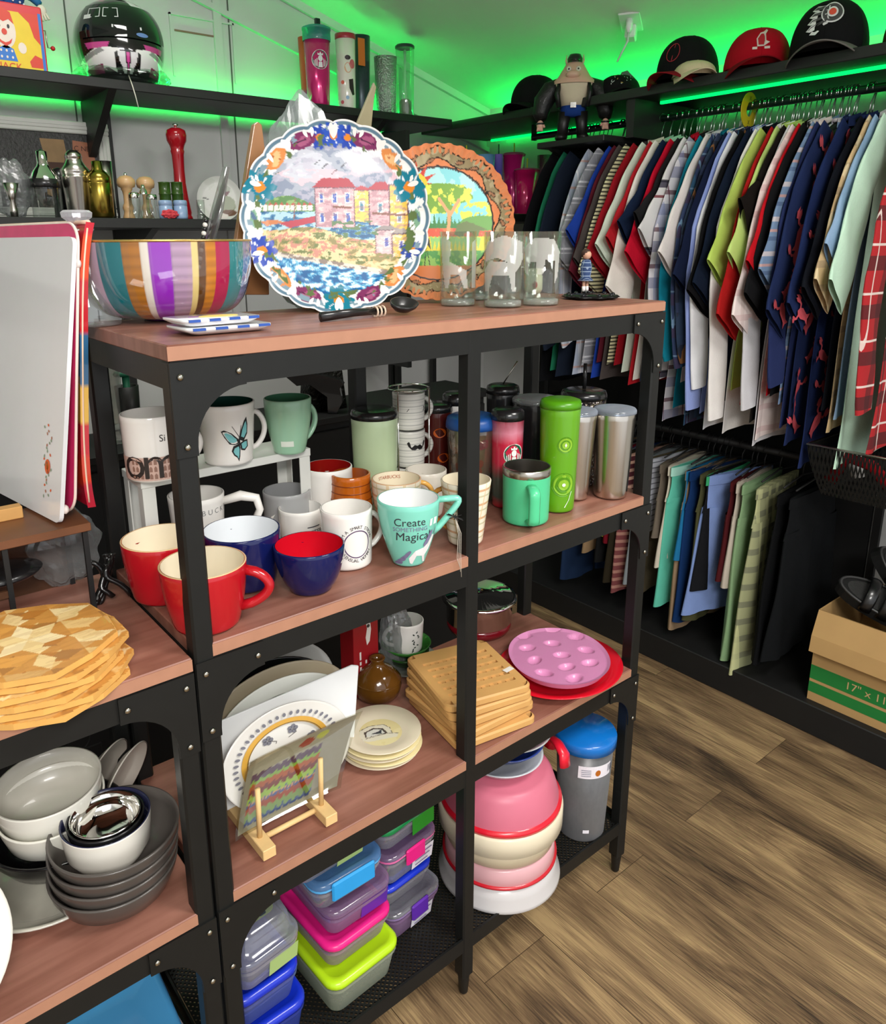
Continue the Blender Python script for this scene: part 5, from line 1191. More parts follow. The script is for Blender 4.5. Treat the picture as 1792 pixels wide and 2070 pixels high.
for k in range(16):
    a=PI/2+k*2*PI/16; x,y=.865*math.cos(a),.865*math.sin(a)
    if k in (0,): flower(cv,x-.15,y-.03,.12,'2746a8'); flower(cv,x+.15,y-.03,.12,'2746a8'); flower(cv,x,y,.13,'2f55b8')
    elif k in (3,13): flower(cv,x,y,.19,'177a90')
    elif k in (5,): flower(cv,x,y,.17,'2746a8')
    elif k in (8,): flower(cv,x,y,.18,'177a90')
    elif k in (11,): flower(cv,x,y,.12,'3a50a0')
    elif k in (1,15,7,9): cv.ell(x,y,.15,.075,'7a2f5c',rot=a+PI/2); cv.ell(x+.02,y,.08,.04,'a4587c',rot=a+PI/2+.3); cv.line([(x-.08*math.sin(a),y+.08*math.cos(a)),(x+.1*math.sin(a),y-.1*math.cos(a))],.006,'3c1c38')
    elif k in (2,14,6,10): cv.ell(x,y,.14,.07,'d98a4c',rot=a+PI/2); cv.ell(x,y,.08,.04,'efb982',rot=a+PI/2+.4); cv.ell(x+.04,y,.014,.012,'9a4a24'); cv.ell(x-.03,y+.02,.012,.012,'a85a2c')
    else: cv.ell(x,y,.10,.035,'7fa88c',rot=a+PI/2); cv.ell(x,y+.02,.07,.02,'56708c',rot=a+PI/2+.5)
cv.put((rr>.77)&(rr<.87)&(nb>.57),'5e7244'); cv.put((rr>.88)&(rr<.93)&(nb>.62),'7f98a6')
cv.line([(.62*math.cos(a),.62*math.sin(a)) for a in [.2+.12*i for i in range(0)]] or [(0,0),(0,0)],0.0001,'ffffff')
pb=at(690,628,z=ZT); cc=Vector((pb.x,pb.y,ZT))+Vector((pb.x-CP.x,pb.y-CP.y,0)).normalized()*.02; cc.z=zat(cc,443); q=at(680,443,y=cc.y); cc.x=q.x; cc.z=q.z
Rp=rad(cc,374)/1.0
show_plate('decorative_plate','large scalloped white plate painted with a harbour village, standing on the unit top',cc,Rp,.14,cv,scal(22,.035,.7))
# small dark wire easel behind the painted plate
def easel(label,c,s,mt):
    t=thing('plate_easel',label,'easel',(c.x,c.y,ZT+.0005),(0,0,math.atan2(c.y-CP.y,c.x-CP.x)-PI/2),'plate easels on the unit top')
    for sx in (-1,1): part('leg',MB().tube([(sx*.05*s,-.05*s,.015),(sx*.05*s,-.045*s,.003),(sx*.05*s,.03*s,.003),(sx*.015*s,.035*s,.12*s)],.0028,8),mt,t)
    part('strut',MB().tube([(0,.035*s,.11*s),(0,.085*s,.003)],.0028,8),mt,t)
easel('black wire easel behind the harbour plate',cc+Vector((.03,.03,0)),1,BLK2)
# savanna plate
cv=Canvas(330,'d98a5e'); rr=np.sqrt(cv.X**2+cv.Y**2); an=np.arctan2(cv.Y,cv.X); n1=cv.noise(6,6,11); n2=cv.noise(26,26,12)
band=(rr>.74)&(rr<.97); wv=.86+.04*np.sin(an*9); cv.put(rr>.72,'e08a5c'); cv.put((np.abs(rr-wv)<.065),'9a8a68'); cv.put((np.abs(rr-wv)<.065)&(n2>.55),'b5a684'); cv.put((np.abs(np.abs(rr-wv)-.065)<.008),'33261f')
for k in range(26):
    a=k*2*PI/26; x,y=(.85+.05*math.sin(k*2.4))*math.cos(a),(.85+.05*math.sin(k*2.4))*math.sin(a); cv.ell(x,y,.065,.026,'3a2a22',rot=a+PI/2+.5); cv.ell(x,y,.05,.016,'a87a5c',rot=a+PI/2+.5)
inn=rr<.72; cv.put(inn,'7fcdd2'); cv.put(inn&(n1>.52),'a9dfdc'); cv.put((rr<.745)&(rr>.715),'2a1d18')
cv.put(inn&(cv.Y<.0),'3f8a3c'); 
for k in range(26): x=-.7+.055*k; cv.poly([(x-.03,-.06),(x+.03,-.06),(x+.01*math.sin(k),.10+.05*math.sin(k*1.7))],'2f7d35')
cv.put(inn&(cv.Y<-.06),'d9502c'); cv.put(inn&(cv.Y<-.06)&(n2>.58),'e8743f'); cv.put(inn&(cv.Y<-.17),'e9d22e'); cv.put(inn&(cv.Y<-.35),'4f9a46'); cv.put(inn&(cv.Y<-.35)&(n2>.5),'8fbf55'); cv.put(inn&(cv.Y<-.55),'d97a3c')
for k in range(12): x=-.05+.055*k; cv.poly([(x-.05,-.16),(x+.02,-.20),(x-.02,-.36)],'8fc46a')
cv.ell(-.28,.50,.15,.15,'e8c22c'); 
for k in range(12): a=k*PI/6; cv.poly([(-.28+.15*math.cos(a-.2),.50+.15*math.sin(a-.2)),(-.28+.15*math.cos(a+.2),.50+.15*math.sin(a+.2)),(-.28+.30*math.cos(a),.50+.30*math.sin(a))],'c8351f')
for x,y,rx,ry in ((.05,.42,.36,.10),(-.05,.30,.30,.09),(.25,.34,.22,.08),(.0,.20,.22,.07)): cv.ell(x,y,rx,ry,'6f9e28'); 
cv.put(inn&(cv.Y>.13)&(cv.Y<.5)&(n2>.55)&(cv.X<.45)&(np.abs(cv.X-.1)<.4),'d6e04a')
for p in ([(.14,-.1),(.16,.12),(.02,.32)],[(.16,.1),(.28,.3)],[(-.14,-.06),(-.3,.18)],[(.15,-.1),(.15,.15)]): cv.line(p,.022,'d9a06a')
cv.put(inn&((((cv.X-.58)/.28)**2+((cv.Y-.12)/.16)**2)<1)&(n2>.42),'d4dd3c'); cv.put(inn&((((cv.X-.58)/.28)**2+((cv.Y-.0)/.10)**2)<1),'5d9a34')
cv.poly([(.22,-.14),(.26,-.02),(.38,.03),(.52,-.02),(.66,-.08),(.56,-.10),(.54,-.17),(.48,-.17),(.46,-.12),(.36,-.12),(.34,-.17),(.28,-.17)],'5c7030')
for k in range(8): x=-.6+.07*k; cv.poly([(x,-.55),(x+.015,-.55),(x-.05+.03*k%.1,-.28)],'2b2a1c'); cv.poly([(x,-.18),(x+.02,-.34),(x-.04,-.26)],'2b2a1c')
c8=at(885,452,y=.30); R8=rad(c8,305)
show_plate('decorative_plate','orange-bordered plate painted with an African savanna, behind the drinking glasses',c8,R8,.16,cv,scal(40,.03,1),edge='d98a5e')
easel('dark wire easel under the savanna plate',c8+Vector((.02,.03,0)),1.1,BLK2)
# drinking glasses
GLS=glass((246,250,248),rough=.01,alpha=.12); ETCH=mat('d4d4ce',.8,var=.05,alpha=.5)
def tumbler_glass(label,px,py,w,deco):
    c,r=stand(px,py,ZT,w); H=zat(c,468)-ZT; t=thing('drinking_glass',label,'glass',(c.x,c.y,ZT),group='etched drinking glasses')
    b=MB(); b.lathe([(0,0),(r*.94,0),(r,.003),(r*1.02,H),(r*.96,H),(r*.94,.016),(r*.8,.012),(0,.011)],40); part('wall',b,GLS,t)
    b=MB(); b.lathe([(0,.001),(r*.93,.001),(r*.93,.010),(0,.0105)],40); part('thick_base',b,glass((235,240,238),alpha=.38),t)
    b=MB(); a=camang(c)
    fn=wrapfn(lambda z:r*1.015,a,0,.0006); N=46; st=.70*H/N
    def ins(x,y,P):
        k=False
        for i in range(len(P)):
            (xa,ya),(xb,yb)=P[i],P[(i+1)%len(P)]
            if (ya>y)!=(yb>y) and x<(xb-xa)*(y-ya)/(yb-ya)+xa: k=not k
        return k
    for i in range(N):
        for j in range(int(N*1.4)):
            x,y=-.35*H+(i+.5)*st,(j+.5)*st
            if any(ins(x/H,y/H,P) for P in deco): b.add([fn(x-st/2,y-st/2),fn(x+st/2,y-st/2),fn(x+st/2,y+st/2),fn(x-st/2,y+st/2)],[(0,1,2,3)],0,True)
    part('etching',b,ETCH,t,'frosted etched animals'); return t
zebra=[[(-.30,.22),(-.32,.50),(-.2,.62),(.05,.60),(.18,.74),(.30,.68),(.28,.58),(.16,.46),(.18,.22),(.12,.22),(.08,.42),(-.16,.42),(-.22,.22)]]
gir=[[(-.2,.25),(-.24,.5),(-.3,.9),(-.2,.94),(-.1,.86),(-.12,.6),(.12,.48),(.14,.25),(.08,.25),(.02,.42),(-.10,.42),(-.14,.25)],[(.22,.25),(.22,.85),(.30,.9),(.34,.7),(.30,.25)]]
ele=[[(-.28,.45),(-.30,.78),(-.1,.92),(.16,.90),(.30,.72),(.26,.4),(.20,.3),(.2,.6),(.05,.62),(.02,.42),(-.06,.42),(-.08,.60),(-.2,.58),(-.2,.42)]]
tree=[[(-.30,.60),(-.28,.86),(0,.95),(.30,.86),(.32,.62),(.15,.66),(.05,.6),(-.1,.66)]]
tumbler_glass('etched drinking glass at the back between the first two',958,607,62,tree)
tumbler_glass('etched drinking glass at the back between the last two',1052,606,62,tree)
tumbler_glass('etched drinking glass with a giraffe, leftmost of the front three',926,619,72,gir)
tumbler_glass('etched drinking glass with an antelope, middle of the front three',1017,622,78,zebra+tree)
tumbler_glass('etched drinking glass with an elephant, rightmost by the black stand',1093,618,74,ele)
c,r=stand(1078,585,ZT,34); b=MB(); H=.055; b.lathe([(0,0),(r*.8,0),(r,.01),(r,H*.7),(r*.9,H*.75),(r*.9,H),(0,H)],24); decal(b,ell(.004,.02,.006,.008,10),wrapfn(lambda z:r,camang(c),.0,.0006),1)
o=b.build('candle_jar',[glaze('d9d3b4'),mat('b03a2c',.5)]); o.location=(at(1078,590,y=.31).x,.31,ZT); tag(o,'small cream jar with a red mark seen through the glasses','jar')
# striped glass bowl
c,r0=stand(345,649,ZT,112); zr=zat(c,487); r1=rad((c.x,c.y,zr),345); H=zr-ZT
SC=['6f9a2a','8a5a86','c9a8c0','126e78','126e78','8f5a14','c98a1e','d8cdb0','7d1fa0','a63fc0','9a6f90','c7a6bd','d3b878','5a3410','b9741c','a00f45','b8154f','2b7a7c','4f9a9a','6d6fa0','a7b3c2','4a1a2c']
t=thing('glass_bowl','large glass bowl with multicoloured vertical stripes and a gold rim','bowl',(c.x,c.y,ZT))
a0=camang(c)-PI*.5
def bprof(v): return r0+(r1-r0)*math.sin(v*PI/2)**.80 if v>0 else r0
BST=((-90,'8a5a86'),(-74,'7fa02a'),(-57,'b9a0b4'),(-44,'126e78'),(-26,'a8691a'),(-14,'d8d2c8'),(-9,'8a1fb0'),(4,'a98aa6'),(16,'d9c27c'),(20,'4f2f10'),(25,'c07a1c'),(32,'a80f48'),(44,'2b7f84'),(59,'7a86b0'),(74,'4a1a2c'),(90,'5a1a30'))
def bcol(u,v):
    d=(u*360-90+180)%360-180
    if d>90: d=180-d
    if d<-90: d=-180-d
    i=max(k for k,(a_,_) in enumerate(BST) if d>=a_-1e-6); cc_=lin(BST[i][1]); nx=BST[min(i+1,len(BST)-1)][0]; f=(d-BST[i][0])/max(1,nx-BST[i][0])
    s=.85 if (f<.06) else 1; w_=.75+.35*math.sin(v*40+i*2)**2 if i%3==1 else 1
    return tuple(min(1,x*s*w_) for x in cc_[:3])
b=MB(); b.grid(lambda u,v:(lambda a,rr_:(rr_*math.cos(a),rr_*math.sin(a),.004+(H-.004)*(1-(1-v)**1.0)*(v**.9)))(a0+2*PI*u,r0*.9+(r1-r0*.9)*(1-(1-v)**2.1)**.62),440,40,0,closed_u=True,cols=bcol)
part('bowl_wall',b,painted(.06,.8,alpha=.9,spec=.8),t)
b=MB(); b.lathe([(0,0),(r0*.9,0),(r0*.92,.004)],40); part('base',b,glaze('5a2a6a'),t)
b=MB(); b.tube([(r1*math.cos(2*PI*i/72),r1*math.sin(2*PI*i/72),H) for i in range(72)],.0018,6,closed=True); part('gold_rim',b,mat('c9a860',.25,.8),t,'gold rim')
# spatula in plastic standing in the bowl
t=thing('cake_server','cake server with black and white beaded handle standing in the striped bowl','cake server')
p0,p1,p2,p3=[at(a,b_,y=c.y+.03) for a,b_ in ((402,540),(416,446),(420,500),(458,352))]
b=MB()
for k in range(12): u=k/11; b.ball(tuple(p0.lerp(p1,u)),.0042,k%2,10)
part('beaded_handle',b,[mat('e6e2d8',.3),BP],t)
part('blade',MB().tube([p2,p2.lerp(p3,.5),p3],[.010,.014,.006],8,flat=.2),mat('4a4744',.2,.8),t)
part('plastic_sleeve',MB().tube([p2,p2.lerp(p3,.5),p3+Vector((0,0,.01))],[.016,.018,.010],10,flat=.4),glass((215,215,215),rough=.15,alpha=.25),t)
# decanter
c,r=stand(176,630,ZT,100); c=(lambda p:Vector((p.x,.342-r,ZT)))(at(176,620,y=.342-r)); Ht=zat(c,425)-ZT
t=thing('decanter','clear glass decanter with a flat round stopper behind the striped bowl','decanter',(c.x,c.y,ZT))
DG=glass((240,244,246),rough=.03,alpha=.22); rs=rad((c.x,c.y,ZT+Ht),62)
part('body',MB().lathe([(0,0),(r,0),(r*1.02,.004),(r*.98,.03),(r*.62,Ht*.42),(rs*.75,Ht*.60),(rs*.78,Ht*.80),(rs*1.0,Ht*.84),(rs*.7,Ht*.85)],36),DG,t)
part('stopper',MB().lathe([(0,Ht*.78),(rs*.45,Ht*.80),(rs*.4,Ht*.88),(rs*.95,Ht*.94),(rs*1.0,Ht*.98),(rs*.8,Ht),(0,Ht*.99)],12,smooth=False),glass((245,245,250),rough=.02,alpha=.4),t)
# stacked small tiles with blue checks
q=at(445,652,z=ZT+.012)
for k,(sx,sy,dz,dx,ro) in enumerate(((.122,.080,.0005,.004,.0),(.112,.074,.0115,-.006,.04))):
    b=MB(); loft(b,[(rrect(sx*.8,sy*.8,.01),0),(rrect(sx,sy,.012),.006),(rrect(sx,sy,.012),.0085)],0)
    for i in range(4):
        xx=-sx/2+sx*(i+.25)/4; b.box(xx,xx+sx*.14,-sy/2-.0006,-sy/2+.004,.0055,.0088,1)
    if k: b.prism(ell(.01,0,.028,.014,20),.0085,.0088,2); b.prism(ell(-.02,.008,.012,.004,12,.4),.0085,.0089,3)
    o=b.build('small_dish',[glaze('e8e9ea'),mat('2f55a8',.3),mat('e3d070',.4),mat('7a4a8a',.4)]); o.location=(q.x+dx,q.y+.012,ZT+dz); o.rotation_euler=(0,0,ro)
    tag(o,('lower white rectangular dish with blue checked rim','upper white rectangular dish with blue checks and a yellow motif')[k]+', front of the unit top','dish','white checked dishes on the unit top')
# black spoon
t=thing('serving_spoon','black plastic serving spoon with a pale rubber band, lying before the harbour plate','spoon')
s0,s1,s2=at(648,641,z=ZT+.006),at(780,628,z=ZT+.007),at(815,622,z=ZT+.010)
part('handle',MB().tube([s0,s0.lerp(s1,.5)+Vector((0,0,.002)),s1],[.0075,.0065,.005],10,flat=.6),BP,t)
d=(s2-s1).normalized(); b=MB(); ang=math.atan2(d.y,d.x)
b.lathe([(0,-.006),(.010,-.004),(.016,.004),(.0175,.010),(.016,.010),(.010,0),(0,-.002)],28,sx=1.5,T=Matrix.Translation(s2)@Matrix.Rotation(ang,4,'Z')@Matrix.Rotation(.5,4,'X')); part('bowl',b,BP,t)
b=MB(); 
for k in range(3): m_=s1.lerp(s0,.05+.06*k); b.tube([(m_.x+.0*i,m_.y+.008*math.cos(i*PI/6),m_.z+.008*math.sin(i*PI/6)) for i in range(12)],.0016,6,closed=True)
part('rubber_band',b,mat('dcc4ae',.6),t,'pale rubber band')
# black ornate stand with a doll's feet
c,r=stand(1194,607,ZT,112)
t=thing('plate_stand','flat black ornate stand near the right end of the unit top','stand',(c.x,c.y,ZT))
part('base',MB().lathe([(0,0),(r*.8,0),(r,.003),(r*.9,.007),(r*.4,.009),(0,.010)],40,fn=lambda a,r_,z:1+.08*math.cos(9*a)),mat('1b1b1c',.25,.5),t)
b=MB()
for k in range(9): b.ball((r*.8*math.cos(k*.7),r*.8*math.sin(k*.7),.007),.005,n=8)
part('ornament',b,mat('26262a',.2,.6),t)
t=thing('figurine','little figurine in a blue tartan coat with white socks, on the black stand','figurine',(c.x-.018,c.y+.0,ZT+.0105)); t.scale=(.72,.72,.72)
part('coat',MB().lathe([(0,.095),(.012,.09),(.016,.07),(.013,.045),(.022,.035),(0,.034)],20),lined('2b3f66',((2,.012,.2,.1,'8f9fb5',.8),(0,.012,.2,.3,'8f9fb5',.8))),t)
for sx in (-1,1): 
    L_=MB(); L_.tube([(sx*.007,0,.038),(sx*.007,0,.006)],.0042,8,0); L_.tube([(sx*.007,0,.02),(sx*.007,0,.006)],.0048,8,1); L_.ball((sx*.007,-.004,.004),.006,2,10,sc=(1,1.5,.65)); part('leg',L_,[mat('c99a80',.5),mat('e8e4e0',.6),BP],t)
part('head',MB().ball((0,0,.105),.013,0,14),mat('c99a80',.5),t); part('hair',MB().ball((0,.003,.108),.0138,0,14),mat('3a2418',.7),t)
# wooden board, bag, leaf at the back of the unit top
def onY(pts,y): return [(lambda p:(p.x,p.z))(at(a,b_,y=y)) for a,b_ in pts]
def upright(name,label,cat,pts,y,th,m,group=None,bev=.0015):
    P=onY(pts,y); x0=sum(p[0] for p in P)/len(P); z0=min(p[1] for p in P); b=MB(); b.prism([(p[0]-x0,p[1]-z0) for p in P],-th,0,T=Matrix.Rotation(PI/2,4,'X')); o=b.build(name,m); o.location=(x0,y,z0)
    if bev: bm_=o.modifiers.new('b','BEVEL'); bm_.width=bev; bm_.segments=2
    return tag(o,label,cat,group)
zl=at(500,597,y=.335)
upright('wooden_easel_board','tall narrow brown wooden board with a rounded tip, wrapped in plastic behind the harbour plate','board',[(522,246),(514,252),(500,340),(480,470),(462,596),(478,596),(545,596),(536,300),(530,252)],.36,.012,mat('9a6a42',.35,var=.35,scale=12,coat=.4))
o=MB().box(-.075,.075,-.006,.006,0,.012,bev=.001).build('wooden_strip',RKW); p=at(525,602,z=ZT); o.location=(p.x,min(p.y,.31),ZT+.0005); tag(o,'pale wooden strip lying behind the striped bowl','wooden strip')
bc=at(618,330,y=.30)
crumple('plastic_bag','crumpled clear plastic bag rising behind the harbour plate','plastic bag',0,0,.170,.078,.016,.172,glass((205,215,212),rough=.2,alpha=.42),5,tuple(Vector((cc.x,cc.y,ZT+.001))+Vector((pb.x-CP.x,pb.y-CP.y,0)).normalized()*.062+Vector((AR.x,AR.y,0))*-.052),amp=.22).rotation_euler=(0,0,camang(cc)+PI/2)
upright('wooden_spatula','pointed olive-wood spatula behind the plastic bag','spatula',[(757,166),(762,176),(757,200),(745,330),(735,420),(700,420),(706,300),(722,250)],.34,.006,mat('8a8264',.4,var=.3,scale=20))
# ================= WALL SHELF GOODS =================
def up(px,ytop,w,Y,z0):
    p=at(px,ytop+40,y=Y); c=Vector((p.x,Y,z0)); return c,zat(c,ytop)-z0,rad((c.x,Y,z0+.05),w)
def turned(name,label,cat,px,ytop,w,Y,z0,prof,m,group=None,mis=None,n=32,extra=None,sm=True):
    c,H,r=up(px,ytop,w,Y,z0+.0008 if 0 else z0); t=thing(name,label,cat,c,group=group)
    b=MB(); b.lathe([(a*r,q*H) for a,q in prof],n,0,mis=mis,smooth=sm); part('body',b,m,t)
    if extra: extra(t,c,H,r)
    return t
Y1=1.66; LZ_=LZ+.0005
WD=mat('c9a273',.4,var=.12,scale=30,coat=.2)
MILL=[(0,0),(.62,0),(.66,.03),(.55,.10),(.50,.17),(.62,.24),(.55,.30),(.42,.36),(.42,.52),(.50,.62),(.62,.66),(.60,.69),(.90,.72),(1,.80),(.95,.88),(.6,.95),(.15,.97),(0,.97)]
turned('pepper_mill','pale wooden pepper mill with a metal knob, leftmost of the mills','pepper mill',257,352,36,Y1,LZ_,MILL,WD,'wooden mills',extra=lambda t,c,H,r:part('knob',MB().lathe([(r*.12,H*.96),(r*.2,H*.99),(r*.1,H*1.03),(0,H*1.03)],12),CHROME,t))
turned('pepper_mill','pale wooden mill without a knob, between the shakers and the red mill','pepper mill',296,354,36,Y1+.03,LZ_,MILL,WD,'wooden mills')
RM=glaze('9c0f1d',.15)
turned('pepper_mill','tall glossy red pepper mill','pepper mill',358,256,40,Y1+.05,LZ_,[(0,0),(1.0,0),(1.02,.03),(.9,.05),(.95,.08),(.72,.25),(.58,.40),(.55,.55),(.60,.70),(.68,.74),(.62,.76),(.72,.80),(.95,.85),(1.0,.91),(.9,.96),(.5,.985),(0,.99)],RM,extra=lambda t,c,H,r:part('knob',MB().lathe([(r*.12,H*.98),(r*.12,H*1.0),(r*.28,H*1.01),(r*.28,H*1.025),(0,H*1.03)],16),CHROME,t))
for px,yt,lbx in ((274,388,'small glass salt shaker with steel top, left of the oil bottle'),(309,392,'small glass salt shaker with steel top, right of the oil bottle')):
    turned('salt_shaker',lbx,'salt shaker',px,yt,26,Y1-.03,LZ_,[(0,0),(.9,0),(1,.04),(.85,.5),(.8,.80)],GLS,'glass salt shakers',extra=lambda t,c,H,r:part('cap',MB().lathe([(r*.82,H*.78),(r*.85,H*.86),(r*.8,H*.97),(0,H)],20),CHROME,t))
turned('oil_bottle','slim glass oil bottle with a steel spout between the salt shakers','bottle',292,373,30,Y1-.06,LZ_,[(0,0),(1,0),(1,.08),(.75,.3),(.62,.7),(.5,.75)],GLS,extra=lambda t,c,H,r:part('spout',MB().lathe([(r*.52,H*.72),(r*.5,H*.80),(r*.25,H*.9),(r*.22,H*.99),(0,H)],16),CHROME,t))
for px,lbx in ((335,'left'),(360,'right')):
    turned('bamboo_jar','green bamboo-shaped jar, %s of the pair'%lbx,'jar',px,368,25,Y1+.0,LZ_,[(0,0),(.9,0),(.92,.3),(1,.32),(.92,.34),(.9,.66),(1.02,.68),(.92,.70),(.9,.97),(1,.99),(.8,1),(0,1)],glaze('33501a',.25,.2),'green bamboo jars')
for px,lbx in ((337,'left'),(367,'right')):
    turned('spice_pot','pale blue pot with a lid, %s of the pair before the bamboo jars'%lbx,'pot',px,405,27,Y1-.045,LZ_,[(0,0),(.95,0),(1,.1),(1,.68),(.9,.7),(1,.73),(1,.92),(.9,1),(0,1)],glaze('8fa9cc',.3),'pale blue pots')
c,H,r=up(345,428,44,1.60,LZ_); crumple('cloth_toy','small red and white crumpled toy at the edge of the mill shelf','toy',0,0,.014,.024,.012,.0135,mat('d0404a',.7,var=.3,scale=60),4,(c.x,1.595,LZ_),amp=.3)
turned('shot_glass','small shot glass beside the white bird plate','glass',408,404,18,Y1-.03,LZ_,[(0,0),(.9,0),(1,.2),(.8,.25),(.85,.3),(.9,1),(.8,1)],GLS)
# white bird plate on the shelf
c_=at(458,388,y=1.80); Rb=rad(c_,90); Lp=LZ+Rb+.001
cv=Canvas(110,'dfe0da'); cv.put(cv.noise(5,5,2)>.6,'cfd2c8',.5); cv.ell(.25,-.25,.45,.4,'a9b09a'); cv.ell(.2,.45,.3,.18,'b9bfb4'); cv.poly([(0,.3),(.5,.35),(.3,.15)],'8a6a70'); cv.line([(-.7,.05),(-.5,.0)],.03,'3c3c3c'); cv.line([(.0,-.2),(.2,.5)],.02,'7a7c6c'); cv.ell(.4,-.6,.35,.15,'7a5c4c'); cv.ell(.1,-.75,.25,.12,'e8e0d8')
show_plate('bird_plate','white round plate with a faint painted bird, leaning on the wall shelf',Vector((c_.x,1.86,LZ+Rb*.985)),Rb,.12,cv,lambda a:1,nr=30,na=80,dish=.012)
# shakers and bar ware on the left
turned('cocktail_shaker','clear glass cocktail shaker with a black band','shaker',87,302,58,Y1-.0,LZ_,[(0,0),(.9,0),(1,.02),(1,.45)],GLS,'cocktail shakers',extra=lambda t,c,H,r:(part('band',MB().lathe([(r*1.0,H*.44),(r*1.06,H*.46),(r*1.06,H*.56),(r*1.0,H*.57)],32),BP,t),part('top',MB().lathe([(r*1.0,H*.56),(r*.8,H*.66),(r*.42,H*.76),(r*.36,H*.80),(r*.36,H*.97),(0,H)],32),CHROME,t)))
SHK=[(0,0),(.72,0),(.74,.02),(.95,.60),(.97,.615),(.94,.62),(.97,.66),(.98,.68),(1.0,.70),(.7,.78),(.56,.84),(.54,.88),(.58,.89),(.52,.94),(.3,.99),(0,1)]
turned('cocktail_shaker','brushed steel cocktail shaker with a domed cap','shaker',151,303,58,Y1+.01,LZ_,SHK,STEEL,'cocktail shakers')
turned('cocktail_shaker','gold coloured cocktail shaker, rightmost of the shakers','shaker',199,324,48,Y1-.03,LZ_,[(0,0),(.85,0),(1,.04),(1,.60),(.98,.61),(1,.62),(.98,.72),(.7,.80),(.45,.84),(.42,.98),(0,1)],mat('a08a3c',.22,1,var=.1),'cocktail shakers')
turned('bottle','black bottle standing between the clear and steel shakers','bottle',121,338,30,Y1+.09,LZ_,[(0,0),(1,0),(1,.8),(.8,.95),(0,1)],BP)
turned('steel_cup','small steel cup behind the gold shaker','cup',214,326,30,Y1+.07,LZ_,[(0,0),(.9,0),(1,.5),(.95,.55),(1,1),(.9,1)],STEEL)
turned('jigger','steel and smoked jigger under crumpled plastic at the left edge','jigger',26,370,28,Y1-.02,LZ_,[(0,0),(.5,0),(.55,.2),(.35,.45),(.5,.55),(1.1,1.0),(1.0,1.0),(.3,.55)],STEEL)
c,H,r=up(20,330,60,Y1+.05,LZ_); crumple('plastic_wrap','clump of clear plastic wrap at the left edge of the mill shelf','plastic wrap',0,0,H/2+.003,.055,.035,H/2,BAG,9,(c.x,Y1+.05,LZ_),amp=.25)
# framed picture
P=onY([(-60,232),(208,250),(237,443),(-40,443)],1.9); fw=.055; x0,z0=P[3][0],LZ+.001
FR=mat('d8dad2',.5,var=.05)
t=thing('picture_frame','white framed dark picture wrapped in bubble plastic, behind the shakers','picture frame',(P[2][0],1.9,z0),(-.03,0,0))
Wd=P[1][0]-P[0][0]; Hh=P[1][1]-z0
def fbar(x0,x1,z0,z1): 
    b=MB(); b.box(x0,x1,-.012,.008,z0,z1,bev=.003); 
    if x1-x0>z1-z0: b.box(x0,x1,-.016,-.010,z0+.012,z1-.014,bev=.002)
    else: b.box(x0+.012,x1-.014,-.016,-.010,z0,z1,bev=.002)
    part('frame_bar',b,FR,t)
fw=.038; fbar(-Wd,0,Hh-fw,Hh); fbar(-Wd,0,0,fw); fbar(-fw,0,fw,Hh-fw); fbar(-Wd,-Wd+fw,fw,Hh-fw)
b=MB(); b.box(-Wd+fw,-fw,.0,.004,fw,Hh-fw,0); f_=lambda x,y:(x,-.001,y)
xr=-fw; decal(b,[(xr-.075,.06),(xr-.088,.13),(xr-.078,Hh-fw-.02),(xr-.022,Hh-fw-.025),(xr-.006,.16),(xr-.015,.06)],f_,1); decal(b,[(xr-.175,.08),(xr-.17,.2),(xr-.178,Hh-fw-.02),(xr-.105,Hh-fw-.02),(xr-.095,.14),(xr-.13,.06)],f_,2)
vs,fs=text('C NEY',.022); b.add([(xr-.045+x,-.002,Hh-fw-.045+y) for x,y in vs],fs,3)
decal(b,[(xr-.175,.16),(xr-.105,.16),(xr-.105,.18),(xr-.175,.18)],lambda x,y:(x,-.002,y),3)
part('picture',b,[mat('3f3f3d',.5,var=.5,scale=50,bump=.4,bscale=90),mat('a86a4c',.5,var=.2),mat('9a7a50',.5,var=.3),mat('4a2c20',.6)],t)
# --- helmet shelf ---
YS=1.74; US=SZ+.0005
# toy box with clown drawing and puppet
pb_=at(88,60,y=YS); zt=zat((pb_.x,YS,0),15); Wb=.16
t=thing('jack_in_the_box','red-edged tin toy box with a clown drawing and crank','toy',(pb_.x-Wb/2,YS+.07,US)); Hb=zt-US
b=MB(); b.box(-Wb/2,Wb/2,-.07,.07,.0,Hb,0,bev=.003); f_=lambda x,y:(x,-.0708,y)
def D(pts,mi,o=0): decal(b,[(x*Wb,y*Hb) for x,y in pts],lambda x,y:(x,-.0708-.0006*o,y),mi)
D([(-.44,.08),(.42,.08),(.42,.88),(-.44,.88)],1); D([(.10,.88),(.42,.88),(.42,.45),(.32,.55),(.26,.75)],2,1); D([(.22,.12),(.42,.12),(.42,.26),(.3,.3),(.2,.2)],2,1); D([(.42,.06),(.47,.06),(.47,.9),(.42,.9)],3,1)
D(ell(-.17,.60,.19,.25,24),4,1); D([(-.34,.70),(-.30,.86),(-.17,.92),(-.04,.86),(.0,.70),(-.08,.76),(-.17,.72),(-.26,.76)],2,2)
D(ell(-.17,.58,.045,.045,12),2,3); D([(-.29,.50),(-.23,.45),(-.17,.43),(-.11,.45),(-.05,.50),(-.08,.43),(-.17,.38),(-.26,.43)],2,3)
for s in (-1,1): D(ell(-.17+s*.075,.66,.022,.03,10),5,3)
D([(-.33,.18),(-.29,.35),(-.17,.40),(-.05,.35),(.0,.18)],3,1)
for i in range(3):
    for j in range(2): D(ell(-.26+.09*i,.23+.09*j,.018,.02,8),4,2)
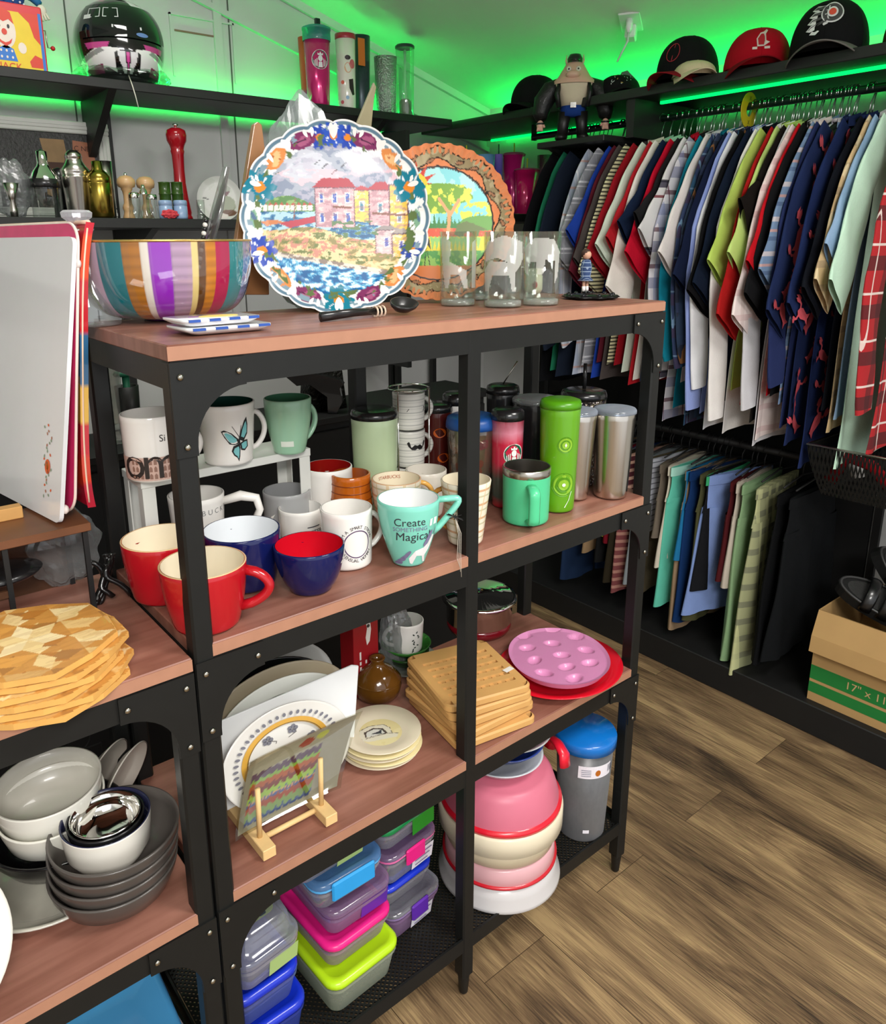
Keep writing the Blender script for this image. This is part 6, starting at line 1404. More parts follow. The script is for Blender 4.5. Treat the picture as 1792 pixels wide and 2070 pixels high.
D(ell(.10,.38,.07,.08,12),4,1); D(ell(-.40,.38,.05,.08,12),4,1)
vs,fs=text('JACK',.026); b.add([(-.02+x,-.0722,.10*Hb+y) for x,y in vs],fs,2)
part('box',b,[mat('d8333a',.35,coat=.3),mat('e8c62a',.4),mat('d8402c',.4),mat('2f74c8',.4),mat('e8d8cc',.4),mat('26262c',.4)],t)
b=MB(); b.tube([(Wb/2,0,Hb*.75),(Wb/2+.02,-.01,Hb*.75),(Wb/2+.022,-.012,Hb*.5),(Wb/2+.03,-.012,Hb*.5)],.002,6,0); b.ball((Wb/2+.036,-.012,Hb*.5),.007,1,12); part('crank',b,[STEEL,mat('c02a2a',.3)],t)
b=MB(); b.lathe([(.045,Hb),(.055,Hb+.03),(.05,Hb+.07),(0,Hb+.09)],24); part('puppet_body',b,lined('1f4a8c',((2,.016,.35,.2,'e8ecf0',.0),(0,.016,.3,.2,'e8ecf0',.0))),t)
b=MB(); 
for i in range(14):
    for j in range(4): a=i*2*PI/14+.2*(j%2); r_=.0535-.002*abs(j-1); b.ball((r_*math.cos(a),r_*math.sin(a),Hb+.012+.018*j),.0035,n=6)
part('puppet_dots',b,mat('e8ecf0',.6),t,'white dots')
t2=MB(); t2.tube([(.045,-.01,Hb+.05),(.07,-.03,Hb+.035),(.085,-.04,Hb+.015)],[.016,.014,.010],10,0); t2.ball((.088,-.042,Hb-.002),.014,1,12,sc=(1,.6,1.2))
for k in range(4): t2.tube([(.080+.006*k,-.045,Hb-.008),(.078+.009*k,-.05,Hb-.034+.003*k)],.0032,6,1)
part('puppet_arm',t2,[mat('1f6a9c',.6),mat('dcd8c4',.6)],t)
# helmet
ph=at(249,80,y=YS+.02); Rh=rad(ph,178); zt=zat((ph.x,YS,0),-6); Hh=zt-US
t=thing('motorcycle_helmet','black and white full-face motorcycle helmet with pink flashes, in clear film','helmet',(ph.x,YS+.06,US),(0,0,camang(ph)+PI/2+.15))
hs=.5*Hh
def hel(u,v,k=1.0):
    a=2*PI*u; q=PI*(.02+.80*v); r=math.sin(q)**.85 if q<PI/2 else 1-.20*((q-PI/2)/(PI*.32))**1.5
    y=-math.cos(a)*r*Rh*1.12; x=math.sin(a)*r*Rh*.98; z=Hh*.50+math.cos(q)*Hh*.5
    if v>.6 and math.cos(a)>.3: y-=.012*math.sin((v-.6)/.4*PI)
    return (x*k,y*k,Hh*.5+(z-Hh*.5)*k)
hv=Canvas(500,'101112',0,1,0,1,m=300)  # u across, v down
def hp(pts,c): hv.poly(pts,c)
hv.a[:]=lin('111213')[:3]; N_=hv.noise(12,10,3)
for s in (0,1):
    f=lambda u: u if s==0 else 1-u
    hp([(f(.02),.02),(f(.16),.05),(f(.16),.30),(f(.10),.36),(f(.05),.30)],'e3e0e2' if s==0 else '1a1b1c'); hp([(f(.08),.15),(f(.15),.12),(f(.15),.2),(f(.09),.24)],'9c3f72')
    hp([(f(.03),.72),(f(.10),.70),(f(.22),.82),(f(.20),.98),(f(.08),.9),(f(.03),.98)],'e8e6e6'); hp([(f(.06),.66),(f(.16),.66),(f(.15),.72),(f(.07),.71)],'c0458a'); hp([(f(.10),.86),(f(.20),.92),(f(.16),.98),(f(.1),.97)],'8a2f5c'); hp([(f(.08),.74),(f(.19),.84),(f(.20),.80),(f(.10),.71)],'8f8f90')
for x0 in (.0,1.0): hv.poly([(x0-.008,.75),(x0+.008,.75),(x0,.93)],'d2489a'); hv.poly([(x0-.05,.76),(x0-.038,.74),(x0-.02,.97),(x0-.045,.97)],'0d0d0e'); hv.poly([(x0+.05,.76),(x0+.038,.74),(x0+.02,.97),(x0+.045,.97)],'0d0d0e'); hv.poly([(x0-.036,.74),(x0-.012,.74),(x0-.004,.97),(x0-.018,.97)],'dad7da'); hv.poly([(x0+.036,.74),(x0+.012,.74),(x0+.004,.97),(x0+.018,.97)],'dad7da')
b=MB(); b.grid(hel,260,150,0,closed_u=True,cols=lambda u,v:hv.get(u,v)); b.lathe([(Rh*.7,.0),(Rh*.8,.02),(Rh*.78,.05)],40,1); part('shell',b,[painted(.12,.8),BP],t)
b=MB(); b.grid(lambda u,v:hel(-.17+.34*u,.30+.32*v,1.035),40,16,0); part('visor',b,mat('0c1012',.06,coat=.6),t,'dark tinted visor')
def onv(x,y): return hel(.0+x,y,1.045)
b=MB(); 
for x0,x1 in ((-.135,-.085),(-.075,-.02)): 
    for (p,q,r_,s_) in ((x0,x1,.355,.362),(x0,x1,.445,.452),(x0,x0+.003,.355,.45),(x1-.003,x1,.355,.45)): b.add([onv(p,r_),onv(q,r_),onv(q,s_),onv(p,s_)],[(0,1,2,3)],0)
b.add([onv(-.045,.52),onv(.055,.52),onv(.055,.545),onv(-.045,.545)],[(0,1,2,3)],0); b.add([onv(-.15,.42),onv(-.12,.42),onv(-.12,.46),onv(-.15,.46)],[(0,1,2,3)],0); decal(b,ell(.055,.585,.022,.018,14),onv,1)
part('visor_sticker',b,[mat('c9cbcb',.5),mat('7a9ad8',.3,.4)],t,'pale label outlines and a rainbow sticker')
b=MB(); decal(b,ell(.012,.14,.05,.045,24),lambda x,y:hel(x,y,1.012),0); decal(b,ell(.012,.14,.036,.030,24),lambda x,y:hel(x,y,1.016),1); b.tube([hel(.0-.02+.04*i/5,.14+.006*math.sin(i*1.3),1.02) for i in range(6)],.003,5,0); b.add([hel(.055,.0,1.02),hel(.085,.02,1.02),hel(.075,.26,1.03)],[(0,1,2)],0)
part('emblem',b,[glaze('e8e8e8'),BP],t,'white oval emblem')
b=MB(); b.tube([(0,-Rh*.95,.02),(-.004,-Rh*1.5,-.02),(.002,-Rh*1.52,-.05),(.008,-Rh*1.52,-.085)],.0016,5); part('strap_string',b,mat('d8d4c6',.7),t)
crumple('plastic_film','clear crinkled film bunched round the helmet','plastic film',0,0,.035,Rh*1.05,Rh*1.05,.0335,glass((220,235,225),rough=.1,alpha=.15),6,(ph.x,YS+.06,US),amp=.12)
# tumblers on the helmet shelf
UG='tumblers on the helmet shelf'
def tum(label,px,yt,wt,wb,Y,m,extra=None,z0=US,group=UG):
    c,H,r=up(px,yt,wt,Y,z0); rb=r*wb/wt; t=thing('tumbler',label,'tumbler',c,group=group)
    b=MB(); b.lathe([(0,0),(rb*.95,0),(rb,.004),(r,H),(r*.95,H),(0,H*.985)],36); part('body',b,m(H) if callable(m) else m,t)
    if extra: extra(t,c,H,r,rb)
    return t
Y2=1.72
tum('orange to blue tumbler behind the pink one on the helmet shelf',622,77,36,28,1.80,lambda H:ramped(((0,'2a6fb0'),(.18,'7a5aa0'),(.3,'c0503c'),(1,'d2582a')),2,0,H,.3))
def pinkx(t,c,H,r,rb):
    f=lambda z:rb+(r-rb)*z/H; b=MB(); starlogo_mats=[]; ms=[]; 
    starlogo(b,f,ms,camang(c)+.25,H*.60,r*.66,'4a4f52','d8dadc'); part('emblem',b,ms,t,'round silver emblem')
    part('lid',MB().lathe([(r*1.02,H*.86),(r*1.04,H*.88),(r*1.02,H*1.0),(r*1.06,H*1.0),(r*1.06,H*1.03),(r*.8,H*1.05),(0,H*1.05)],32),glass((90,200,180),rough=.1,alpha=.6),t)
    part('flap',MB().box(-.004,.016,-.006,.006,H*1.03,H*1.16,bev=.002),mat('122a26',.3),t)
tum('hot pink tumbler with a round silver emblem and dark flap',641,62,54,44,Y2,mat('c91a6e',.2,.3,coat=.5),pinkx)
def girl(t,c,H,r,rb):
    f=lambda z:rb+(r-rb)*z/H; b=MB(); a=camang(c)
    decal(b,ell(.004,0,.014,.018,16),wrapfn(f,a+.1,H*.55,.0006),0); decal(b,ell(0,0,.011,.008,14),wrapfn(f,a+.2,H*.68,.0009),1); decal(b,ell(0,0,.012,.016,14),wrapfn(f,a+.7,H*.60,.0010),2); decal(b,[(-.010,.02),(.008,.024),(.014,-.03),(.004,-.034),(-.008,-.01)],wrapfn(f,a+.55,H*.32,.001),1)
    for da,z,cc_ in ((-.4,.36,3),(-.5,.10,2),(.1,.16,4)): decal(b,ell(0,0,.007,.007,8),wrapfn(f,a+da,H*z,.0007),cc_)
    part('print',b,[mat('d8a488',.5),mat('2a1c20',.5),mat('c9606a',.5),mat('d8705a',.5),mat('8fb4d0',.5)],t,'drawing of a woman with flowers')
    part('rim',MB().lathe([(r*1.0,H*.93),(r*1.03,H*.94),(r*1.03,H),(r*.98,H)],32),mat('a8323f',.3),t,'red rim')
tum('white tumbler with a drawing of a dark-haired woman and a red rim',699,70,40,36,Y2,glaze('e3e0d4'),girl)
tum('dark slate tumbler with an orange tag behind the white one',728,74,42,34,Y2+.05,mat('39464c',.3,.4,var=.2,scale=90),lambda t,c,H,r,rb:part('tag',MB().box(-r*.95,-r*.2,-r*1.12,-r*1.08,H*.60,H*.94),mat('d2702c',.5),t,'orange paper tag'))
tum('silver sequinned tumbler near the end of the helmet shelf',780,116,46,38,Y2,mat('b9bdbb',.2,.8,bump=.9,bscale=170))
tum('tall clear tumbler with a dark lid at the end of the helmet shelf',819,94,37,34,Y2,glass((200,240,215),alpha=.28),lambda t,c,H,r,rb:(part('lid',MB().lathe([(r*1.05,H*.97),(r*1.06,H),(r*.9,H*1.02),(0,H*1.02)],28),mat('2a3a36',.3),t),part('print',MB().lathe([(rb*.7,.004),(rb*.72,H*.22),(rb*.5,H*.26)],20),mat('8a6a5c',.5,var=.3),t),part('straw',MB().tube([(0,0,.01),(0,0,H*.95)],.005,8),WH,t)))
c,H,r=up(794,268,42,1.72,LZ_); t=thing('tumbler','dark green glitter tumbler behind the painted plates','tumbler',c); part('body',MB().lathe([(0,0),(r*.8,0),(r,H),(0,H)],28),mat('2a4038',.3,.5,var=.6,scale=200,bump=.5,bscale=200),t)
# --- corner shelf cups ---
YC=1.50; CZ_=CZ+.0005; CG2='bright cups on the corner shelf'
STY=mat('a6b22a',.4)
def straw(dx=0,col=STY,h=.045): return lambda t,c,H,r,rb:part('straw',MB().tube([(0,0,H),(dx,0,H+h)],.0028,6),col,t)
def clid(f,tint=(200,120,150)): return lambda t,c,H,r,rb:(part('lid',MB().lathe([(r*1.04,H*.98),(r*1.05,H*1.0),(r*.9,H*1.02),(0,H*1.02)],24),glass(tint,alpha=.5),t),f(t,c,H,r,rb) if f else None)
tum('red and yellow cup with a straw, leftmost on the corner shelf',944,318,40,32,YC+.02,lambda H:ramped(((0,'b8b04a'),(.6,'a0a838'),(.75,'d0404a'),(1,'c02c3c')),2,0,H),clid(straw(-.003)),CZ_,CG2)
tum('pale blue to white tall cup on the corner shelf',982,313,36,32,YC+.03,lambda H:ramped(((0,'d8d0d8'),(.35,'cfd4e0'),(.6,'7fa0c8'),(1,'5f8fbc')),2,0,H,.2),None,CZ_,CG2)
tum('narrow purple and blue bottle on the corner shelf',1008,312,17,17,YC+.06,lambda H:ramped(((0,'6a3fa8'),(.3,'1f5a9c'),(.5,'3f3fa8'),(1,'8a6fd0')),2,0,H,.2),straw(0,mat('1a4a34',.4),.04),CZ_,CG2)
HP=mat('c81f78',.15,.2,coat=.6); HP2=mat('d21a68',.15,.2,coat=.6)
tum('tall hot pink cup at the back of the corner shelf',1039,312,44,40,YC+.07,HP,clid(straw(0)),CZ_,CG2)
tum('shorter hot pink cup in front of the tall pink cup',1065,343,50,42,YC-.03,HP2,clid(straw(0)),CZ_,CG2)
tum('small dark pink latticed cup at the right of the corner shelf',1101,314,30,26,YC+.04,mat('7a4a60',.3,.3,bump=.6,bscale=150,var=.3),None,CZ_,CG2)
# plush bear sitting over hats
pe=at(1112,372,y=1.30); 
t=thing('plush_bear','small beige plush bear in a green top beside the pink cups','plush toy',(pe.x,1.33,CZ))
PLU=mat('a99a82',.95,var=.15,bump=.5,bscale=200); sb=rad(pe,1)*2
b=MB(); b.ball((0,0,.085),.033,0,20,sc=(1,1,.92)); b.ball((-.012,-.026,.078),.014,0,12); part('head',b,PLU,t)
b=MB(); b.ball((-.005,0,.038),.034,0,20,sc=(1,.85,1.05)); part('top',b,mat('1c6a40',.9),t,'green top with a small white emblem')
b=MB(); b.ball((-.008,-.030,.042),.010,0,12,sc=(1,.3,1)); part('emblem',b,mat('cfd8cc',.8),t)
for s,q in ((-1,(-.05,-.01,.055)),(1,(.03,.0,.03))): b=MB(); b.tube([(s*.012,0,.05),q],[.014,.012],8,1); b.ball(q,.016,0,12); part('arm',b,[PLU,mat('e6e2dc',.9)],t)
for s in (-1,1): part('ear',MB().ball((s*.024,0,.112),.010,0,10),PLU,t)
for k,(px,cc_) in enumerate(((1100,'141a30'),(1122,'3a141c'),(1138,'101010'))):
    p=at(px,430,y=1.27-.05*k); b=MB(); b.ball((0,0,0),.058,0,24,sc=(.6,1,1)); o=b.build('knit_hat',mat(cc_,.9,bump=.2)); o.location=(p.x+.01,1.30-.05*k,CZ-.03-.066); tag(o,('navy','maroon','black')[k]+' hat hanging below the plush bear','hat','dark hats below the bear')
# ================= CLOTHES =================
def cloth(c,**k): return mat(c,.92,0,var=.10,scale=18,bump=.15,bscale=220,spec=.15,**k)
FOLD=lambda x,z,s: .0055*math.sin(x*34+s)*min(1,max(0,-z*1.4))+.003*math.sin(x*71+z*6+s*2)*min(1,max(0,-z*1.6))
def torso(b,L,sw,hem,seed,ht=.0062,zt=-.085,slope=.42,nu=40,nv=26,top=None):
    def fn(u,v):
        a=2*PI*u; cx=math.cos(a); hw=sw+(hem-sw)*v+.012*math.sin(v*PI)*(-1)
        x=hw*cx; z0=zt-abs(x)*slope if top is None else top; z=z0*(1-v)+(-L)*v-.006*math.sin(x*25+seed)*v
        return (x,ht*(.6+.6*v)*math.sin(a)+FOLD(x,z,seed),z)
    b.grid(fn,nu,nv,0,closed_u=True)
    # close the hem and the shoulders
    for v in (0,1):
        pts=[fn(i/nu,v) for i in range(nu)]; n2=nu//2
        b.add(pts,[(i,i+1,nu-i-1,(nu-i)%nu) for i in range(0,n2)],0,True)
def sleeve(b,s,kind,sl,seed,mi=0):
    fx=1 if s<0 else .47
    if kind=='short': P=[(.165,-.125),(.215,-.205),(.262,-.30),(.305,-.30-(sl-.30)*.5),(.345,-sl)]; W=[.05,.075,.088,.088,.086]; T=[.006,.007,.008,.008,.009]
    else: P=[(.165,-.125),(.22,-.22),(.285,-.38),(.305,-.52),(.29,-.70),(.265,-sl)]; W=[.05,.075,.075,.066,.056,.050]; T=[.006,.007,.008,.009,.009,.009]
    n=len(P); m=14; N=22
    def fn(u,v):
        k=v*(n-1); i=min(n-2,int(k)); f=k-i; px=P[i][0]*(1-f)+P[i+1][0]*f; pz=P[i][1]*(1-f)+P[i+1][1]*f; w=W[i]*(1-f)+W[i+1]*f; th=T[i]*(1-f)+T[i+1]*f
        dx,dz=P[i+1][0]-P[i][0],P[i+1][1]-P[i][1]; L=math.hypot(dx,dz); nx,nz=-dz/L,dx/L
        a=2*PI*u; q=w*math.cos(a)*.72; x=s*(px*fx+nx*q); z=pz+nz*q*1.0
        return (x,th*math.sin(a)+FOLD(x,z,seed)*.8+.002*math.sin(v*21+u*9),z+(.03*math.cos(a)*v**5 if kind=='short' else 0))
    b.grid(fn,m*2,N,mi,closed_u=True); b.grid(lambda u,v:(lambda q,r:(q[0],r[1]+(q[1]-r[1])*1.15,q[2]))(fn(u,.96+.041*v),fn(u,1)),m*2,1,mi,closed_u=True)
def collar(root,m,kind,seed):
    b=MB()
    if kind=='polo':
        for s in (-1,1):
            b.grid(lambda u,v:(s*(.012+.055*u+.012*v),(-.016-.010*v)*(1-.5*u)+FOLD(0,-.1,seed),-.072-.016*u-.035*v*(1-.25*u)),6,3); b.grid(lambda u,v:(s*(.012+.055*u),.014*(1-.4*u)+FOLD(0,-.1,seed)-.028*(1-v)*(1-.45*u)*0,-.070-.016*u-.022*v),6,2)
        b.tube([(.062*math.cos(2*PI*i/20),.014*math.sin(2*PI*i/20)+FOLD(0,-.1,seed),-.082-.010*abs(math.cos(2*PI*i/20))) for i in range(20)],.006,6,closed=True)
    else: b.tube([(.07*math.cos(2*PI*i/20),.012*math.sin(2*PI*i/20)+FOLD(0,-.1,seed),-.098-.012*abs(math.cos(2*PI*i/20))) for i in range(20)],.005,6,closed=True)
    part('collar',b,m,root)
HGM=mat('101010',.6); HKM=mat('c9cccb',.2,1)
_hp={}
def hanger(y,rot,m=HGM,label='clothes hanger with a metal hook on the upper rail under a garment',grp='hangers on the upper rail'):
    k=id(m)
    if k not in _hp:
        r=thing('clothes_hanger',label,'hanger',group=grp)
        R=.0165; pts=[(R*math.sin(a),0,-.012+R*math.cos(a)) for a in [-1.9+.32*i for i in range(13)]]+[(.004,0,-.05),(0,0,-.085)]
        part('hook',MB().tube(pts,.0018,6),HKM,r)
        part('shoulders',MB().tube([(-.20,0,-.175),(-.16,0,-.155),(-.06,0,-.105),(0,0,-.085),(.06,0,-.105),(.16,0,-.155),(.20,0,-.175)],[.004,.006,.006,.006,.006,.006,.004],8),m,r)
        _hp[k]=r; o=r
    else: o=copytree(_hp[k])
    o.location=(RAILX,y,RAILZ); o.rotation_euler=(0,0,rot); return o
def Yof(px,py=412,x=1.845): return at(px,py,x=x).y
def shirt(px,label,m,kind='short',sl=.46,L=.86,col=None,colm=None,cat='shirt',hang=HGM,sw=.175,hem=.225,rot=None,py=412,slm=None,extra=None,n=0):
    y=Yof(px,py); rot=rot if rot is not None else math.radians(rng.uniform(-2,2)); seed=y*3
    root=thing('shirt' if cat=='shirt' else cat.replace(' ','_'),label,cat,(RAILX,y,RAILZ),(0,0,rot),'clothes hanging on the upper rail')
    b=MB(); torso(b,L,sw,hem,seed); part('body',b,m,root)
    for s in (-1,1):
        b=MB(); sleeve(b,s,kind,sl,seed); part('sleeve',b,slm or m,root)
        if col=='cuff': part('cuff',MB(),m,root)
    collar(root,colm or m,col or 'crew',seed)
    if extra: extra(root,seed)
    hanger(y+.004,rot,hang); return root
K=cloth
PLB=lambda base,*c:lined(base,tuple(c))
# far end first (left in the picture) to near end (right)
shirt(1093,'black jacket at the far end of the rail, deep in shadow',K('0c0d10'),'long',.78,.95)
shirt(1112,'dark green shirt mostly hidden at the far end of the rail',K('1c6a4c'),'long',.75,.9,'polo')
shirt(1128,'navy blue long-sleeved shirt, the last dark one at the far end',K('18202f'),'long',.80,.92,'polo')
shirt(1160,'pale blue and white plaid shirt with faint orange checks, at the far end',PLB('bcc4d2',(2,.09,.35,.1,'c9ccd6',.7),(0,.07,.3,.2,'8f9bb4',.6),(2,.09,.08,.7,'c98a6a',.6),(0,.07,.07,.75,'e8e8ee',.9)),'long',.78,.9,'polo')
shirt(1182,'grey shirt with thin white cross stripes',PLB('8f9096',(2,.055,.12,.1,'d8d8dc',.9),(2,.055,.08,.35,'c9c9ce',.8),(0,.03,.12,.2,'a9aab0',.5)),'short',.50,.86,'polo')
shirt(1203,'cobalt blue shirt between the grey striped and maroon ones',K('1f3f9c'),'short',.44,.90)
shirt(1212,'maroon long-sleeved shirt beside the brown grey one',K('571825'),'short',.56,.84)
shirt(1223,'brownish grey polo shirt',K('4a4341'),'short',.52,.90,'polo')
shirt(1238,'cream polo shirt with thin dark stripes',PLB('cfc9a0',(2,.0125,.42,.1,'2c2b26',.95)),'short',.56,.84,'polo',K('d8d4c0'))
shirt(1254,'dark red shirt behind the cream long sleeve',K('931420'),'short',.50,.84)
shirt(1272,'white shirt with pale mint collar',K('d6e4d2'),'short',.48,.86,'polo',K('9fd0b0'))
shirt(1283,'scarlet shirt behind the plain white one',K('b4202a'),'short',.46,.9)
shirt(1295,'plain white shirt with wide elbow sleeves, near the far third of the rail',K('ece6dc'),'short',.60,.88)
shirt(1312,'navy shirt thinly visible behind the bright red polo',K('16243e'),'short',.42,.88)
shirt(1322,'bright crimson polo shirt',K('c4122e'),'short',.50,.86,'polo')
shirt(1341,'charcoal polo shirt with a white collar edge',K('1f1e20'),'short',.40,.84,'polo')
shirt(1352,'white football jersey with navy and red stripes on the sleeve',PLB('dad7d7',(2,.20,.10,.30,'2a2340',.9),(2,.20,.04,.45,'7a1a2a',.9),(2,.20,.04,.22,'1c1a2a',.9)),'short',.44,.86,'polo',K('d8d8d8'))
shirt(1364,'white shirt with navy, maroon and blue check',PLB('d8d4da',(2,.11,.30,.1,'6a6f94',.65),(2,.11,.12,.55,'5c2338',.8),(0,.08,.28,.2,'7a86b0',.55),(0,.08,.06,.7,'5c2338',.8)),'long',.80,1.0,'polo')
shirt(1382,'teal blue long-sleeved shirt',K('11798f'),'long',.78,.95,'polo')
shirt(1395,'white shirt with small dark script on the shoulder',K('e6deda'),'short',.50,.86,'polo',None,extra=lambda root,seed:part('script',(lambda b:([b.tube([(-.15+.006*i,-.016+FOLD(-.12,-.2,seed),-.185-.022*k+.008*math.sin(i*2.1+k)) for i in range(12)],.0016,5) for k in range(3)],b)[1])(MB()),mat('3a3a3e',.8),root,'dark script'))
shirt(1407,'dark blue and purple plaid shirt',PLB('27375a',(2,.10,.35,.1,'3a2a44',.7),(0,.07,.3,.3,'2a5a78',.7),(2,.10,.05,.7,'6a86a0',.8),(0,.07,.06,.8,'6a8aa8',.8)),'long',.80,1.0,'polo')
shirt(1421,'dark plaid shirt with orange-brown vertical lines',PLB('1c2436',(0,.075,.10,.1,'8a5a2c',.8),(2,.10,.3,.3,'2c3a5c',.7),(0,.075,.3,.5,'20344c',.8)),'long',.78,.98,'polo')
shirt(1435,'navy polo shirt beside the long white shirt',K('131c36'),'short',.56,.86,'polo')
shirt(1452,'white long-sleeved dress shirt with rounded cuffs, middle of the rail',K('e9eaee'),'long',.86,1.0,'polo')
shirt(1466,'black polo shirt right of the long white shirt',K('0e0e10'),'short',.60,.92,'polo')
shirt(1480,'dark navy polo shirt left of the lime one',K('101a2c'),'short',.58,.90,'polo')
shirt(1505,'lime green polo shirt, left of the two lime ones',K('b5cf62'),'short',.52,.86,'polo')
shirt(1519,'red shirt between the two lime polo shirts',K('a81a1a'),'short',.66,.9)
shirt(1529,'lime green polo shirt, right of the two lime ones',K('bcd67a'),'short',.50,.88,'polo')
shirt(1550,'dark brown shirt with lime collar showing',K('17120f'),'short',.38,.95,'polo',sw=.16)
shirt(1496,'white long-sleeved shirt hanging low behind the lime polo',K('eeeae6'),'long',.95,1.0,'polo')
shirt(1443,'light blue oxford shirt behind the long white sleeve',K('8fa0d8'),'long',.93,.95,'polo')
shirt(1610,'navy blue sweater with long sleeves behind the lobster shirts',K('26305a'),'long',.82,.95)
shirt(1555,'light grey shirt behind the bright red sleeve',K('cfced2'),'long',.90,1.02,'polo')
shirt(1568,'pale pink and white plaid shirt with short sleeves',PLB('ecdcd8',(2,.07,.25,.1,'d0a8a8',.5),(0,.06,.25,.2,'c9b4b0',.5)),'short',.66,1.0,'polo')
shirt(1576,'bright red shirt right of the pale pink plaid one',K('bf1420'),'short',.52,.86)
shirt(1590,'black shirt between the red and blue-grey striped ones',K('141416'),'short',.60,.86)
shirt(1604,'blue-grey polo shirt with pink and white cross stripes',PLB('6f88a8',(2,.09,.14,.1,'c9c0c4',.9),(2,.09,.08,.4,'d09a8a',.7),(2,.09,.12,.65,'3f5378',.6)),'short',.54,.88,'polo')
def lobster(b,f):
    decal(b,[(-.35,.9),(0,1.15),(.35,.9),(.5,.3),(.38,-.3),(.3,-.8),(.55,-1.3),(0,-1.15),(-.55,-1.3),(-.3,-.8),(-.38,-.3),(-.5,.3)],f,0)
    for q in (-1,1):
        decal(b,[(q*.3,.7),(q*.75,.85),(q*.95,1.3),(q*.75,1.35),(q*.6,1.05),(q*.25,.9)],f,0); decal(b,[(q*.65,1.25),(q*1.15,1.2),(q*1.3,1.7),(q*1.1,2.2),(q*1.0,1.8),(q*.85,2.1),(q*.65,1.7)],f,0)
def lob(root,seed):
    R2=random.Random(int(seed*50)); k=0
    spots=[(-.205-.13*q+R2.uniform(-.022,.022),-.20-.42*q,-.0135) for q in (.02,.18,.34,.5,.66,.82,.98)]
    spots+=[(R2.uniform(-.19,-.05),-.34-.10*i,-.0125) for i in range(7)]+[(R2.uniform(-.04,.1),-.3-.12*i,-.0125) for i in range(6)]
    for x,z,yo in spots:
        b=MB(); sc=R2.uniform(.9,1.2)*.029; ro=R2.uniform(-1.2,1.2)
        def f(px,pz): u=px*math.cos(ro)-pz*math.sin(ro); w=px*math.sin(ro)+pz*math.cos(ro); X=x+u*sc; Z=z+w*sc; return (X,yo+FOLD(X,Z,seed)-.001,Z)
        lobster(b,f); part('lobster_print',b,K('c2505a'),root,'printed red lobster')
shirt(1625,'navy shirt with red lobster print, seen broadside left of the two lobster shirts',K('1e2a50'),'short',.64,1.0,'polo',extra=lob)
shirt(1658,'navy long shirt with red lobster print, right of the two lobster shirts',K('1b2850'),'short',.62,1.06,'polo',extra=lob)
shirt(1700,'black and white trimmed shirt right of the lobster shirts',K('0d1018'),'short',.58,.88,'polo',K('d0d0d0'))
shirt(1711,'tan plaid shirt near the right end of the rail',PLB('c9ac80',(2,.06,.3,.1,'8f7a66',.5),(0,.05,.3,.2,'e0cfa8',.6)),'short',.56,.94,'polo')
shirt(1722,'light blue denim shirt behind the mint one',K('8aa6c4'),'short',.48,.9,'polo')
shirt(1738,'pale mint polo shirt, large at the right edge',K('bfe0c8'),'short',.56,1.04,'polo',sw=.195)
shirt(1790,'red, black and white tartan shirt at the right edge',PLB('a81c22',(2,.12,.30,.1,'2a1418',.75),(0,.09,.30,.2,'3a1418',.65),(2,.12,.05,.6,'e0d0c8',.9),(0,.09,.05,.7,'e0d0c8',.85)),'long',.86,.98,'polo',py=600)
# extra hangers with hidden or white garments between
for i in range(26):
    y=-.02+1.28*i/26+rng.uniform(-.008,.008); hanger(y,math.radians(rng.uniform(-25,25)),HGM)
WHG=mat('d8dadb',.4)
for px in (1235,1405,1505,1560,1600): hanger(Yof(px)+.012,.1,WHG,'white plastic hanger with a metal hook on the upper rail','white hangers on the upper rail')
# size ring
p=at(1512,190,x=2.08); t=thing('size_ring','yellow round size marker hanging on the rail','size marker',(RAILX,p.y,RAILZ-.012),(0,0,0))
b=MB()
def ringf(u,v): a=2*PI*u; r=.017+.030*v; return (r*math.cos(a),0,-.012+r*math.sin(a)*1.1)
b.grid(ringf,32,2,0,closed_u=True); b.grid(lambda u,v:(lambda q:(q[0],.002,q[2]))(ringf(u,v)),32,2,0,closed_u=True); b.tube([(.047*math.cos(2*PI*i/32),.001,-.012+.0517*math.sin(2*PI*i/32)) for i in range(32)],.0015,6,closed=True)
vs,fs=text('X',.018); 
for z in (-.048,.022): b.add([(x,-.0008,z+y) for x,y in vs],fs,1)
part('disc',b,[mat('d0b41c',.35),mat('3a3010',.5)],t)
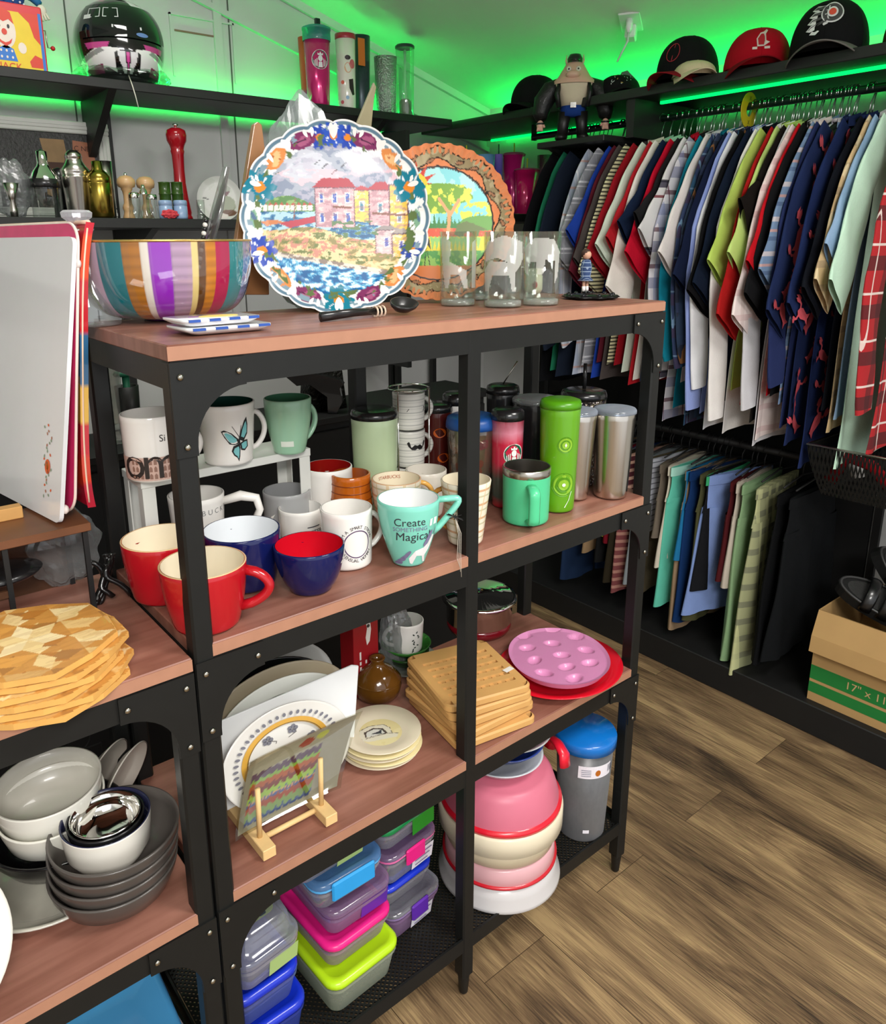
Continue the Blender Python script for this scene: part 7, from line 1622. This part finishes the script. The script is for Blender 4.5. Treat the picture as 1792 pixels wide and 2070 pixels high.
# ---- shorts and trousers on the lower rail ----
def shorts(px,label,m,L=.42,sw=.15,hem=.18,x=1.93,py=1050,top=-.09,band=None,legs=True,cat='shorts',rot=None,extra=None):
    y=at(px,py,x=x).y; y=max(.13+.0*px,y); rot=rot if rot is not None else math.radians(rng.uniform(-8,8)); seed=y*37
    root=thing(cat.replace(' ','_'),label,cat,(2.08,y,.80),(0,0,rot),'shorts and trousers on the lower rail')
    b=MB(); z1=top-.13; torso(b,-z1+.0,sw,sw*1.08,seed,.012,top=top,nv=8)
    part('waist',b,m,root)
    for s in (-1,1):
        def fn(u,v,s=s):
            a=2*PI*u; hw=(sw*.54+(hem*.5-sw*.54)*v); x0=s*(sw*.5+.02*v); X=x0+hw*math.cos(a); z=(z1+.02)*(1-v)-L*v-.008*math.sin(X*30+seed)*v; return (X,.014*(1+.4*v)*math.sin(a)+FOLD(X,z-.2,seed)*1.2,z)
        b=MB(); b.grid(fn,28,14,closed_u=True); b.add([fn(i/28,1) for i in range(28)],[(i,i+1,27-i,(28-i)%28) for i in range(14)],0,True); part('leg',b,m,root)
    b=MB(); b.grid(lambda u,v:(sw*1.01*math.cos(2*PI*u),.0135*math.sin(2*PI*u)+FOLD(sw*math.cos(2*PI*u),top,seed),top-.032*v),36,2,closed_u=True); part('waistband',b,band or m,root)
    b=MB(); b.tube([(-sw*.8,0,top+.02),(0,0,top+.035),(sw*.8,0,top+.02)],.003,6); b.tube([(.0165*math.sin(a_),0,.0165*math.cos(a_)) for a_ in [-1.9+.32*i for i in range(13)]]+[(0,0,-.03),(0,0,top+.035)],.0018,6); part('clip_hanger',b,[BLK2],root)
    if extra: extra(root,seed)
    return root
shorts(1150,'blue denim jeans hanging low at the far end',K('1d2f4c'),.66,cat='trousers',py=1150)
shorts(1172,'dark grey shorts at the far end of the lower rail',K('1c1e20'),.42,py=1150)
shorts(1190,'tan shorts seen through the shelving unit',K('8c7355'),.50,py=1150)
shorts(1204,'black shorts with a neon yellow side strip',K('141414'),.52,py=1150,extra=lambda r,s:part('side_strip',MB().box(-.168,-.15,-.022,.02,-.42,-.1),mat('c9d82a',.6),r,'neon yellow strip'))
shorts(1219,'dark red shorts with three white stripes',K('6a0f1c'),.44,py=1150,extra=lambda r,s:[part('stripe',MB().box(-.185,-.12,-.024,.02,-.18-.04*k,-.16-.04*k),mat('d8c4c4',.7),r,'white stripe') for k in range(3)])
shorts(1229,'royal blue shorts seen under the middle shelf',K('16305e'),.40,py=1150)
shorts(1240,'dark olive trousers seen through the shelving unit',K('2a2418'),.60,cat='trousers',py=1150)
shorts(1252,'maroon striped necktie-pattern shorts with cream and gold bars',PLB('4a1720',(2,.030,.4,.1,'c9a08a',.8),(0,.2,.3,.1,'8a4a48',.5)),.62,py=1150)
shorts(1272,'pale grey shorts beside the right post',K('7e8488'),.56,py=1150)
shorts(1288,'khaki trousers just left of the right post',K('5c5340'),.60,cat='trousers',py=1150)
shorts(1300,'white and black patterned shorts behind the right post',PLB('c9ccd6',(2,.02,.2,.1,'4a4a58',.8)),.35)
shorts(1318,'grey-brown elastic waist trousers right of the post',K('6a6054'),.36,cat='trousers')
shorts(1334,'cream trousers right of the post',K('cfc6b4'),.46,cat='trousers')
shorts(1352,'aqua shorts with a pale drawstring waist',K('5fbfa6'),.60,band=K('a9dccb'))
shorts(1372,'bright blue shorts with an elastic waist',K('2070a0'),.40)
shorts(1383,'tan trousers between the aqua and navy ones',K('927a60'),.67,cat='trousers')
shorts(1396,'navy blue trousers in the middle of the lower rail',K('12305e'),.64,cat='trousers')
shorts(1408,'dark olive shorts thinly visible in the middle of the lower rail',K('4a4a30'),.62)
shorts(1418,'black shorts with a green waistband',K('17181c'),.5,band=K('3aa06a'))
shorts(1442,'periwinkle blue linen shorts turned towards the room',K('7f96cc'),.58,hem=.22,rot=-.25)
shorts(1462,'maroon shorts hidden behind the sage trousers',K('4a161a'),.42)
shorts(1472,'pale beige trousers behind the sage ones',K('bfb4a6'),.44,cat='trousers')
shorts(1488,'sage green trousers with small dark prints',K('83a278'),.70,cat='trousers',hem=.20)
shorts(1520,'olive and grey plaid shorts, long at the right of the lower rail',PLB('a3a67c',(2,.06,.35,.1,'5c5f54',.6),(0,.05,.35,.2,'c9cc96',.7)),.72,hem=.22,sw=.16)
shorts(1568,'black trousers, large at the right end of the lower rail',K('0b0c0e'),.64,sw=.17,hem=.26,cat='trousers')
shorts(1600,'charcoal trousers behind the wire basket',K('101214'),.62,sw=.17,hem=.26,cat='trousers',py=1100,rot=.02)
# ---- caps ----
def cap(label,px,X,front,crown,brim,s=1,py=110,z0=None,group='caps on the shelf over the clothes',logo=None,back=False,hh=.118,tilt=0):
    p=at(px,py,x=X); t=thing('cap',label,'cap',(X,p.y,(z0 if z0 is not None else RZ)+.0008),(tilt,0,camang(p)+PI/2+front),group); t.scale=(s,s,s)
    def dm(u,v):
        a=2*PI*u; q=v*PI/2; r=math.sin(q)**.8; k=1+.10*max(0,-math.sin(a))*math.sin(q*2)*.6; return (.083*r*math.cos(a)*k,.092*r*math.sin(a)*k,hh*math.cos(q)**.9+.006)
    b=MB(); b.grid(dm,48,16,closed_u=True); b.ball((0,0,hh+.006),.006,0,8,sc=(1,1,.5)); 
    for k in range(6): b.tube([dm((k+.5)/6,.05+.95*i/12) for i in range(13)],.0008,5)
    part('crown',b,crown,t)
    def br(u,v,o=0):
        x=(u*2-1); r=math.sqrt(max(0,1-x*x)); return (.080*x*(1+.04*v),-(r*.088+v*.062*(1-.55*x*x)),.020-.020*x*x-.010*v-.014*v*x*x+o+.004)
    b=MB(); b.grid(lambda u,v:br(u,v),26,8); b.grid(lambda u,v:br(u,v,-.003),26,8); b.tube([br(i/26,1,-.0015) for i in range(27)],.0018,6); part('brim',b,brim,t)
    def on(x,y,o=.0015):
        zz=.02+y; c_=max(-1,min(1,(zz-.006)/hh)); q=math.acos(c_**(1/.9)); r=math.sin(q)**.8*(1+.10*math.sin(q*2)*.6); a=-PI/2+x/.088; return ((.083*r+o)*math.cos(a),(.092*r+o)*math.sin(a),zz)
    if logo: b=MB(); ms=logo(b,on); part('emblem',b,ms,t,'embroidered emblem')
    return t
BC=cloth('131314'); 
def ringlogo(b,on):
    b.tube([on(.004+.021*math.cos(2*PI*i/28),.052+.024*math.sin(2*PI*i/28)) for i in range(28)],.0011,5,closed=True); b.tube([on(.004,.030),on(.004,.074)],.0011,5); return [mat('a02030',.7)]
cap('black cap with a red brim and a red ring emblem',1393,2.02,-.55,BC,cloth('7a141c'),1.12,logo=ringlogo)
def birdlogo(b,on):
    o2=lambda x,y:on(x,y,.0022); o3=lambda x,y:on(x,y,.0030)
    decal(b,[(-.024,.020),(.020,.020),(.020,.026),(-.024,.026)],o2,0); decal(b,[(-.012,.026),(-.016,.046),(-.006,.062),(.004,.064),(.016,.072),(.020,.068),(.010,.058),(.010,.040),(.020,.036),(.004,.026)],o2,0); decal(b,[(-.009,.030),(-.012,.046),(-.004,.058),(.004,.058),(.006,.040),(.004,.030)],o3,1); return [mat('d8c8c0',.7),mat('b01828',.7)]
cap('red baseball cap with a bird-on-bat emblem',1532,2.03,.10,cloth('a80f20'),cloth('7a0c18'),1.12,logo=birdlogo,hh=.10)
def plogo(b,on):
    o1=lambda x,y:on(x,y,.0015); o2=lambda x,y:on(x,y,.0022); o3=lambda x,y:on(x,y,.003)
    W_=[(.012+.027*math.cos(a),.062+.024*math.sin(a)) for a in [2*PI*i/24 for i in range(24)]]; decal(b,W_,o1,0)
    for k in range(4): decal(b,[(.004,.078-.009*k),(-.034,.080-.0145*k),(-.044,.070-.0145*k),(-.034,.067-.0145*k),(.004,.064-.009*k)],o1,0)
    decal(b,[(-.004,.060),(-.034,.018),(-.020,.016),(.008,.044)],o1,0)
    decal(b,[(.012+.0235*math.cos(a),.062+.0205*math.sin(a)) for a in [2*PI*i/24 for i in range(24)]],o2,1)
    for k in range(4): decal(b,[(.0,.0755-.009*k),(-.033,.0775-.0145*k),(-.039,.0715-.0145*k),(.0,.0685-.009*k)],o2,1)
    decal(b,ell(.012,.062,.013,.012,20),o3,0); decal(b,ell(.012,.062,.0085,.0078,18),lambda x,y:on(x,y,.0038),2); return [mat('dedede',.7),mat('4a4a4a',.8),mat('d8503c',.7)]
cap('black cap with grey brim and a winged P emblem',1680,2.02,-.12,BC,cloth('6a6662'),1.2,logo=lambda b,on:plogo(b,on)+[],py=60,hh=.115)
cap('brown cap cut off at the right edge',1862,2.06,.3,cloth('4a3020'),cloth('7a5a40'),1.0,py=60)
cap('cream cap tucked under the black and red cap',1405,1.965,.3,cloth('cdbf9c'),cloth('d6c9a8'),.78,py=125,hh=.06)
def graph(b,on):
    R2=random.Random(8)
    for k in range(26):
        x,y=R2.uniform(-.05,.06),R2.uniform(.01,.075); decal(b,ell(x,y,R2.uniform(.002,.007),.0016,6,R2.uniform(0,3)),lambda a,c_:on(a,c_,.002),k%3==0)
    return [mat('b9bdbb',.5),mat('b89a4a',.5)]
cap('black cap covered in white and gold lettering',1252,2.05,.2,BC,BC,.92,py=150,logo=graph,hh=.075)
cap('plain black cap with a gold-edged brim at the far end of the shelf',1085,2.05,-.6,BC,BC,1.15,py=190,hh=.11)
o=MB().tube([(0,0,0),(.0,-.03,.012),(.0,-.06,.006),(.0,-.09,.02)],[.004,.010,.010,.003],8).build('cap_badge',mat('6a5a3c',.3,.8)); p=at(1085,205,x=1.97); o.location=(1.96,p.y,RZ+.004); tag(o,'gold metal badge lying before the far black cap','badge')
# grey bag peak behind the lettered cap
p=at(1264,110,x=2.12); b=MB(); b.prism([(-.055,0),(.055,0),(.035,.07),(.0,.105),(-.02,.10),(-.045,.05)],-.012,.012,T=Matrix.Rotation(PI/2,4,'X')); o=b.build('shoe_bag',mat('3f4c4a',.5,var=.3)); o.location=(2.14,p.y,RZ+.001); o.rotation_euler=(0,0,camang(p)+PI/2); tag(o,'dark grey peaked bag behind the lettered black cap','bag')
# outlet plate and plugs on the ceiling
px_=at(1276,42,x=2.0)
def onceil(a,b_):
    d=AF+AR*((a-PX)/FP)-AU*((b_-PY)/FP); n=Vector((.29,0,1)).normalized(); p0=Vector((1.28,0,2.38)); tt=(p0-CP).dot(n)/d.dot(n); return CP+d*tt
oc=onceil(1276,42); t=thing('ceiling_outlet','white socket plate on the sloping ceiling with two plugs','socket',oc,(0,math.atan(.29),0.5))
part('plate',MB().box(-.055,.055,-.035,.035,-.008,-.001,bev=.002),mat('dfe3de',.4),t); part('adapter',MB().box(.005,.045,-.018,.018,-.050,-.008,bev=.004),mat('e6eae6',.4),t); part('plug',MB().tube([(-.02,0,-.008),(-.02,0,-.035),(-.02,0,-.05)],[.012,.011,.006],12),mat('e6eae6',.4),t)
part('cord',MB().tube([(-.02,0,-.05),(-.022,.0,-.08),(-.01,.03,-.14)],.003,6),mat('cfd8d0',.5),t)
# ---- pig figure in a leather jacket ----
LTH=mat('0d0e0d',.5,var=.2,coat=.05,bump=.3,bscale=60); SKIN=mat('c9a08c',.5); PGZ=1.8105
pf_=at(1153,275,x=1.92); t=thing('pig_figure','toy pig figure in a black leather jacket and blue jeans on its own shelf','toy figure',(1.93,pf_.y,PGZ),(0,0,camang(pf_)+PI/2)); HP_=zat((1.93,pf_.y,0),112)-PGZ; S_=HP_/.26; t.scale=(S_,S_,S_)
for s in (-1,1):
    b=MB(); b.tube([(s*.026,0,.09),(s*.030,0,.05),(s*.032,0,.012)],[.022,.019,.017],14,0); b.ball((s*.036,-.014,.012),.020,0,14,sc=(1,1.5,.65)); part('boot',b,mat('151313',.4),t)
b=MB(); b.lathe([(0,.075),(.038,.078),(.040,.10),(.037,.115),(0,.116)],28,sy=.75); part('jeans',b,cloth('1c3a7c'),t)
b=MB(); b.lathe([(.0,.108),(.040,.109),(.048,.135),(.066,.165),(.070,.178),(.0,.182)],32,sy=.72); part('shirt',b,mat('cfc3a8',.8),t)
b=MB(); b.box(-.009,.009,-.036,-.032,.100,.116); part('belt_buckle',b,CHROME,t)
b=MB(); b.lathe([(.070,.172),(.068,.182),(.052,.196),(.040,.215),(.028,.234),(.014,.244),(0,.246)],32,sy=.8); b.ball((-.004,-.045,.196),.018,0,14,sc=(1.3,.7,.7)); b.ball((.012,-.030,.214),.009,1,10); b.ball((-.018,-.030,.214),.009,1,10); b.ball((.012,-.038,.214),.003,2,8); b.ball((-.018,-.038,.214),.003,2,8); part('head',b,[SKIN,mat('d8cfc4',.4),BP],t)
b=MB(); b.lathe([(.03,.09),(.055,.11),(.066,.15),(.074,.178),(.06,.186)],28,sy=.5,T=Matrix.Translation((0,.022,0))); part('jacket_back',b,LTH,t)
for s in (-1,1): b=MB(); b.tube([(s*.022,0,.228),(s*.028,0,.245),(s*.026,-.002,.262)],[.008,.007,.002],8,flat=.5); part('ear',b,SKIN,t)
b=MB(); b.lathe([(.022,.238),(.024,.25),(.018,.262),(0,.266)],20); b.tube([(-.018,-.016,.245),(0,-.032,.242),(.018,-.016,.245)],.004,6); part('cap',b,BP,t)
for s in (-1,1):
    b=MB(); b.tube([(s*.040,0,.178),(s*.072,.0,.160),(s*.096,-.004,.125),(s*.104,-.010,.085),(s*.102,-.014,.068)],[.020,.031,.032,.026,.018],16); b.tube([(s*.046,-.030,.174),(s*.052,-.036,.14),(s*.044,-.036,.10)],[.010,.016,.012],10,flat=.6); part('jacket_side',b,LTH,t,'black leather jacket side and sleeve')
    b=MB(); b.ball((s*.104,-.018,.052),.013,0,12,sc=(.9,.8,1.2)); 
    for k in range(4): b.tube([(s*(.098+.004*k),-.022,.048),(s*(.097+.005*k),-.026,.034-.001*abs(k-1.5))],.0035,6,0)
    b.tube([(s*.094,-.018,.055),(s*.090,-.026,.044)],.0038,6,0); b.tube([(s*.104+.012*math.cos(2*PI*i/12),-.018+.010*math.sin(2*PI*i/12),.056) for i in range(12)],.003,6,1,closed=True); part('hand',b,[SKIN,BP],t)
# ---- wire basket with belts ----
BX0,BX1,BY0,BY1,BZ0,BZ1=1.90,2.26,-.36,.10,.66,.835
p1_=at(1640,895,x=1.90); p2_=at(1640,985,x=1.92)
t=thing('wire_basket','black mesh basket with a steel rim hanging on the rack at the right edge','basket',(2.08,-.13,.0))
zt_=p1_.z; zb_=p2_.z-.01; y1=p1_.y; y0=-.45
def bk(u,v): 
    P4=[(1.88,y1),(2.28,y1),(2.28,y0),(1.88,y0)]; k=u*4; i=int(k)%4; f=k-int(k); a,b_=P4[i],P4[(i+1)%4]; x=a[0]*(1-f)+b_[0]*f; y=a[1]*(1-f)+b_[1]*f; cx,cy=2.08,(y0+y1)/2; s=1-.16*v**1.5; return (cx+(x-cx)*s-2.08,cy+(y-cy)*s+.13,zt_+(zb_-zt_)*v)
b=MB(); b.grid(bk,48,8,closed_u=True,smooth=False); q=[bk(i/4,1) for i in range(4)]; b.add(q,[(0,1,2,3)]); part('mesh_wall',b,MESHM,t)
part('rim',MB().tube([bk(i/4,0) for i in range(4)],.004,8,closed=True),STEEL,t)
zc=zb_+.01
for k,(x,y,cc_,lb_) in enumerate(((1.96,y1-.10,'8a1018','red folded belt in the wire basket'),(2.02,y1-.22,'8d8478','woven grey-beige belt in the wire basket'),(2.06,y1-.06,'c9c9c6','pale ribbed sock in the wire basket'))):
    b=MB(); b.tube([(0,.06,.02),(0,.02,.10),(0,-.05,.09),(0,-.12,.02)],[.018]*4,8,flat=.3) if k<2 else b.tube([(0,.03,.13),(0,.0,.08),(0,-.02,.02)],[.022,.024,.018],12)
    o=b.build('belt' if k<2 else 'sock',cloth(cc_)); o.location=(x,y,zc); tag(o,lb_,'belt' if k<2 else 'sock')
# ---- cardboard box with black sandals ----
CBD=mat('b8935f',.75,var=.10,scale=12); CBI=mat('7f6240',.85)
bz=.0985; bx0,bx1=1.905,2.24; by1=.0; by0=-.44; H_=.30
t=thing('cardboard_box','open cardboard box with green stripes on the rack base','box',((bx0+bx1)/2,(by0+by1)/2,bz)); ox,oy=(bx0+bx1)/2,(by0+by1)/2; hx,hy=(bx1-bx0)/2,(by1-by0)/2
b=MB(); th=.004
b.box(-hx,-hx+th,-hy,hy,0,H_); b.box(hx-th,hx,-hy,hy,0,H_); b.box(-hx+th,hx-th,hy-th,hy,0,H_); b.box(-hx+th,hx-th,-hy,-hy+th,0,H_); b.box(-hx+th,hx-th,-hy+th,hy-th,0,th)
f_=lambda y,z:(-hx-.0008,-y,z)
for z0,z1,mi in ((.028,.062,1),(.072,.118,1)): decal(b,[(-hy,z0),(hy,z0),(hy,z1),(-hy,z1)],f_,mi)
vs,fs=text('17" x 11"',.034); b.add([(-hx-.0016,.055-x,.095+y) for x,y in vs],fs,2)
part('carton',b,[CBD,mat('1d7a34',.7),mat('c9a876',.7)],t)
b=MB(); b.prism([(0,0),(-.028,-.075),(-.034,-.125),(-.030,-.125),(-.024,-.075),(.003,0)],-hy,hy,T=Matrix.Translation((-hx,0,H_))@Matrix.Rotation(PI/2,4,'X')); part('flap',b,CBD,t)
def sandal(label,loc,rot,sc=1):
    t=thing('sandal',label,'shoe',loc,rot,'black shoes in the cardboard box'); t.scale=(sc,)*3
    out=[(.045*math.sin(a)*(1+.12*math.cos(a)),.13*math.cos(a)) for a in [2*PI*i/36 for i in range(36)]]
    b=MB(); b.prism(out,0,.022,0); b.tube([(x*.97,y*.97,.024) for x,y in out],.003,6,1,closed=True); b.prism([(x*.82,y*.86) for x,y in out],.022,.0235,2); part('sole',b,[mat('121212',.6),mat('3a3a3a',.4),mat('2a2a29',.9,bump=.4,bscale=200)],t)
    b=MB(); 
    for yy,h in ((.03,.05),(.065,.042)): b.tube([(.046*math.cos(a),yy,.012+h*math.sin(a)) for a in [PI*i/12 for i in range(13)]],.012,8,flat=.25)
    part('strap',b,mat('0e0e0f',.3,coat=.3),t)
sandal('black sandal with grey edge lying on top in the box',(2.04,-.16,bz+H_+.0),(.35,-.35,.25),1.35)
sandal('black sandal standing steeply behind the other in the box',(2.17,-.14,bz+H_+.02),(.9,-.3,.15),1.3)
sandal('black sandal lower in the box beside the wall of the carton',(2.03,-.30,bz+.20),(.1,.2,1.2),1.2)
crumple('folded_garment','dark folded cloth filling the cardboard box','cloth',0,0,.085,hx-.035,hy-.05,.075,cloth('141314'),2,(ox,oy,bz+.006),amp=.2)
# ================= LIGHT AND CAMERA =================
def lamp(label,loc,rot,sx,sy,e,col=(1,.97,.93)):
    l=bpy.data.lights.new('ceiling_lamp','AREA'); l.shape='RECTANGLE'; l.size=sx; l.size_y=sy; l.energy=e; l.color=col
    o=bpy.data.objects.new('ceiling_lamp',l); COL.objects.link(o); o.location=loc; o.rotation_euler=rot; return o
lamp('a',(-.9,-2.3,2.55),(.35,0,0),1.2,.6,40)
lamp('b',(.9,-1.2,2.40),(0,.28,0),.6,.6,17)
lamp('c',(.35,.9,2.56),(0,.28,0),.5,.3,5)
GREEN=mat('00ff55',.5,emit='00ff60',estr=23); GRV=mat('00ff55',.5,emit='00ff60',estr=.9)
def strip(label,x0,x1,y0,y1,z0,z1,m=GREEN):
    o=MB().box(x0,x1,y0,y1,z0,z1).build('led_strip',m); tag(o,label,'light strip','green light strips'); return o
strip('glowing green light strip lying along the back of the helmet shelf',-1.2,EX-.1,WYB-.045,WYB-.035,SZ+.001,SZ+.009)
strip('glowing green light strip along the wall behind the caps',WXR-.05,WXR-.04,-.8,1.85,RZ+.001,RZ+.009)
strip('glowing green light strip under the shelf above the clothes hangers',RX+.12,RX+.13,.05,.78,RZ-.040,RZ-.031,GRV)
strip('glowing green light strip under the corner end of the cap shelf',RX+.36,RX+.37,.9,1.85,RZ-.040,RZ-.031,GRV)
W=bpy.data.worlds.new('w'); bpy.context.scene.world=W; W.use_nodes=True
W.node_tree.nodes['Background'].inputs[0].default_value=(.95,.97,1,1); W.node_tree.nodes['Background'].inputs[1].default_value=.62
cam=bpy.data.cameras.new('camera'); co=bpy.data.objects.new('camera',cam); COL.objects.link(co)
Mx=Matrix(((AR.x,AU.x,-AF.x,CP.x),(AR.y,AU.y,-AF.y,CP.y),(AR.z,AU.z,-AF.z,CP.z),(0,0,0,1))); co.matrix_world=Mx
cam.sensor_fit='HORIZONTAL'; cam.sensor_width=36; cam.lens=FP/1792*36; cam.shift_x=(896-PX)/1792; cam.shift_y=(PY-1035)/1792; cam.clip_start=.02
sc=bpy.context.scene; sc.camera=co
sc.view_settings.view_transform='Standard'; sc.view_settings.look='None'; sc.view_settings.gamma=1; sc.view_settings.use_curve_mapping=False; sc.view_settings.exposure=1.05
sc.cycles.max_bounces=8; sc.cycles.transparent_max_bounces=24; sc.cycles.use_denoising=True
